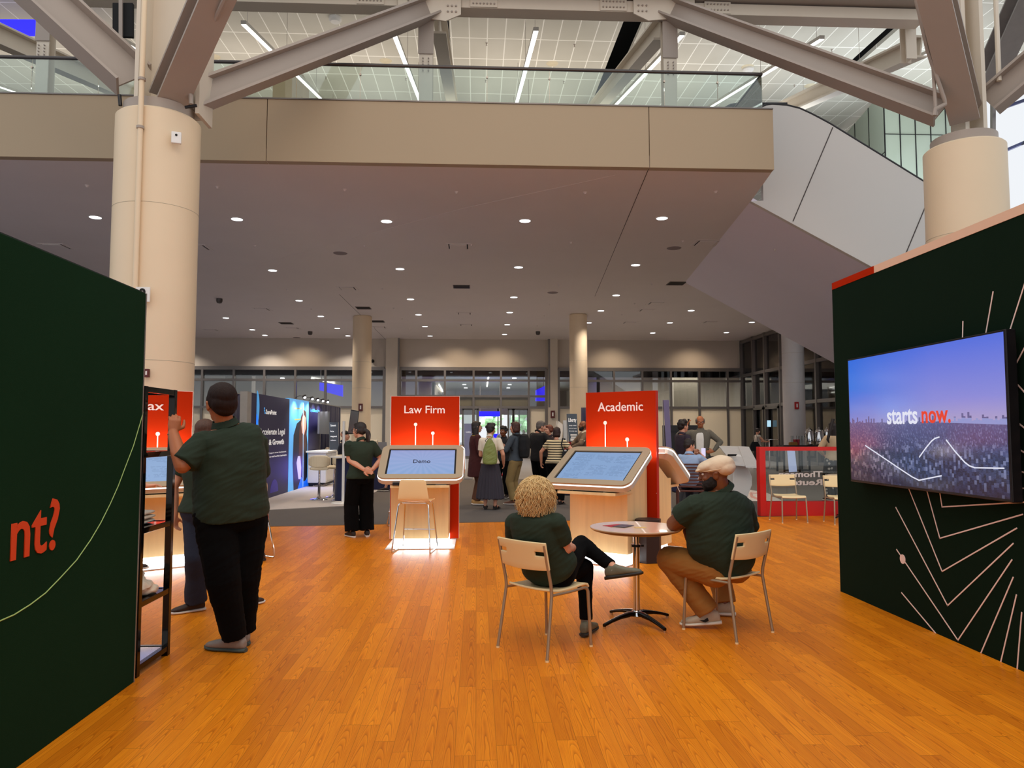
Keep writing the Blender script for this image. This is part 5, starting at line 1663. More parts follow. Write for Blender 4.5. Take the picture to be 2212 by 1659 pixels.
for w_, v, wpx, h in (('Thomson', 1030, 99, 12.5), ('Reuters', 1047.5, 92, 12.5)):
    p = world_to(rf, aty(1777, v, FY + .066))
    text(w_, 'lettering', TG, p, V((-1, 0, 0)), Z, wpx * FY / 1600, h * FY / 1600, rf, extrude=.001, bold=.03)

# coffee bar far right
CBY = 27.5
cb = empty('coffee_bar', (aty(1692, 960, CBY).x, CBY, 0), 0, 'high black-framed coffee bar table at the far right', 'table')
w_ = 4.4
zc = aty(1700, 962, CBY).z
MB().box(0, w_, 0, .7, zc - .05, zc).build('tabletop', DARK, cb)
for x in (.03, .62, 1.0, w_ / 2, w_ - .03):
    MB().box(x - .03, x + .03, 0, .05, 0, zc - .05).build('leg', BLACK, cb)
    MB().box(x - .03, x + .03, .65, .7, 0, zc - .05).build('leg', BLACK, cb)
MB().box(0, 1.0, 0, .05, .05, .1).build('foot_rail', BLACK, cb)
sg = MB().prism([aty(u, v, CBY - .15) for u, v in ((1701, 973), (1717, 974), (1722, 1019), (1705, 1020))], (0, .03, 0)).build('poster_stand', mat('pale_blue_glow', '#C8D0F8', .5, emit='#C8D4FF', es=.5), label='pale blue glowing poster leaning on the coffee bar', cat='poster')
for i, (u, s_, lab) in enumerate(((1749, .95, 'left tall chrome coffee urn on the black coffee bar'), (1770, .98, 'middle tall chrome coffee urn on the black coffee bar'), (1787, .72, 'smaller chrome coffee urn right of the two tall ones'), (1802, .78, 'rightmost chrome coffee urn beside the woman with a braid'))):
    p = aty(u, 955, CBY + .3)
    o = MB().lathe([(.10 * s_, 0), (.12 * s_, .03), (.06 * s_, .05), (.06 * s_, .12), (.15 * s_, .15), (.155 * s_, .5), (.13 * s_, .58), (.06 * s_, .63), (.02 * s_, .64), (.03 * s_, .68), (.001, .70)], 28).build('coffee_urn', CHROME, smooth=True, loc=(p.x, CBY + .3, zc), label=lab, cat='urn', group='chrome coffee urns on the bar')
    MB().cyl((0, -.15 * s_, .18), (0, -.24 * s_, .18), .018, None, 8).build('tap', DARK, o)
    for sx in (-1, 1): MB().tube([(sx * .15 * s_, 0, .45), (sx * .2 * s_, 0, .42), (sx * .2 * s_, 0, .32), (sx * .15 * s_, 0, .3)], .01, 6).build('handle', DARK, o, smooth=True)
CUPG = glass('cup_glass', '#E8ECEC', .15)
CUPR = mat('cup_red', '#A01828', .5)
for i, (u, r, h, m_, lab) in enumerate(((1711, .045, .36, CUPG, 'tall clear dispenser tube, leftmost on the coffee bar'), (1717, .06, .22, CUPR, 'left red cup stack on the coffee bar'), (1724, .06, .22, CUPR, 'right red cup stack on the coffee bar'), (1723, .045, .36, CUPG, 'tall clear dispenser tube behind the red cup stacks'), (1730, .045, .36, CUPG, 'clear dispenser tube, second from the right on the coffee bar'), (1735, .045, .36, CUPG, 'clear dispenser tube, rightmost on the coffee bar'))):
    p = aty(u, 950, CBY + (.3 if m_ is CUPG else .15))
    MB().lathe([(r * .8, 0), (r, h)], 16).build('cup_stack' if m_ is CUPR else 'dispenser_tube', m_, smooth=True, loc=(p.x, p.y, zc), label=lab, cat='cup stack' if m_ is CUPR else 'dispenser', group='cups on the coffee bar')
p = aty(1712, 958, CBY + .1)
MB().box(-.14, .14, -.08, .08, 0, .10).box(-.12, .12, -.06, .06, .10, .12).build('basket', mat('wicker', '#9A6A30', .8, var=.3, vs=40), loc=(p.x, CBY + .05, zc), label='small brown basket at the left end of the coffee bar', cat='basket')
# standing table near the side doors, lit poster on the door
ht2 = MB().lathe([(.38, 1.19), (.38, 1.215)], 32).build('standing_table', CHROME, smooth=True, loc=(12.25, 30.6, 0), label='slim round standing table in front of the walking woman', cat='table')
MB().lathe([(.3, 0), (.05, .03), (.03, .06), (.03, 1.19)], 20).build('column', CHROME, ht2, smooth=True)
q = [atplane(u, v, V((GX - .16, 0, 0)), V((1, 0, 0))) for u, v in ((1657, 908), (1665, 908), (1665, 922), (1657, 922))]
MB().prism(q, (.01, 0, 0)).build('door_poster', mat('poster_glow', '#A8D0E8', .5, emit='#A8D8F0', es=.7), label='small glowing blue notice on the right side door', cat='poster')
# laptop on a black table behind the ponytail woman, small red seat in the aisle
bt_ = empty('side_table', (aty(825, 970, 20).x, 20, 0), 0, 'black side table with laptop left of the law kiosk', 'table')
MB().box(-.3, .35, -.25, .25, .98, 1.02).build('tabletop', DARK, bt_)
MB().box(-.25, .3, -.2, .2, 0, .98).build('navy_skirt', NAVY, bt_)
lp = empty('laptop', (aty(826, 970, 20).x, 19.95, 1.022), RD(20), 'open grey laptop on the black side table', 'laptop')
MB().box(-.16, .16, -.11, .11, 0, .015).build('keyboard_base', mat('laptop_grey', '#6A6A70', .4, .4), lp)
MB().prism([(-.16, .11, .015), (.16, .11, .015), (.16, .17, .22), (-.16, .17, .22)], (0, .008, 0)).build('lid', MATS['laptop_grey'], lp)
MB().box(-.16, .12, -.12, .12, 0, .28).build('printer', mat('printer_white', '#D8CDB8', .5), bevel=.02, loc=(aty(816, 960, 20.0).x - .12, 20.0, 1.022), label='cream box-shaped printer left of the grey laptop', cat='printer')
rs_ = empty('folding_chair', (aty(1093, 1035, 18.5).x, 18.6, 0), RD(20), 'folding chair with bright red seat in the aisle between people', 'chair')
MB().box(-.2, .2, -.2, .2, .43, .47).build('seat', mat('bright_red', '#E01010', .5), rs_, bevel=.01)
for sx in (-1, 1):
    MB().tube([(sx * .2, -.25, 0), (sx * .2, .15, .45)], .012, 6).build('leg', CHROME, rs_)
    MB().tube([(sx * .2, .25, 0), (sx * .2, -.22, .5), (sx * .2, -.25, .8)], .012, 6).build('leg', CHROME, rs_)
MB().box(-.2, .2, -.26, -.24, .62, .8).build('backrest', MATS['bright_red'], rs_)
# navy table by the bald person
MB().box(1.95, 3.2, 17.9, 18.5, 0, .74).build('draped_table', NAVY, bevel=.02, label='navy draped table in front of the bald bearded person', cat='table')
# ------------------------------------------------------------------ people
U = V((0, 0, 1))


def cloth(name, col, rough=.85, **k):
    return mat(name, col, rough, var=k.pop('var', .10), vs=k.pop('vs', 8), bump=k.pop('bump', .12), bs=k.pop('bs', 220), sheen=.0, **k)


SKINS = {'light': mat('skin_light', '#D79A7C', .5, var=.08, vs=14), 'tan': mat('skin_tan', '#B0693F', .5, var=.08, vs=14), 'brown': mat('skin_brown', '#7A4526', .45, var=.1, vs=14), 'dark': mat('skin_dark', '#5A3220', .45, var=.1, vs=14)}
POLO = cloth('polo_green', '#1A2B1A')
BLKT = cloth('black_trousers', '#050506', 1.0, spec=.15)
HAIRB = mat('hair_brown', '#4A2712', .5, var=.45, vs=26, vec=(3, 3, .4), bump=.5, bs=60)
HAIRK = mat('hair_dark', '#1C100C', .5, var=.4, vs=26, vec=(3, 3, .4), bump=.5, bs=60)


def ik(a, c, l1, l2, pole):
    d = c - a
    L = min(d.length, (l1 + l2) * .998)
    dn = d.normalized()
    x = (l1 * l1 - l2 * l2 + L * L) / (2 * L)
    y = sqrt(max(0, l1 * l1 - x * x))
    n = (pole - dn * pole.dot(dn)).normalized()
    return a + dn * x + n * y, a + dn * L


def hand(mb, w, d, pn, thumb, curl=.5, s=1.0, spread=.0, n=8):
    """palm with four fingers and a thumb; d = fingers, pn = where the palm faces, thumb = side of the thumb"""
    d = d.normalized()
    pn = (pn - d * pn.dot(d)).normalized()
    t = (thumb - d * thumb.dot(d)); t = (t - pn * t.dot(pn)).normalized()
    mb.loft([(w - d * .01 * s, t, pn, .026 * s, .019 * s), (w + d * .02 * s, t, pn, .031 * s, .018 * s), (w + d * .05 * s, t, pn, .040 * s, .016 * s), (w + d * .085 * s, t, pn, .041 * s, .013 * s), (w + d * .094 * s, t, pn, .036 * s, .009 * s)], 14)
    for k, (o, L, r) in enumerate(((.031, .070, .0088), (.0105, .080, .0092), (-.0105, .075, .009), (-.031, .058, .0080))):
        p = w + d * (.088 - .004 * abs(k - 1)) * s + t * o * s
        pts, rad = [p - d * .01 * s, p], [r * s, r * s]
        a = curl * .45
        for q, f in enumerate((.45, .32, .25)):
            dd = (d * cos(a) + pn * sin(a) + t * (o * spread * 8)).normalized()
            p = p + dd * L * f * s
            pts.append(p)
            rad.append(r * s * (1 - .1 * (q + 1)))
            a += curl * .75
        mb.limb(pts, rad, n)
    p = w + d * .028 * s + t * .028 * s
    q = p + (d * .55 + t * .75 + pn * .25).normalized() * .038 * s
    r_ = q + (d * .85 + t * .25 + pn * (.25 + .3 * curl)).normalized() * .032 * s
    e = r_ + (d * .95 + pn * .5 * curl).normalized() * .022 * s
    mb.limb([p - t * .012 * s, q, r_, e], [.015 * s, .0125 * s, .0105 * s, .0085 * s], n)


def spine(J):
    """rings run along crotch, pelvis, waist, chest, shoulder line, neck"""
    return [J['pel'] - (J['waist'] - J['pel']).normalized() * J.get('crotch', .10), J['pel'], J['waist'], J['chest'], J['chest'].lerp(J['neck'], .68), J['neck']]


def catm(p, t):
    n = len(p) - 1
    i = min(int(t), n - 1)
    f = t - i
    a, b, c, d = p[max(i - 1, 0)], p[i], p[i + 1], p[min(i + 2, n)]
    return .5 * ((2 * b) + (c - a) * f + (2 * a - 5 * b + 4 * c - d) * f * f + (3 * b - a - 3 * c + d) * f ** 3)


def torso(mb, J, G, t0, t1, grow=0.0, n=16, hemflare=0.0):
    sp = spine(J)
    hw = [G['hip'][0] * .72, G['hip'][0], G['waist'][0], G['chest'][0], G['sh'][0], G['nk']]
    hd = [G['hip'][1] * .75, G['hip'][1], G['waist'][1], G['chest'][1], G['sh'][1], G['nk']]
    fo = G.get('fo', (0, 0, 0, 0, 0, 0))
    Rh, Rs = (J['hipR'] - J['hipL']).normalized(), (J['shR'] - J['shL']).normalized()
    rings = []
    for k in range(n + 1):
        t = t0 + (t1 - t0) * k / n
        c = catm(sp, t)
        tg = (catm(sp, min(t + .05, 5)) - catm(sp, max(t - .05, 0))).normalized()
        R = Rh.lerp(Rs, min(1, max(0, (t - 1) / 2.5))).normalized()
        R = (R - tg * R.dot(tg)).normalized()
        F = tg.cross(R).normalized()
        a, b, o = catm(hw, t), catm(hd, t), catm(fo, t)
        g = grow + hemflare * max(0, 1 - (t - t0) / .8)
        rings.append((c + F * o, R, F, a + g, b + g, 2.35 if t < 4.3 else 2.05))
    mb.loft(rings, 32)


def stand(h, th, pel_f=0.0, legs=.0, feet=.09, lean=0.0):
    th = RD(th)
    F, R = V((-sin(th), cos(th), 0)), V((cos(th), sin(th), 0))
    J = dict(F=F, R=R, h=h)
    J['pel'] = U * .525 * h + F * pel_f
    J['waist'] = U * .62 * h + F * (pel_f + .3 * lean)
    J['chest'] = U * .735 * h + F * .8 * lean
    J['neck'] = U * .845 * h + F * (-.01 + 1.15 * lean)
    J['head'] = U * .932 * h + F * (.02 + 1.3 * lean)
    J['HF'], J['HU'] = F.copy(), U.copy()
    for s_, k in (('L', -1), ('R', 1)):
        J['sh' + s_] = U * .803 * h + R * k * .099 * h + F * lean
        J['hip' + s_] = U * .515 * h + R * k * .052 * h + F * pel_f
        J['an' + s_] = U * .048 * h + R * k * (feet) + F * (legs * k)
        J['kn' + s_], _ = ik(J['hip' + s_], J['an' + s_], .245 * h, .235 * h, F + R * k * .15)
        J['toe' + s_] = (F + R * k * .22).normalized()
    return J


def arm(J, s_, off, pole, hd=None, pn=None, th=None, curl=.6):
    """off = wrist relative to the shoulder in body axes (right, front, up)"""
    F, R, h = J['F'], J['R'], J['h']
    k = 1 if s_ == 'R' else -1
    w = J['sh' + s_] + R * off[0] + F * off[1] + U * off[2]
    J['el' + s_], J['wr' + s_] = ik(J['sh' + s_], w, .172 * h, .148 * h, R * pole[0] + F * pole[1] + U * pole[2])
    J['hd' + s_] = (R * hd[0] + F * hd[1] + U * hd[2]) if hd else (J['wr' + s_] - J['el' + s_])
    J['pn' + s_] = (R * pn[0] + F * pn[1] + U * pn[2]) if pn else -R * k
    J['th' + s_] = (R * th[0] + F * th[1] + U * th[2]) if th else F
    J['curl' + s_] = curl


def noise3(p, s_): return noise.noise(V((p.x * s_[0], p.y * s_[1], p.z * s_[2])))


def folds(amp, seed=0, sc=(7, 7, 16)):
    o = V((seed * 1.7, seed * .9, seed * 2.3))
    def f(p, n):
        q = p + o
        a = noise3(q, sc)
        b = noise3(V((q.x + q.z * .7, q.y, q.z - q.x * .6)), (5, 5, 26))
        c = noise3(q, (3.2, 3.2, 4.5))
        return n * amp * (a * .45 + c * .8 + (1 - abs(b) * 2.2) * .22 - .1)
    return f


def build_person(base, J, G, label, skin='light', shirt=POLO, trou=BLKT, shoe='#2A2220', hair='short', hairm=HAIRB, sleeve=.72, fine=False, hem=.86, trou_len=.97, leg_r=(.098, .085, .075, .066), skirt=None, coat=None, face=True, shoe_sole='#D8D0C8', collar=True, amp=.006, hscale=1.0, group=None, sandal=False, barelegs=False, armr=1.0, headh=None, longsleeve=False, beard=None, sock=None, glasses=False, seated=False):
    vx = .0058 if fine else .0105
    s = J['h'] / 1.7
    base = V(base)
    HF, HU = J['HF'].normalized(), J['HU'].normalized()
    HR = HF.cross(HU).normalized(); HU = HR.cross(HF).normalized()
    M = Matrix((HR, HF, HU)).transposed()
    hc = J['head']
    q = s * hscale
    sk = SKINS[skin]
    nf = 8 if fine else 7
    mb = MB()
    # trunk, neck, head
    torso(mb, J, G, .3, 5, -.020)
    mb.limb([J['neck'] - (hc - J['neck']) * .15, hc - HU * .04 * q - HF * .01 * q], [G['nk'] * 1.02, G['nk'] * .92], 14)
    E = lambda x, y, z, a, b, c: mb.ell(hc + M @ V((x, y, z)) * q, (a * q, b * q, c * q), M, 18, 12)
    E(0, -.012, .030, .074, .094, .084)
    E(0, .018, -.020, .064, .076, .082)
    E(0, .040, -.072, .046, .050, .040)
    E(0, .058, -.094, .022, .024, .018)
    E(0, .098, -.016, .0125, .016, .028); E(0, .106, -.034, .017, .014, .012)
    E(0, .078, .018, .050, .016, .012)
    E(.036, .066, -.030, .022, .024, .022); E(-.036, .066, -.030, .022, .024, .022)
    E(0, .088, -.066, .022, .010, .005); E(0, .086, -.076, .019, .010, .006)
    for k in (-1, 1):
        E(k * .077, -.006, -.012, .010, .022, .032)
        E(k * .080, -.010, .006, .012, .016, .014)
    for s_ in 'LR':
        sh, el, wr = J['sh' + s_], J['el' + s_], J['wr' + s_]
        a = armr * s
        mb.limb([sh, sh.lerp(el, .5), el, el.lerp(wr, .35), wr], [.054 * a, .049 * a, .040 * a, .040 * a, .0275 * a], 14)
        hand(mb, wr, J['hd' + s_], J['pn' + s_], J['th' + s_], J['curl' + s_], s * .98, n=nf)
        hp, kn, an, toe = J['hip' + s_], J['kn' + s_], J['an' + s_], J['toe' + s_].normalized()
        lr = (.075, .066, .052, .050, .034) if not barelegs else (.070, .062, .050, .049, .033)
        mb.limb([hp, hp.lerp(kn, .5), kn, kn.lerp(an, .35), an], [r * s for r in lr], 12)
        up = J.get('fu' + s_, U)
        mb.limb([an, an - up * .035 * s + toe * .10 * s, an - up * .045 * s + toe * .17 * s], [.032 * s, .026 * s, .016 * s], 8)
    body = fuse(mb, 'person', sk, None, vx, 2)
    body.location = base
    tag(body, label, 'person', group)
    # eyes, brows, lips
    if face:
        for k in (-1, 1):
            e = MB().ell(hc + M @ V((k * .030, .082, .0)) * q, (.0125 * q, .010 * q, .0095 * q), M, 12, 8).build('eye', mat('eye_white', '#E8E2DC', .3), body, smooth=True)
            MB().ell(hc + M @ V((k * .030, .0895, .0)) * q, (.0055 * q, .0035 * q, .0055 * q), M, 10, 6).build('iris', mat('iris_dark', '#20140E', .3), e, smooth=True)
        MB().ell(hc + M @ V((-.03, .089, .020)) * q, (.017 * q, .006 * q, .003 * q), M, 10, 6).ell(hc + M @ V((.03, .089, .020)) * q, (.017 * q, .006 * q, .003 * q), M, 10, 6).build('eyebrows', hairm if hair != 'bald' else HAIRK, body, smooth=True)
        MB().ell(hc + M @ V((0, .0945, -.071)) * q, (.020 * q, .006 * q, .006 * q), M, 12, 6).build('lips', mat('lips', '#9A4A40', .4), body, smooth=True)
    if glasses:
        g = MB()
        for k in (-1, 1):
            cc = hc + M @ V((k * .032, .104, .002)) * q
            g.tube([cc + (HR * cos(a_) * .023 + HU * sin(a_) * .018) * q for a_ in [i * pi / 6 for i in range(12)]], .0022 * q, 5, True)
            g.tube([hc + M @ V((k * .055, .100, .006)) * q, hc + M @ V((k * .082, .0, .004)) * q], .002 * q, 5)
        g.tube([hc + M @ V((-.010, .106, .004)) * q, hc + M @ V((.010, .106, .004)) * q], .002 * q, 5)
        g.build('glasses', DARK, body)
    # shirt
    mb = MB()
    torso(mb, J, G, hem, 4.62, .014, 18, .008)
    for s_ in 'LR':
        sh, el, wr = J['sh' + s_], J['el' + s_], J['wr' + s_]
        a = armr * s
        if longsleeve:
            mb.limb([sh, sh.lerp(el, .5), el, el.lerp(wr, .5), el.lerp(wr, .94)], [.068 * a, .062 * a, .055 * a, .048 * a, .038 * a], 16)
        else:
            e = sh.lerp(el, sleeve)
            d = (el - sh).normalized()
            aa, bb = frame_of(d)
            mb.ell(sh - U * .006, (.069 * a,) * 3, None, 16, 10)
            mb.loft([(sh - d * .01, aa, bb, .070 * a, .070 * a, 2), (sh.lerp(el, sleeve * .5), aa, bb, .069 * a, .069 * a, 2), (e, aa, bb, .066 * a, .066 * a, 2)], 20)
    shirt_o = fuse(mb, 'shirt' if not coat else 'blouse', shirt, body, vx * (1.15 if fine else 1.0), 4, folds(amp, int(base.x * 7 + base.y * 3)))
    if collar:
        nk = J['neck']; dn = (hc - HU * .05 - nk).normalized()
        aa = (J['shR'] - J['shL']).normalized(); aa = (aa - dn * aa.dot(dn)).normalized(); bb = dn.cross(aa)
        r = G['nk'] + .011
        c0 = nk + dn * .0
        m = MB()
        rs = [(c0 - dn * .012, aa, bb, r + .022, r + .022, 2), (c0 + dn * .012, aa, bb, r + .010, r + .010, 2), (c0 + dn * .034, aa, bb, r + .001, r + .001, 2), (c0 + dn * .038, aa, bb, r - .004, r - .004, 2), (c0 + dn * .0, aa, bb, r - .006, r - .004, 2)]
        m.loft(rs, 28)
        fuse(m, 'collar', shirt, shirt_o, .005, 1)
    # trousers or skirt
    if skirt:
        m = MB()
        zt = J['pel'] + U * .10
        rings = []
        for k in range(9):
            t = k / 8
            c = zt.lerp(V((J['pel'].x, J['pel'].y, skirt['z'])), t)
            rings.append((c, J['R'], J['F'], G['waist'][0] + .01 + (skirt['w'] - G['waist'][0]) * t ** .7, G['waist'][1] + .01 + (skirt['w'] * .8 - G['waist'][1]) * t ** .7, 2.1))
        m.loft(rings, 64)
        cz_ = J['pel'].copy()
        def pleat(p, n):
            a_ = math.atan2(p.y - cz_.y, p.x - cz_.x)
            return n * (.010 * sin(a_ * 18) + .006 * sin(a_ * 7 + 1)) * min(1, max(0, (cz_.z + .05 - p.z) / .4))
        fuse(m, 'skirt', skirt['m'], body, vx, 2, pleat)
    if coat:
        m = MB()
        torso(m, J, G, .86, 4.5, .03, 16)
        for s_ in 'LR':
            sh, el, wr = J['sh' + s_], J['el' + s_], J['wr' + s_]
            m.limb([sh, sh.lerp(el, .5), el, el.lerp(wr, .5), el.lerp(wr, .95)], [.078 * s, .070 * s, .060 * s, .053 * s, .046 * s], 14)
        pz = J['pel']
        rings = [(V((pz.x, pz.y, pz.z + .03)).lerp(V((pz.x, pz.y, coat['z'])), t), J['R'], J['F'], G['hip'][0] + .03 + .03 * t, G['hip'][1] + .03 + .03 * t, 2.2) for t in (0, .3, .7, 1)]
        m.loft(rings, 32)
        fuse(m, 'coat', coat['m'], body, vx, 3, folds(.008, 3, (5, 5, 5)))
    if not skirt and trou:
        m = MB()
        torso(m, J, G, 0.0, G.get('tt', 1.6) if not seated else .9, .007 if not seated else -.006, 10)
        for s_ in 'LR':
            hp, kn, an = J['hip' + s_], J['kn' + s_], J['an' + s_]
            e = kn.lerp(an, trou_len)
            k2 = leg_r
            if barelegs: e = kn.lerp(an, .25)
            m.limb([hp, hp.lerp(kn, .45), kn], [k2[0] * s, (k2[0] * .55 + k2[1] * .45) * s, k2[1] * s], 16)
            d = (e - kn).normalized(); aa, bb = frame_of(d)
            m.loft([(kn, aa, bb, k2[1] * s, k2[1] * s, 2), (kn.lerp(e, .4), aa, bb, k2[2] * s, k2[2] * s, 2), (e, aa, bb, k2[3] * s, k2[3] * s, 2)], 20)
        fuse(m, 'trousers', trou, body, vx * (1.15 if fine else 1), 3, folds(amp * 1.1, 5, (8, 8, 11)))
    # shoes
    if shoe:
        sm, so = mat('shoe_' + shoe.strip('#'), shoe, .6, var=.15, vs=30), mat('sole_' + shoe_sole.strip('#'), shoe_sole, .6)
        for s_ in 'LR':
            an, f = J['an' + s_], J['toe' + s_].normalized()
            up = J.get('fu' + s_, U); up = (up - f * up.dot(f)).normalized(); sd = f.cross(up)
            g0 = an - up * .082 * s
            rg = lambda rs, z0: [(g0 + f * x * s + up * z * s, sd, up, w_ * s, h_ * s, 2.6) for x, w_, h_, z in rs]
            if sandal:
                m = MB().loft(rg([(-.06, .025, .008, .012), (-.03, .034, .01, .012), (.05, .032, .009, .012), (.12, .042, .009, .012), (.18, .034, .008, .012), (.20, .02, .007, .012)], 0), 18)
                o = m.build('sandal', sm, body, smooth=True)
                MB().loft(rg([(.09, .045, .022, .04), (.12, .045, .02, .035)], 0), 18).loft(rg([(-.01, .040, .05, .05), (.012, .040, .05, .05)], 0), 18).build('strap', sm, o, smooth=True)
                continue
            m = MB().loft(rg([(-.075, .020, .022, .048), (-.062, .031, .038, .058), (-.03, .037, .046, .062), (.02, .037, .046, .062), (.06, .041, .036, .052), (.11, .046, .027, .043), (.16, .045, .022, .037), (.195, .034, .017, .032), (.212, .016, .010, .028)], 0), 22)
            o = fuse(m, 'shoe', sm, body, .006 if fine else .008, 2)
            MB().loft(rg([(-.082, .020, .013, .013), (-.066, .034, .014, .014), (-.02, .040, .014, .014), (.05, .040, .013, .013), (.12, .049, .013, .013), (.17, .047, .013, .014), (.205, .034, .012, .016), (.222, .014, .009, .018)], 0), 24).build('sole', so, o, smooth=True)
            if sock: MB().tube([an + (J['kn' + s_] - an) * .22, an - up * .03 * s], .040 * s, 14).build('sock', mat('sock_' + sock.strip('#'), sock, .9), body, smooth=True)
    # hair
    if hair != 'bald':
        mb = MB()
        E = lambda x, y, z, a, b, c: mb.ell(hc + M @ V((x, y, z)) * q, (a * q, b * q, c * q), M, 20, 14)
        E(0, -.020, .044, .082, .098, .084)
        E(0, -.050, .000, .078, .064, .070)
        if hair in ('short', 'bushy'):
            E(.066, -.012, .018, .020, .050, .045); E(-.066, -.012, .018, .020, .050, .045)
            E(0, -.070, -.040, .058, .032, .035)
            E(0, .045, .085, .055, .045, .032)
        if hair == 'bushy':
            for a_, b_, c_ in ((0, .03, .11), (.05, .0, .10), (-.05, .0, .10), (0, -.06, .10), (.06, -.05, .05), (-.06, -.05, .05)): E(a_, b_, c_, .045, .045, .04)
        if hair in ('bob', 'long', 'ponytail', 'bun'):
            E(.068, -.010, .0, .020, .048, .055); E(-.068, -.010, .0, .020, .048, .055)
            E(0, .050, .085, .050, .040, .026)
        if hair == 'bob':
            E(0, -.06, -.05, .080, .050, .065); E(.058, -.03, -.055, .032, .050, .060); E(-.058, -.03, -.055, .032, .050, .060)
        if hair == 'long':
            for t in range(8): E(.0, -.075 + .004 * t, -.03 - .032 * t, .082 - .002 * t, .035, .045); 
            for k in (-1, 1):
                for t in range(6): E(k * (.070), -.01 - .004 * t, -.03 - .032 * t, .024, .040, .035)
        if hair == 'ponytail':
            E(-.0, -.115, -.005, .034, .030, .034)
            pts = [(0, -.125, .0), (.012, -.145, -.03), (.022, -.150, -.07), (.026, -.145, -.11), (.034, -.135, -.15), (.030, -.12, -.185), (.02, -.11, -.205)]
            mb.limb([hc + M @ V(p_) * q for p_ in pts], [r_ * q for r_ in (.026, .034, .038, .036, .032, .022, .010)], 14)
        if hair == 'bun': E(0, -.105, .03, .038, .036, .036)
        if hair == 'fringe': # receding, grey sides
            mb = MB()
            for k in (-1, 1): E(k * .066, -.015, .020, .022, .062, .050)
            E(0, -.060, .02, .078, .050, .070)
        if hair == 'curly':
            E(0, -.03, .02, .096, .104, .102); E(0, -.04, -.05, .100, .09, .09); E(0, -.03, .06, .080, .086, .06); E(0, -.04, -.10, .090, .07, .06)
        mv = Matrix((HR, HF, HU))
        def strands(p, n):
            l = mv @ (p - hc)
            a_ = math.atan2(l.x, l.y)
            return n * (.002 * noise.noise(V((a_ * 9, l.z * 5, 0))) + .0022 * noise.noise(V((a_ * 34, l.z * 9, 3)))) * (2 if hair == 'curly' else 1)
        ho = fuse(mb, 'hair', hairm, body, .006 if fine else .009, 3, strands)
    if beard:
        mb = MB()
        E = lambda x, y, z, a, b, c: mb.ell(hc + M @ V((x, y, z)) * q, (a * q, b * q, c * q), M, 16, 10)
        E(0, .046, -.080, .054, .056, .046); E(.046, .05, -.07, .02, .04, .035); E(-.046, .05, -.07, .02, .04, .035); E(.052, .022, -.055, .018, .036, .045); E(-.052, .022, -.055, .018, .036, .045); E(0, .06, -.105, .034, .034, .024)
        fuse(mb, 'beard', beard, body, .006, 2, lambda p, n: n * .003 * noise.noise(p * 90))
    return body


def girth(kind, s=1.0, w=1.0):
    g = {'f': dict(hip=(.170, .118), waist=(.132, .098), chest=(.148, .112), sh=(.150, .082), nk=.047),
         'm': dict(hip=(.160, .115), waist=(.148, .112), chest=(.172, .125), sh=(.178, .090), nk=.056)}[kind]
    o = {k: ((v[0] * s * w, v[1] * s * w) if isinstance(v, tuple) else v * s) for k, v in g.items()}
    return o


def px(base, u, v, Y): return aty(u, v, Y) - base

# --- 1: big man holding the shelf
B = V(((500 - 1030) * 5.33 / 1600 + .0, 5.33, 0))
P = lambda u, v, Y: px(B, u, v, Y)
th = RD(25)
J = dict(F=V((-sin(th), cos(th), 0)), R=V((cos(th), sin(th), 0)), h=1.84)
J.update(pel=P(500, 1112, 5.38), waist=P(501, 1042, 5.34), chest=P(500, 975, 5.34), neck=P(486, 916, 5.31), head=P(478, 872, 5.28),
         HF=V((-.60, .80, .02)), HU=V((-.03, 0, 1)),
         shL=P(440, 955, 5.22), elL=P(394, 1006, 5.10), wrL=P(374, 937, 5.20), shR=P(552, 955, 5.50), elR=P(560, 1030, 5.68), wrR=P(520, 1050, 5.85),
         hipL=P(464, 1120, 5.30), hipR=P(534, 1118, 5.45), knL=P(481, 1248, 5.24), knR=P(528, 1240, 5.42), anL=P(508, 1378, 5.36), anR=P(527, 1364, 5.55),
         toeL=V((-.95, .30, 0)), toeR=V((-.45, .90, 0)), crotch=.09)
J['anL'].z = J['anR'].z = .088
J.update(hdL=V((.06, .10, 1)), pnL=V((-.55, .8, 0)), thL=V((.85, .5, .1)), curlL=1.05, hdR=V((-.7, .5, .1)), pnR=V((0, 0, -1)), thR=V((0, 1, 0)), curlR=.6)
G = dict(hip=(.236, .178), waist=(.236, .185), chest=(.228, .165), sh=(.205, .115), nk=.066, fo=(0, 0, .03, .01, 0, 0), tt=1.25)
b1 = build_person(B, J, G, 'big brown-haired person in dark green polo and black trousers holding the chrome shelf', skin='tan', shoe='#8A8078', shoe_sole='#3E4C4A', hair='short', hairm=mat('hair_auburn', '#200C05', .6, spec=.25, var=.5, vs=26, vec=(3, 3, .4), bump=.5, bs=70), fine=True, leg_r=(.135, .105, .092, .082), armr=1.22, sleeve=.93, hem=.98, amp=.014, hscale=1.10, trou_len=.98)
MB().lathe([(.0, 0)] and [(.038, -.002), (.0395, 0), (.038, .002)], 20, J['wrL'] + V((0, 0, -.005))).build('bracelet', BRN, b1, smooth=True)

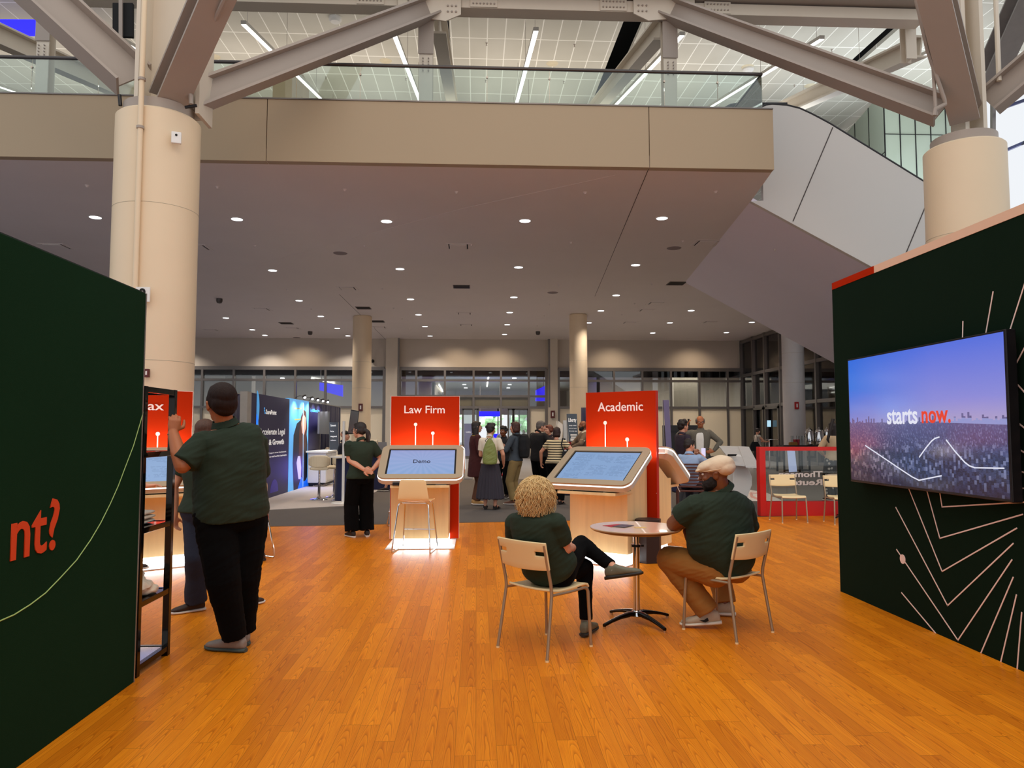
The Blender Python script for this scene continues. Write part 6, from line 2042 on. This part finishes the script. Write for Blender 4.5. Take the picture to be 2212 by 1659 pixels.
# --- 2: person in jeans behind him
B = V(((455 - 1030) * 6.5 / 1600, 6.5, 0))
P = lambda u, v, Y: px(B, u, v, Y)
J = stand(1.63, -15, feet=.12)
arm(J, 'L', (-.09, -.02, -.50), (-1, -.4, 0), pn=(1, 0, 0), th=(0, 1, 0), curl=.8)
arm(J, 'R', (.0, .25, -.30), (1, -.4, 0))
J['anL'] = P(424, 1296, 6.55); J['anL'].z = .078
J['knL'] = P(420, 1205, 6.42); J['toeL'] = V((-.75, -.55, 0))
J['anR'] = P(524, 1292, 6.70); J['anR'].z = .078
J['toeR'] = V((.6, .6, 0))
build_person(B, J, girth('f', 1.0, 1.12), 'person in green polo and blue jeans standing behind the big person at the shelf', shirt=POLO, trou=cloth('blue_jeans', '#10182E', bump=.3), shoe='#2E1C14', hair='bob', hairm=HAIRB, leg_r=(.098, .082, .08, .10), sleeve=.6, hem=.9)

# --- 3: ponytail woman, hands behind the back
B = V(((783 - 1030) * 10.98 / 1600, 10.98, 0))
P = lambda u, v, Y: px(B, u, v, Y)
J = stand(1.66, 22, feet=.11)
J['shL'] += V((-.01, 0, 0))
J.update(elL=P(755, 994, 10.92), wrL=P(786, 1014, 10.74), elR=P(824, 992, 11.08), wrR=P(806, 1013, 10.78))
J.update(hdL=V((.9, -.1, -.30)), pnL=V((.1, -1, 0)), thL=V((.1, 0, -1)), curlL=.35, hdR=V((-.75, -.25, -.4)), pnR=V((0, -1, 0)), thR=V((0, 0, 1)), curlR=.45)
J['HF'] = V((-.86, .50, -.02)); J['head'] += V((-.02, .0, 0))
build_person(B, J, girth('f', 1.0, 1.13), 'person with dark ponytail and green polo, hands clasped behind the back', shirt=POLO, trou=BLKT, shoe='#1E1612', hair='ponytail', hairm=HAIRK, leg_r=(.115, .108, .108, .108), sleeve=.72, hem=.80, glasses=True, fine=True, armr=1.08)

# --- 4: seated woman with curly blond hair
B = V((.50, 5.42, 0))
P = lambda u, v, Y: px(B, u, v, Y)
th = RD(-22)
J = dict(F=V((-sin(th), cos(th), 0)), R=V((cos(th), sin(th), 0)), h=1.66)
J.update(pel=P(1188, 1222, 5.36), waist=P(1172, 1188, 5.31), chest=P(1157, 1142, 5.26), neck=P(1157, 1102, 5.26), head=P(1157, 1064, 5.28), HF=V((.35, .93, -.03)), HU=V((0, -.02, 1)),
         shL=P(1114, 1130, 5.36), elL=P(1112, 1188, 5.50), wrL=P(1165, 1200, 5.62), shR=P(1200, 1130, 5.17), elR=P(1221, 1186, 5.24), wrR=P(1236, 1183, 5.44),
         hipL=P(1172, 1238, 5.44), hipR=P(1212, 1240, 5.32), knL=P(1262, 1226, 5.74), anL=P(1266, 1338, 5.64), knR=P(1256, 1174, 5.80), anR=P(1326, 1226, 5.52),
         toeL=V((.45, .85, 0)), toeR=V((.80, -.46, .20)), fuR=V((-.30, .35, .9)), crotch=.07)
J['anL'].z = .088
J.update(hdL=V((.9, .2, .1)), pnL=V((0, -1, 0)), thL=V((0, 0, 1)), curlL=.6, hdR=V((-.2, .9, .05)), pnR=V((-1, 0, 0)), thR=V((0, 0, 1)), curlR=1.0)
G = dict(hip=(.195, .150), waist=(.172, .130), chest=(.168, .125), sh=(.165, .092), nk=.050)
HB = mat('hair_blond', '#E0BE84', .45, var=.35, vs=30)
HBD = mat('hair_blond_deep', '#B08C52', .6, var=.35, vs=30)
b4 = build_person(B, J, G, 'person with curly blond hair in green polo seated cross-legged on the left cafe chair', skin='light', shirt=POLO, trou=BLKT, shoe='#6C6A58', shoe_sole='#2A2826', hair='curly', hairm=HBD, fine=True, leg_r=(.105, .072, .058, .050), armr=1.12, sleeve=.74, hem=.25, amp=.010, seated=True, sock='#8A8478', trou_len=.93)
# curls
random.seed(11)
m = MB()
hc = J['head']
for k in range(1500):
    z = random.uniform(-.6, 1) if k > 350 else random.uniform(.55, 1)
    a = random.uniform(0, 2 * pi)
    r = sqrt(max(0, 1 - z * z))
    d = V((r * cos(a), r * sin(a), z))
    c0 = hc + V((0, -.02, -.01))
    p = c0 + V((d.x * .090, d.y * .098, d.z * (.122 if d.z > 0 else .112) + .008))
    n_ = random.randint(13, 21)
    rad = random.uniform(.005, .011)
    ph = random.uniform(0, 6.28)
    tw = random.uniform(.5, .85) * random.choice((-1, 1))
    pts = []
    q_ = p.copy()
    out = V((d.x, d.y, 0)); 
    out += V((random.uniform(-.3, .3), random.uniform(-.3, .3), 0))
    if out.length > 1e-3: out.normalize()
    sd = out.cross(U)
    for i in range(n_):
        t = i / n_
        pts.append(q_ + (out * cos(ph + i * tw) + sd * sin(ph + i * tw)) * rad)
        stp_ = (out * (1 - t) * .75 * (.35 + max(0, d.z)) + U * (max(0, d.z) * .35 * (1 - 2 * t) - .75 * t - .45) ).normalized() * .0082
        q_ = q_ + stp_
        if q_.z < hc.z - .16: break
    if len(pts) > 3: m.tube(pts, [.0026 * (1 - .5 * i / len(pts)) for i in range(len(pts))], 4)
hair_o = [c_ for c_ in b4.children if c_.name.startswith('hair')][0]
m.build('curls', HB, hair_o, smooth='all')

# --- 5: seated man with flat cap
B = V((1.90, 5.72, 0))
P = lambda u, v, Y: px(B, u, v, Y)
th = RD(22)
J = dict(F=V((-sin(th), cos(th), 0)), R=V((cos(th), sin(th), 0)), h=1.80)
J.update(pel=P(1574, 1214, 5.70), waist=P(1568, 1176, 5.68), chest=P(1556, 1118, 5.68), neck=P(1556, 1056, 5.68), head=P(1545, 1022, 5.66), HF=V((-.93, .36, -.08)), HU=V((-.10, 0, 1)),
         shL=P(1506, 1094, 5.60), shR=P(1600, 1098, 5.78), elR=P(1620, 1160, 6.0), wrR=P(1560, 1165, 6.15), wrL=P(1479, 1140, 5.97),
         hipL=P(1543, 1230, 5.66), hipR=P(1588, 1224, 5.82), knL=P(1446, 1208, 5.92), anL=P(1532, 1322, 5.80), knR=P(1545, 1196, 6.32), anR=P(1566, 1302, 6.18),
         toeL=V((-.97, .25, -.10)), toeR=V((-.95, .30, 0)), crotch=.08)
J['elL'] = V((1.53, 5.74, .815)) - B
J['wrL'] = V((1.675, 5.93, .80)) - B
J['anL'].z = .115; J['anR'].z = .092
J['fuL'] = V((.12, 0, 1))
J.update(hdL=V((.15, .25, -1)), pnL=V((.6, -.5, 0)), thL=V((-.6, .4, 0)), curlL=.25, hdR=V((-.9, .1, 0)), pnR=V((0, 0, -1)), thR=V((0, 1, 0)), curlR=.5)
G = dict(hip=(.205, .165), waist=(.262, .205), chest=(.262, .180), sh=(.225, .125), nk=.078, fo=(0, 0, .04, .02, 0, 0))
TAN = cloth('tan_trousers', '#9C6A2C', var=.08)
b5 = build_person(B, J, G, 'bearded person with cream flat cap and green polo leaning on the round table', skin='brown', shirt=POLO, trou=TAN, shoe='#B8AA94', shoe_sole='#E8E0D0', hair='bald', fine=True, leg_r=(.125, .100, .088, .088), armr=1.38, sleeve=.66, hem=.22, amp=.012, beard=mat('beard_dark', '#140A06', .8, var=.3, vs=60), seated=True, hscale=1.04)
# cap
HF, HU = J['HF'].normalized(), J['HU'].normalized(); HR = HF.cross(HU).normalized(); HU = HR.cross(HF)
Mh = Matrix((HR, HF, HU)).transposed(); hc = J['head']; q = 1.8 / 1.7 * 1.04
mb = MB()
def E(x, y, z, a, b, c, rx=0): mb.ell(hc + Mh @ V((x, y, z)) * q, (a * q, b * q, c * q), Mh @ Matrix.Rotation(rx, 3, 'X'), 24, 14)
E(0, -.025, .054, .092, .114, .066, -.16); E(0, .038, .054, .085, .086, .042, -.26); E(0, -.065, .034, .088, .078, .058, -.1); E(0, .104, .030, .060, .034, .014, -.34)
CAPM = cloth('cap_cream', '#E4CDB0', bump=.2)
cap = fuse(mb, 'flat_cap', CAPM, None, .006, 4, lambda p, n: n * (.003 * noise.noise(p * 20) + .0015 * noise.noise(p * 45)))
cap.location = B
tag(cap, 'cream flat cap worn by the bearded seated person', 'cap')
mb = MB(); 
band = [hc + Mh @ (V((.088 * cos(a), -.012 + .112 * sin(a), .030 + .012 * sin(a) * -1)) * q) for a in [i * pi / 16 for i in range(32)]]
mb.tube(band, .003, 6, True).build('cap_band', CAPM, cap, smooth=True)
# dark swoosh-like side stripe on the near shoe
sh_ = [c_ for c_ in b5.children if c_.name.startswith('shoe')]
an = J['anL']
s0 = an + V((-.02, -.052, -.045))
MB().prism([s0, s0 + V((-.03, -.0, -.012)), s0 + V((-.075, -.004, .004)), s0 + V((-.035, 0, .006)), s0 + V((-.008, 0, .022))], (0, .006, 0)).build('side_stripe', BLACK, sh_[0])
# ------------------------------------------------------------------ people in the background
def at(u, Y): return V((aty(u, 932, Y).x, Y, 0))


def sit(h, th, seat, knee_out=.12):
    J = stand(h, th)
    F, R = J['F'], J['R']
    dz = seat + .10 - J['pel'].z
    for k in ('pel', 'waist', 'chest', 'neck', 'head', 'shL', 'shR', 'hipL', 'hipR'): J[k] = J[k] + U * dz - F * .05
    for s_, k in (('L', -1), ('R', 1)):
        J['kn' + s_] = J['hip' + s_] + F * .245 * h + R * k * knee_out * .4 + U * .0
        J['an' + s_] = V((0, 0, .08)) + R * k * knee_out + F * (.245 * h - .02)
        J['an' + s_], _ = J['an' + s_], 0
    J['crotch'] = .07
    return J


BG = []
# maroon coat
B = at(1028, 15.7); J = stand(1.74, -78, feet=.08)
arm(J, 'L', (.10, .30, -.30), (-.4, -.6, -1)); arm(J, 'R', (.02, .28, -.34), (.6, -.7, -1))
build_person(B, J, girth('f'), 'long dark-haired person in a knee-length maroon coat, left of the standing group', hair='long', hairm=HAIRK, shirt=cloth('yellow_scarf', '#A89028'), trou=cloth('brown_trousers', '#5A341C'), shoe='#B88A50', coat=dict(m=cloth('maroon_coat', '#3E0C0C'), z=.58), leg_r=(.10, .085, .08, .075), glasses=True)
# white shirt, long grey skirt, green bag
B = at(1059, 14.75); J = stand(1.68, -18, feet=.10)
arm(J, 'R', (.07, .14, -.46), (.5, -.8, 0)); arm(J, 'L', (.02, .26, -.30), (-.3, -.5, -1))
J['head'] += V((.01, .02, 0)); J['HF'] = V((.5, .85, -.1))
build_person(B, J, girth('f', 1, 1.03), 'person in white short-sleeved shirt and long grey skirt with a green bag', skin='light', hair='bushy', hairm=HAIRK, shirt=cloth('white_shirt', '#E8DCC8'), skirt=dict(m=cloth('grey_skirt', '#34303A'), z=.21, w=.27), shoe='#140E0C', sandal=True, sleeve=.7, hem=1.1)
bag = empty('bag', B + V((0, 0, 0)), 0, 'soft green leather bag carried on the back of the person in white', 'bag')
pb = lambda u, v, Y: px(B, u, v, Y)
m = MB().loft([(pb(1058, v, 14.5 + .0), V((1, 0, 0)), V((0, 1, 0)), w_ * 14.5 / 1600, .045 + w_ * .002, 2.4) for v, w_ in ((1003, 11), (1000, 15), (990, 16.5), (975, 15), (960, 11), (950, 5), (946, 1.5))], 20)
fuse(m, 'pouch', mat('green_leather', '#7E8A48', .5, var=.08), bag, .008, 2, folds(.012, 2, (12, 12, 12)))
MB().tube([pb(1052, 957, 14.5), pb(1048, 952, 14.5), pb(1053, 955 - 8, 14.5), pb(1058, 953, 14.5)], .008, 6).build('handle', DARK, bag, smooth=True)
MB().tube([pb(1058, 952, 14.52), pb(1064, 942, 14.6), pb(1069, 932, 14.75), pb(1066, 927, 14.9)], .010, 6).build('strap', MATS['green_leather'], bag, smooth=True)
# blue-grey shirt with backpack
B = at(1114, 15.7); J = stand(1.73, 62, feet=.10)
arm(J, 'L', (.06, .28, -.30), (-1, -.5, -.4)); arm(J, 'R', (-.04, .30, -.22), (1, -.6, -.8), hd=(-.2, .6, .8))
build_person(B, J, girth('f', 1, 1.0), 'person in blue-grey shirt and khaki trousers with a black backpack, drinking bottle in hand', skin='light', hair='bob', hairm=mat('hair_chestnut', '#3E1C10', .5, var=.4, vs=26, vec=(3, 3, .4), bump=.5, bs=60), shirt=cloth('denim_shirt', '#3C4650'), trou=cloth('khaki_trousers', '#8A7448'), shoe='#5A3424', longsleeve=True, hem=1.0, leg_r=(.105, .085, .075, .075))
F_, R_ = J['F'], J['R']
bp = empty('backpack', B, 0, 'black backpack worn by the person in the blue-grey shirt', 'backpack')
c = J['chest'] - F_ * .20
m = MB().loft([(c + U * z, R_, F_, a, b, 2.8) for z, a, b in ((-.30, .10, .05), (-.27, .14, .08), (-.1, .155, .095), (.08, .15, .09), (.17, .11, .07), (.20, .05, .04))], 20)
fuse(m, 'pack', cloth('pack_black', '#0C0E14'), bp, .01, 2, folds(.01, 4, (10, 10, 10)))
for k in (-1, 1):
    MB().tube([c + R_ * k * .09 + U * .16, J['sh' + ('R' if k > 0 else 'L')] * .5 + J['neck'] * .5 + U * .04, J['chest'] + F_ * .135 + R_ * k * .10 + U * .02, J['chest'] + R_ * k * .165 - U * .14], .02, 8).build('strap', MATS['pack_black'], bp, smooth=True)
bo = MB().lathe([(.03, 0), (.034, .01), (.034, .13), (.025, .16), (.012, .175), (.012, .2)], 16).build('water_bottle', mat('bottle_blue', '#182848', .3), smooth=True, loc=B + J['wrL'] + F_ * .06 + U * -.06, label='dark blue water bottle held by the person with the backpack', cat='bottle')
# dark figure behind
B = at(1088, 17.2); J = stand(1.64, 150, feet=.09)
arm(J, 'L', (.0, .25, -.25), (-1, -.5, 0)); arm(J, 'R', (.0, .25, -.25), (1, -.5, 0))
build_person(B, J, girth('f'), 'person in dark clothes with curly black hair standing in the middle of the group', skin='brown', hair='bushy', hairm=HAIRK, shirt=cloth('charcoal_top', '#15151A'), longsleeve=True, trou=BLKT)
# black jacket
B = at(1163, 16.6); J = stand(1.79, -48, feet=.12)
arm(J, 'L', (.08, .25, -.28), (-1, -.5, 0)); arm(J, 'R', (.0, .22, -.34), (1, -.5, 0))
J['HF'] = V((.95, .25, -.15)); J['head'] += V((.05, .02, -.03))
GREYH = mat('hair_grey', '#5E5650', .6, var=.3, vs=30, bump=.4, bs=70)
build_person(B, J, girth('m', 1, 1.12), 'person with short grey hair in black jacket, back turned, leaning to listen', skin='light', hair='short', hairm=GREYH, shirt=cloth('black_jacket', '#0B0A0C'), longsleeve=True, hem=.4, trou=BLKT, shoe='#141010', leg_r=(.11, .09, .085, .08))
# partly hidden face
B = at(1187, 17.3); J = stand(1.68, 120, feet=.09)
arm(J, 'L', (.0, .25, -.25), (-1, -.5, 0)); arm(J, 'R', (.0, .25, -.25), (1, -.5, 0))
build_person(B, J, girth('f'), 'person with reddish-brown hair facing the camera between black jacket and striped top', skin='light', hair='bun', hairm=mat('hair_red', '#6A3018', .5, var=.4, vs=26), shirt=cloth('plum_top', '#2A1A20'), longsleeve=True)
# striped top
g = NG('striped_jersey')
x, y, z = g.sep(g.co())
st = g.math('LESS_THAN', g.math('FRACT', g.math('ADD', g.math('DIVIDE', z, .052), g.math('MULTIPLY', g.noise(g.co(), 3.0), .25))), .40)
g.l(g.mix(st, hx('#E2CFA4'), hx('#15130F')), g.b.inputs['Base Color'])
g.b.inputs['Roughness'].default_value = .85
B = at(1199, 15.7); J = stand(1.62, -28, feet=.10, lean=.07)
arm(J, 'L', (-.20, .02, -.44), (-.8, -.6, 0), curl=.9); arm(J, 'R', (.14, .20, -.22), (1, -.4, -.6))
build_person(B, J, girth('f', 1, 1.16), 'person in cream and black striped top with a black shoulder bag', skin='light', hair='bob', hairm=mat('hair_darkbrown', '#2A120C', .5, var=.4, vs=26, vec=(3, 3, .4), bump=.5, bs=60), shirt=g.m, trou=BLKT, shoe='#140E0C', sandal=True, sleeve=.6, collar=False, hem=.95, leg_r=(.115, .10, .10, .105))
sb = empty('shoulder_bag', B, 0, 'black shoulder bag hanging from the person in the striped top', 'bag')
R_, F_ = J['R'], J['F']
c = J['hipR'] + R_ * .16 + U * .16
m = MB().loft([(c + U * zz, F_, R_, a, .05, 3) for zz, a in ((-.16, .10), (-.13, .15), (.05, .15), (.12, .12))], 16)
fuse(m, 'pouch', MATS['pack_black'], sb, .01, 2)
MB().tube([c + F_ * .1 + U * .1, J['shR'] + F_ * .07 + U * .08, J['shR'] - F_ * .03 + U * .085, J['shR'] - F_ * .12 - U * .05, c - F_ * .1 + U * .1], .014, 6).build('strap', MATS['pack_black'], sb, smooth=True)
# bald bearded person
B = at(1264, 19.0); J = stand(1.80, 95, feet=.10, lean=.03)
arm(J, 'L', (.05, .34, -.32), (-1, -.5, 0)); arm(J, 'R', (-.02, .36, -.28), (1, -.5, 0))
build_person(B, J, girth('m', 1, 1.05), 'bald dark-bearded person in taupe jacket behind the navy table', skin='brown', hair='bald', shirt=cloth('cream_shirt', '#D8C8B0'), coat=dict(m=cloth('taupe_jacket', '#6E5A48'), z=.75), trou=cloth('dark_trousers', '#1A1820'), beard=mat('beard_black', '#0A0605', .8))
MB().box(-.14, .14, -.01, .01, -.1, .1).build('booklet', mat('booklet_red', '#8A1420', .5, var=.4, vs=18), loc=B + (J['wrL'] + J['wrR']) / 2 + J['F'] * .12 + U * .02, rz=.3, label='red booklet held by the bald bearded person', cat='booklet')
# purple sweater
B = at(1474, 14.6); J = stand(1.75, -72, feet=.07)
arm(J, 'R', (.04, .10, -.46), (1, -.6, 0)); arm(J, 'L', (.06, .30, -.26), (-1, -.3, -1))
build_person(B, J, girth('m', 1, .92), 'young person with bushy dark hair in a plum sweater holding a cup', skin='light', hair='bushy', hairm=HAIRK, shirt=cloth('plum_sweater', '#2E2230'), longsleeve=True, hem=.9, trou=cloth('grey_trousers', '#3E3E42'), leg_r=(.095, .08, .075, .072))
p = aty(1491, 964, 14.55)
cu = MB().lathe([(.034, 0), (.044, .12)], 18).build('paper_cup', mat('cup_pinkred', '#A82848', .5), smooth=True, loc=p, label='red and white paper cup held by the young person in plum', cat='cup')
MB().lathe([(.047, .12), (.046, .135), (.03, .14)], 18).build('lid', WHITE, cu, smooth=True)
# blazer with phone
BLZ = cloth('grey_check_blazer', '#6A6458', var=.3, vs=60)
B = at(1513, 16.3); J = stand(1.87, 158, feet=.13)
arm(J, 'R', (.09, .12, .14), (1, .1, -1), hd=(-.3, .1, 1), pn=(-.8, -.2, 0), th=(0, 0, 1), curl=.6)
arm(J, 'L', (-.10, .10, -.40), (-1, -.5, 0), hd=(1, .3, -.2), pn=(0, -1, 0), th=(0, 0, 1), curl=.4)
J['HF'] = V((-.15, -1, -.15))
build_person(B, J, girth('m', 1, 1.16), 'grey-haired person in grey blazer and white shirt talking on a phone', skin='tan', hair='fringe', hairm=GREYH, shirt=BLZ, longsleeve=True, hem=.35, trou=cloth('slate_trousers', '#3A3C40'), shoe='#1A1412', leg_r=(.11, .09, .085, .08), glasses=True, hscale=1.05)
bz = [o for o in COL.objects if o.name.startswith('person')][-1]
F_, R_ = J['F'], J['R']
m = MB()
Gm = girth('m', 1, 1.16)
fr = []
for zz, w_, d_ in ((J['neck'].z - .02, .04, .060), (J['chest'].z + .08, .075, .150), (J['chest'].z - .02, .085, .168), (J['waist'].z, .080, .158), (J['pel'].z + .02, .070, .156)):
    c_ = V((J['chest'].x, J['chest'].y, zz)) + F_ * d_
    fr.append((c_, R_, F_, w_, .012, 2.5))
m.loft(fr, 14)
m.build('shirt_front', cloth('white_shirt2', '#E8E4DC'), bz, smooth=True)
MB().cbox(V((J['pel'].x, J['pel'].y, J['pel'].z + .03)) + F_ * .160, (.18, .03, .04), Matrix.Rotation(RD(158), 3, 'Z')).build('belt', mat('belt_maroon', '#3A1010', .5), bz)
MB().box(-.036, .036, -.005, .005, -.075, .075).build('phone', BLACK, loc=B + J['wrR'] + U * .09 + V((.03, -.02, 0)), rz=.8, label='black phone held to the ear by the person in the blazer', cat='phone')
# seated phone user
B = V((3.98, 13.72, 0)); J = sit(1.74, -32, .46)
arm(J, 'R', (-.02, .36, .02), (1, -.2, -1)); arm(J, 'L', (.10, .36, .0), (-1, -.2, -1))
J['HF'] = V((.93, .25, -.2))
build_person(B, J, girth('m', 1, 1.0), 'dark-haired person in light blue shirt seated on the slatted chair', skin='light', hair='short', hairm=HAIRK, shirt=cloth('light_blue_shirt', '#9AB4D8'), trou=cloth('navy_trousers', '#181C2C'), seated=True, hem=.7, sleeve=.75)
p = B + J['wrR'] + J['F'] * .07 + U * .07
MB().box(-.04, .04, -.004, .004, -.08, .08).build('phone', mat('phone_glow', '#D8D8F0', .3, emit='#C8C8F0', es=.6), loc=p, rz=-.6, label='bright phone held up by the seated person in light blue', cat='phone')
# walking with tote
B = at(1636, 30.3); J = stand(1.66, -88, feet=.06, legs=.14)
arm(J, 'R', (-.02, .38, -.22), (1, -.2, -1)); arm(J, 'L', (.06, .36, -.22), (-1, -.2, -1))
J['HF'] = V((1, -.1, -.45))
build_person(B, J, girth('f', 1, 1.05), 'person with hair bun and black dress walking, looking at a phone', skin='light', hair='bun', hairm=HAIRK, shirt=cloth('white_vest', '#C8BCB0'), skirt=dict(m=cloth('black_dress', '#08080A'), z=.35, w=.22), sleeve=.2, collar=False, hem=1.3, shoe='#A86850')
tb = MB().loft([(V((0, 0, z)), V((1, 0, 0)), V((0, 1, 0)), a, .07, 3) for z, a in ((0, .20), (.05, .24), (.25, .20), (.38, .12))], 16).build('tote_bag', MATS['pack_black'], smooth=True, loc=B + V((-.20, -.22, .72)), label='black tote bag hanging behind the walking person', cat='bag')
MB().tube([(-.08, 0, .36), (.05, 0, .75), (.15, 0, .36)], .012, 6).build('strap', MATS['pack_black'], tb, smooth=True)
# braid, polka dots
g = NG('polka_dots')
vr = g.n('TexVoronoi', feature='F1'); vr.inputs['Scale'].default_value = 9; vr.inputs['Randomness'].default_value = .7
g.l(g.co(), vr.inputs['Vector'])
g.l(g.mix(g.math('LESS_THAN', vr.outputs['Distance'], .24), hx('#0C0B0E'), hx('#B8B0A8')), g.b.inputs['Base Color'])
B = at(1799, 16.2); J = stand(1.72, 12, feet=.10)
arm(J, 'L', (.05, .20, -.36), (-1, -.4, 0)); arm(J, 'R', (.05, .20, -.36), (1, -.4, 0))
b = build_person(B, J, girth('f', 1, 1.05), 'person with long dark braid, cream top and dotted trousers, half hidden by the right wall', skin='light', hair='long', hairm=HAIRK, shirt=cloth('cream_top', '#C8AC88'), longsleeve=True, trou=g.m, leg_r=(.12, .11, .11, .12), collar=False, hem=.9)
bs = [aty(u, v, 15.9) - B for u, v in ((1800, 905), (1796, 918), (1793, 930), (1790, 942), (1788, 950), (1791, 957))]
MB().tube(bs, [.035, .034, .03, .032, .03, .01], 10).build('braid', HAIRK, b, smooth=True)
# booth: seated man behind the counter, person in navy jacket at the high table
B = V((aty(712, 932, 23.4).x + .12, 23.4, 0)); J = sit(1.72, 205, .40)
arm(J, 'R', (.0, .30, -.25), (1, -.2, -1)); arm(J, 'L', (.0, .30, -.25), (-1, -.2, -1))
build_person(B, J, girth('m'), 'brown-haired person in white shirt seated behind the white counter', skin='light', hair='short', hairm=HAIRB, shirt=cloth('white_shirt', '#E8DCC8'), trou=cloth('navy_trousers', '#181C2C'), seated=True, hem=.7)
o = MB().box(-.22, .22, -.22, .22, .36, .40).box(-.2, -.17, -.2, .2, 0, .36).box(.17, .2, -.2, .2, 0, .36).build('low_stool', DARK, loc=B, label='low dark stool under the person behind the white counter', cat='stool')
B = V((aty(748, 932, 17.9).x, 17.9, 0)); J = sit(1.74, -80, .62)
J['anL'].z = J['anR'].z = .10
arm(J, 'R', (-.05, .32, -.28), (1, -.2, -1)); arm(J, 'L', (.05, .32, -.28), (-1, -.2, -1))
build_person(B, J, girth('m', 1, 1.05), 'person in navy jacket and black cap seated left of the ponytail woman', skin='light', hair='bald', shirt=cloth('navy_jacket', '#0E1226'), longsleeve=True, hem=.5, trou=cloth('dark_trousers', '#1A1820'), seated=True)
cp_ = MB().ell((0, 0, 0), (.088, .105, .06)).ell((.12, 0, -.02), (.06, .06, .01)).build('black_cap', BLACK, smooth=True, loc=B + J['head'] + U * .065, label='black cap on the seated person in the navy jacket', cat='cap')
st_ = MB().lathe([(.17, .56), (.18, .60), (.17, .62)], 20).build('round_stool', CREAM, smooth=True, loc=B - J['F'] * .05, label='round stool under the person in the navy jacket', cat='stool')
MB().lathe([(.18, 0), (.17, .015), (.03, .03), (.025, .56)], 20).build('base', CHROME, st_, smooth=True)
# person mostly hidden behind the law kiosk, one bare leg stepping left
B = at(858, 19.4); J = stand(1.66, 80, feet=.07)
arm(J, 'L', (.0, .2, -.3), (-1, -.4, 0)); arm(J, 'R', (.0, .2, -.3), (1, -.4, 0))
J['anL'] = aty(833, 1046, 19.3) - B; J['anL'].z = .08
J['knL'], _ = ik(J['hipL'], J['anL'], .25 * 1.66, .24 * 1.66, J['F'])
build_person(B, J, girth('f'), 'person in brown skirt hidden behind the law kiosk, one bare leg showing', skin='light', hair='bob', hairm=HAIRB, shirt=cloth('plum_top', '#2A1A20'), skirt=dict(m=cloth('brown_skirt', '#3A2418'), z=.55, w=.22), shoe='#2A1A14')
# at the tax kiosk: arms on the desk, and the crossed flat shoe behind the big man
B = V((-3.93, 7.72, 0)); J = sit(1.66, -32, .63)
F_, R_ = J['F'], J['R']
for s_, k in (('L', -1), ('R', 1)):
    w_ = aty(318 if s_ == 'R' else 305, 1050 if s_ == 'R' else 1043, 7.75 if s_ == 'R' else 7.95) - B
    J['el' + s_], J['wr' + s_] = ik(J['sh' + s_], w_, .29, .25, -U + R_ * k * .5)
    J['hd' + s_] = V((.8, .4, .1)); J['pn' + s_] = -U; J['th' + s_] = V((0, 1, 0)); J['curl' + s_] = .6
    J['anL' if s_ == 'L' else 'anR'].z = .16
pt = build_person(B, J, girth('f'), 'person at the tax kiosk, only forearms visible through the chrome shelf', skin='light', hair='bob', hairm=HAIRB, shirt=cloth('charcoal_top', '#15151A'), trou=BLKT, seated=True, hem=.7, sleeve=.5)
MB().lathe([(.030, -.004), (.033, 0), (.030, .004)], 16, J['wrR'] - (J['wrR'] - J['elR']).normalized() * .03).build('bracelet', BRN, pt, smooth=True)
st3.location = B - F_ * .05
B = V((-2.86, 9.22, 0)); J = sit(1.64, 70, .63)
J['anR'] = V((aty(556, 1196, 9.0).x + .02, 9.0, .085)) - V((B.x, B.y, 0)); J['toeR'] = V((-.93, -.35, 0))
J['knR'] = J['anR'] + V((-.06, .05, .42))
J['anL'].z = .2
arm(J, 'R', (.0, .30, -.28), (1, -.2, -1)); arm(J, 'L', (.0, .30, -.28), (-1, -.2, -1))
build_person(B, J, girth('f'), 'person in white cropped trousers and brown flat shoes seated behind the big person', skin='light', hair='bob', hairm=HAIRB, shirt=cloth('navy_jacket', '#0E1226'), trou=cloth('white_capri', '#D8D0C8'), trou_len=.5, shoe='#3A2018', shoe_sole='#1A100C', seated=True, hem=.7, leg_r=(.095, .08, .07, .06))
st2.location = B - J['F'] * .05
# far away person in the passage
B = at(1084, 38); J = stand(1.66, 180)
arm(J, 'L', (.0, .1, -.45), (-1, -.4, 0)); arm(J, 'R', (.0, .1, -.45), (1, -.4, 0))
build_person(B, J, girth('f'), 'small distant person in grey hat in front of the far doors', skin='light', hair='short', hairm=GREYH, shirt=cloth('grey_top', '#8A8E96'), face=False)
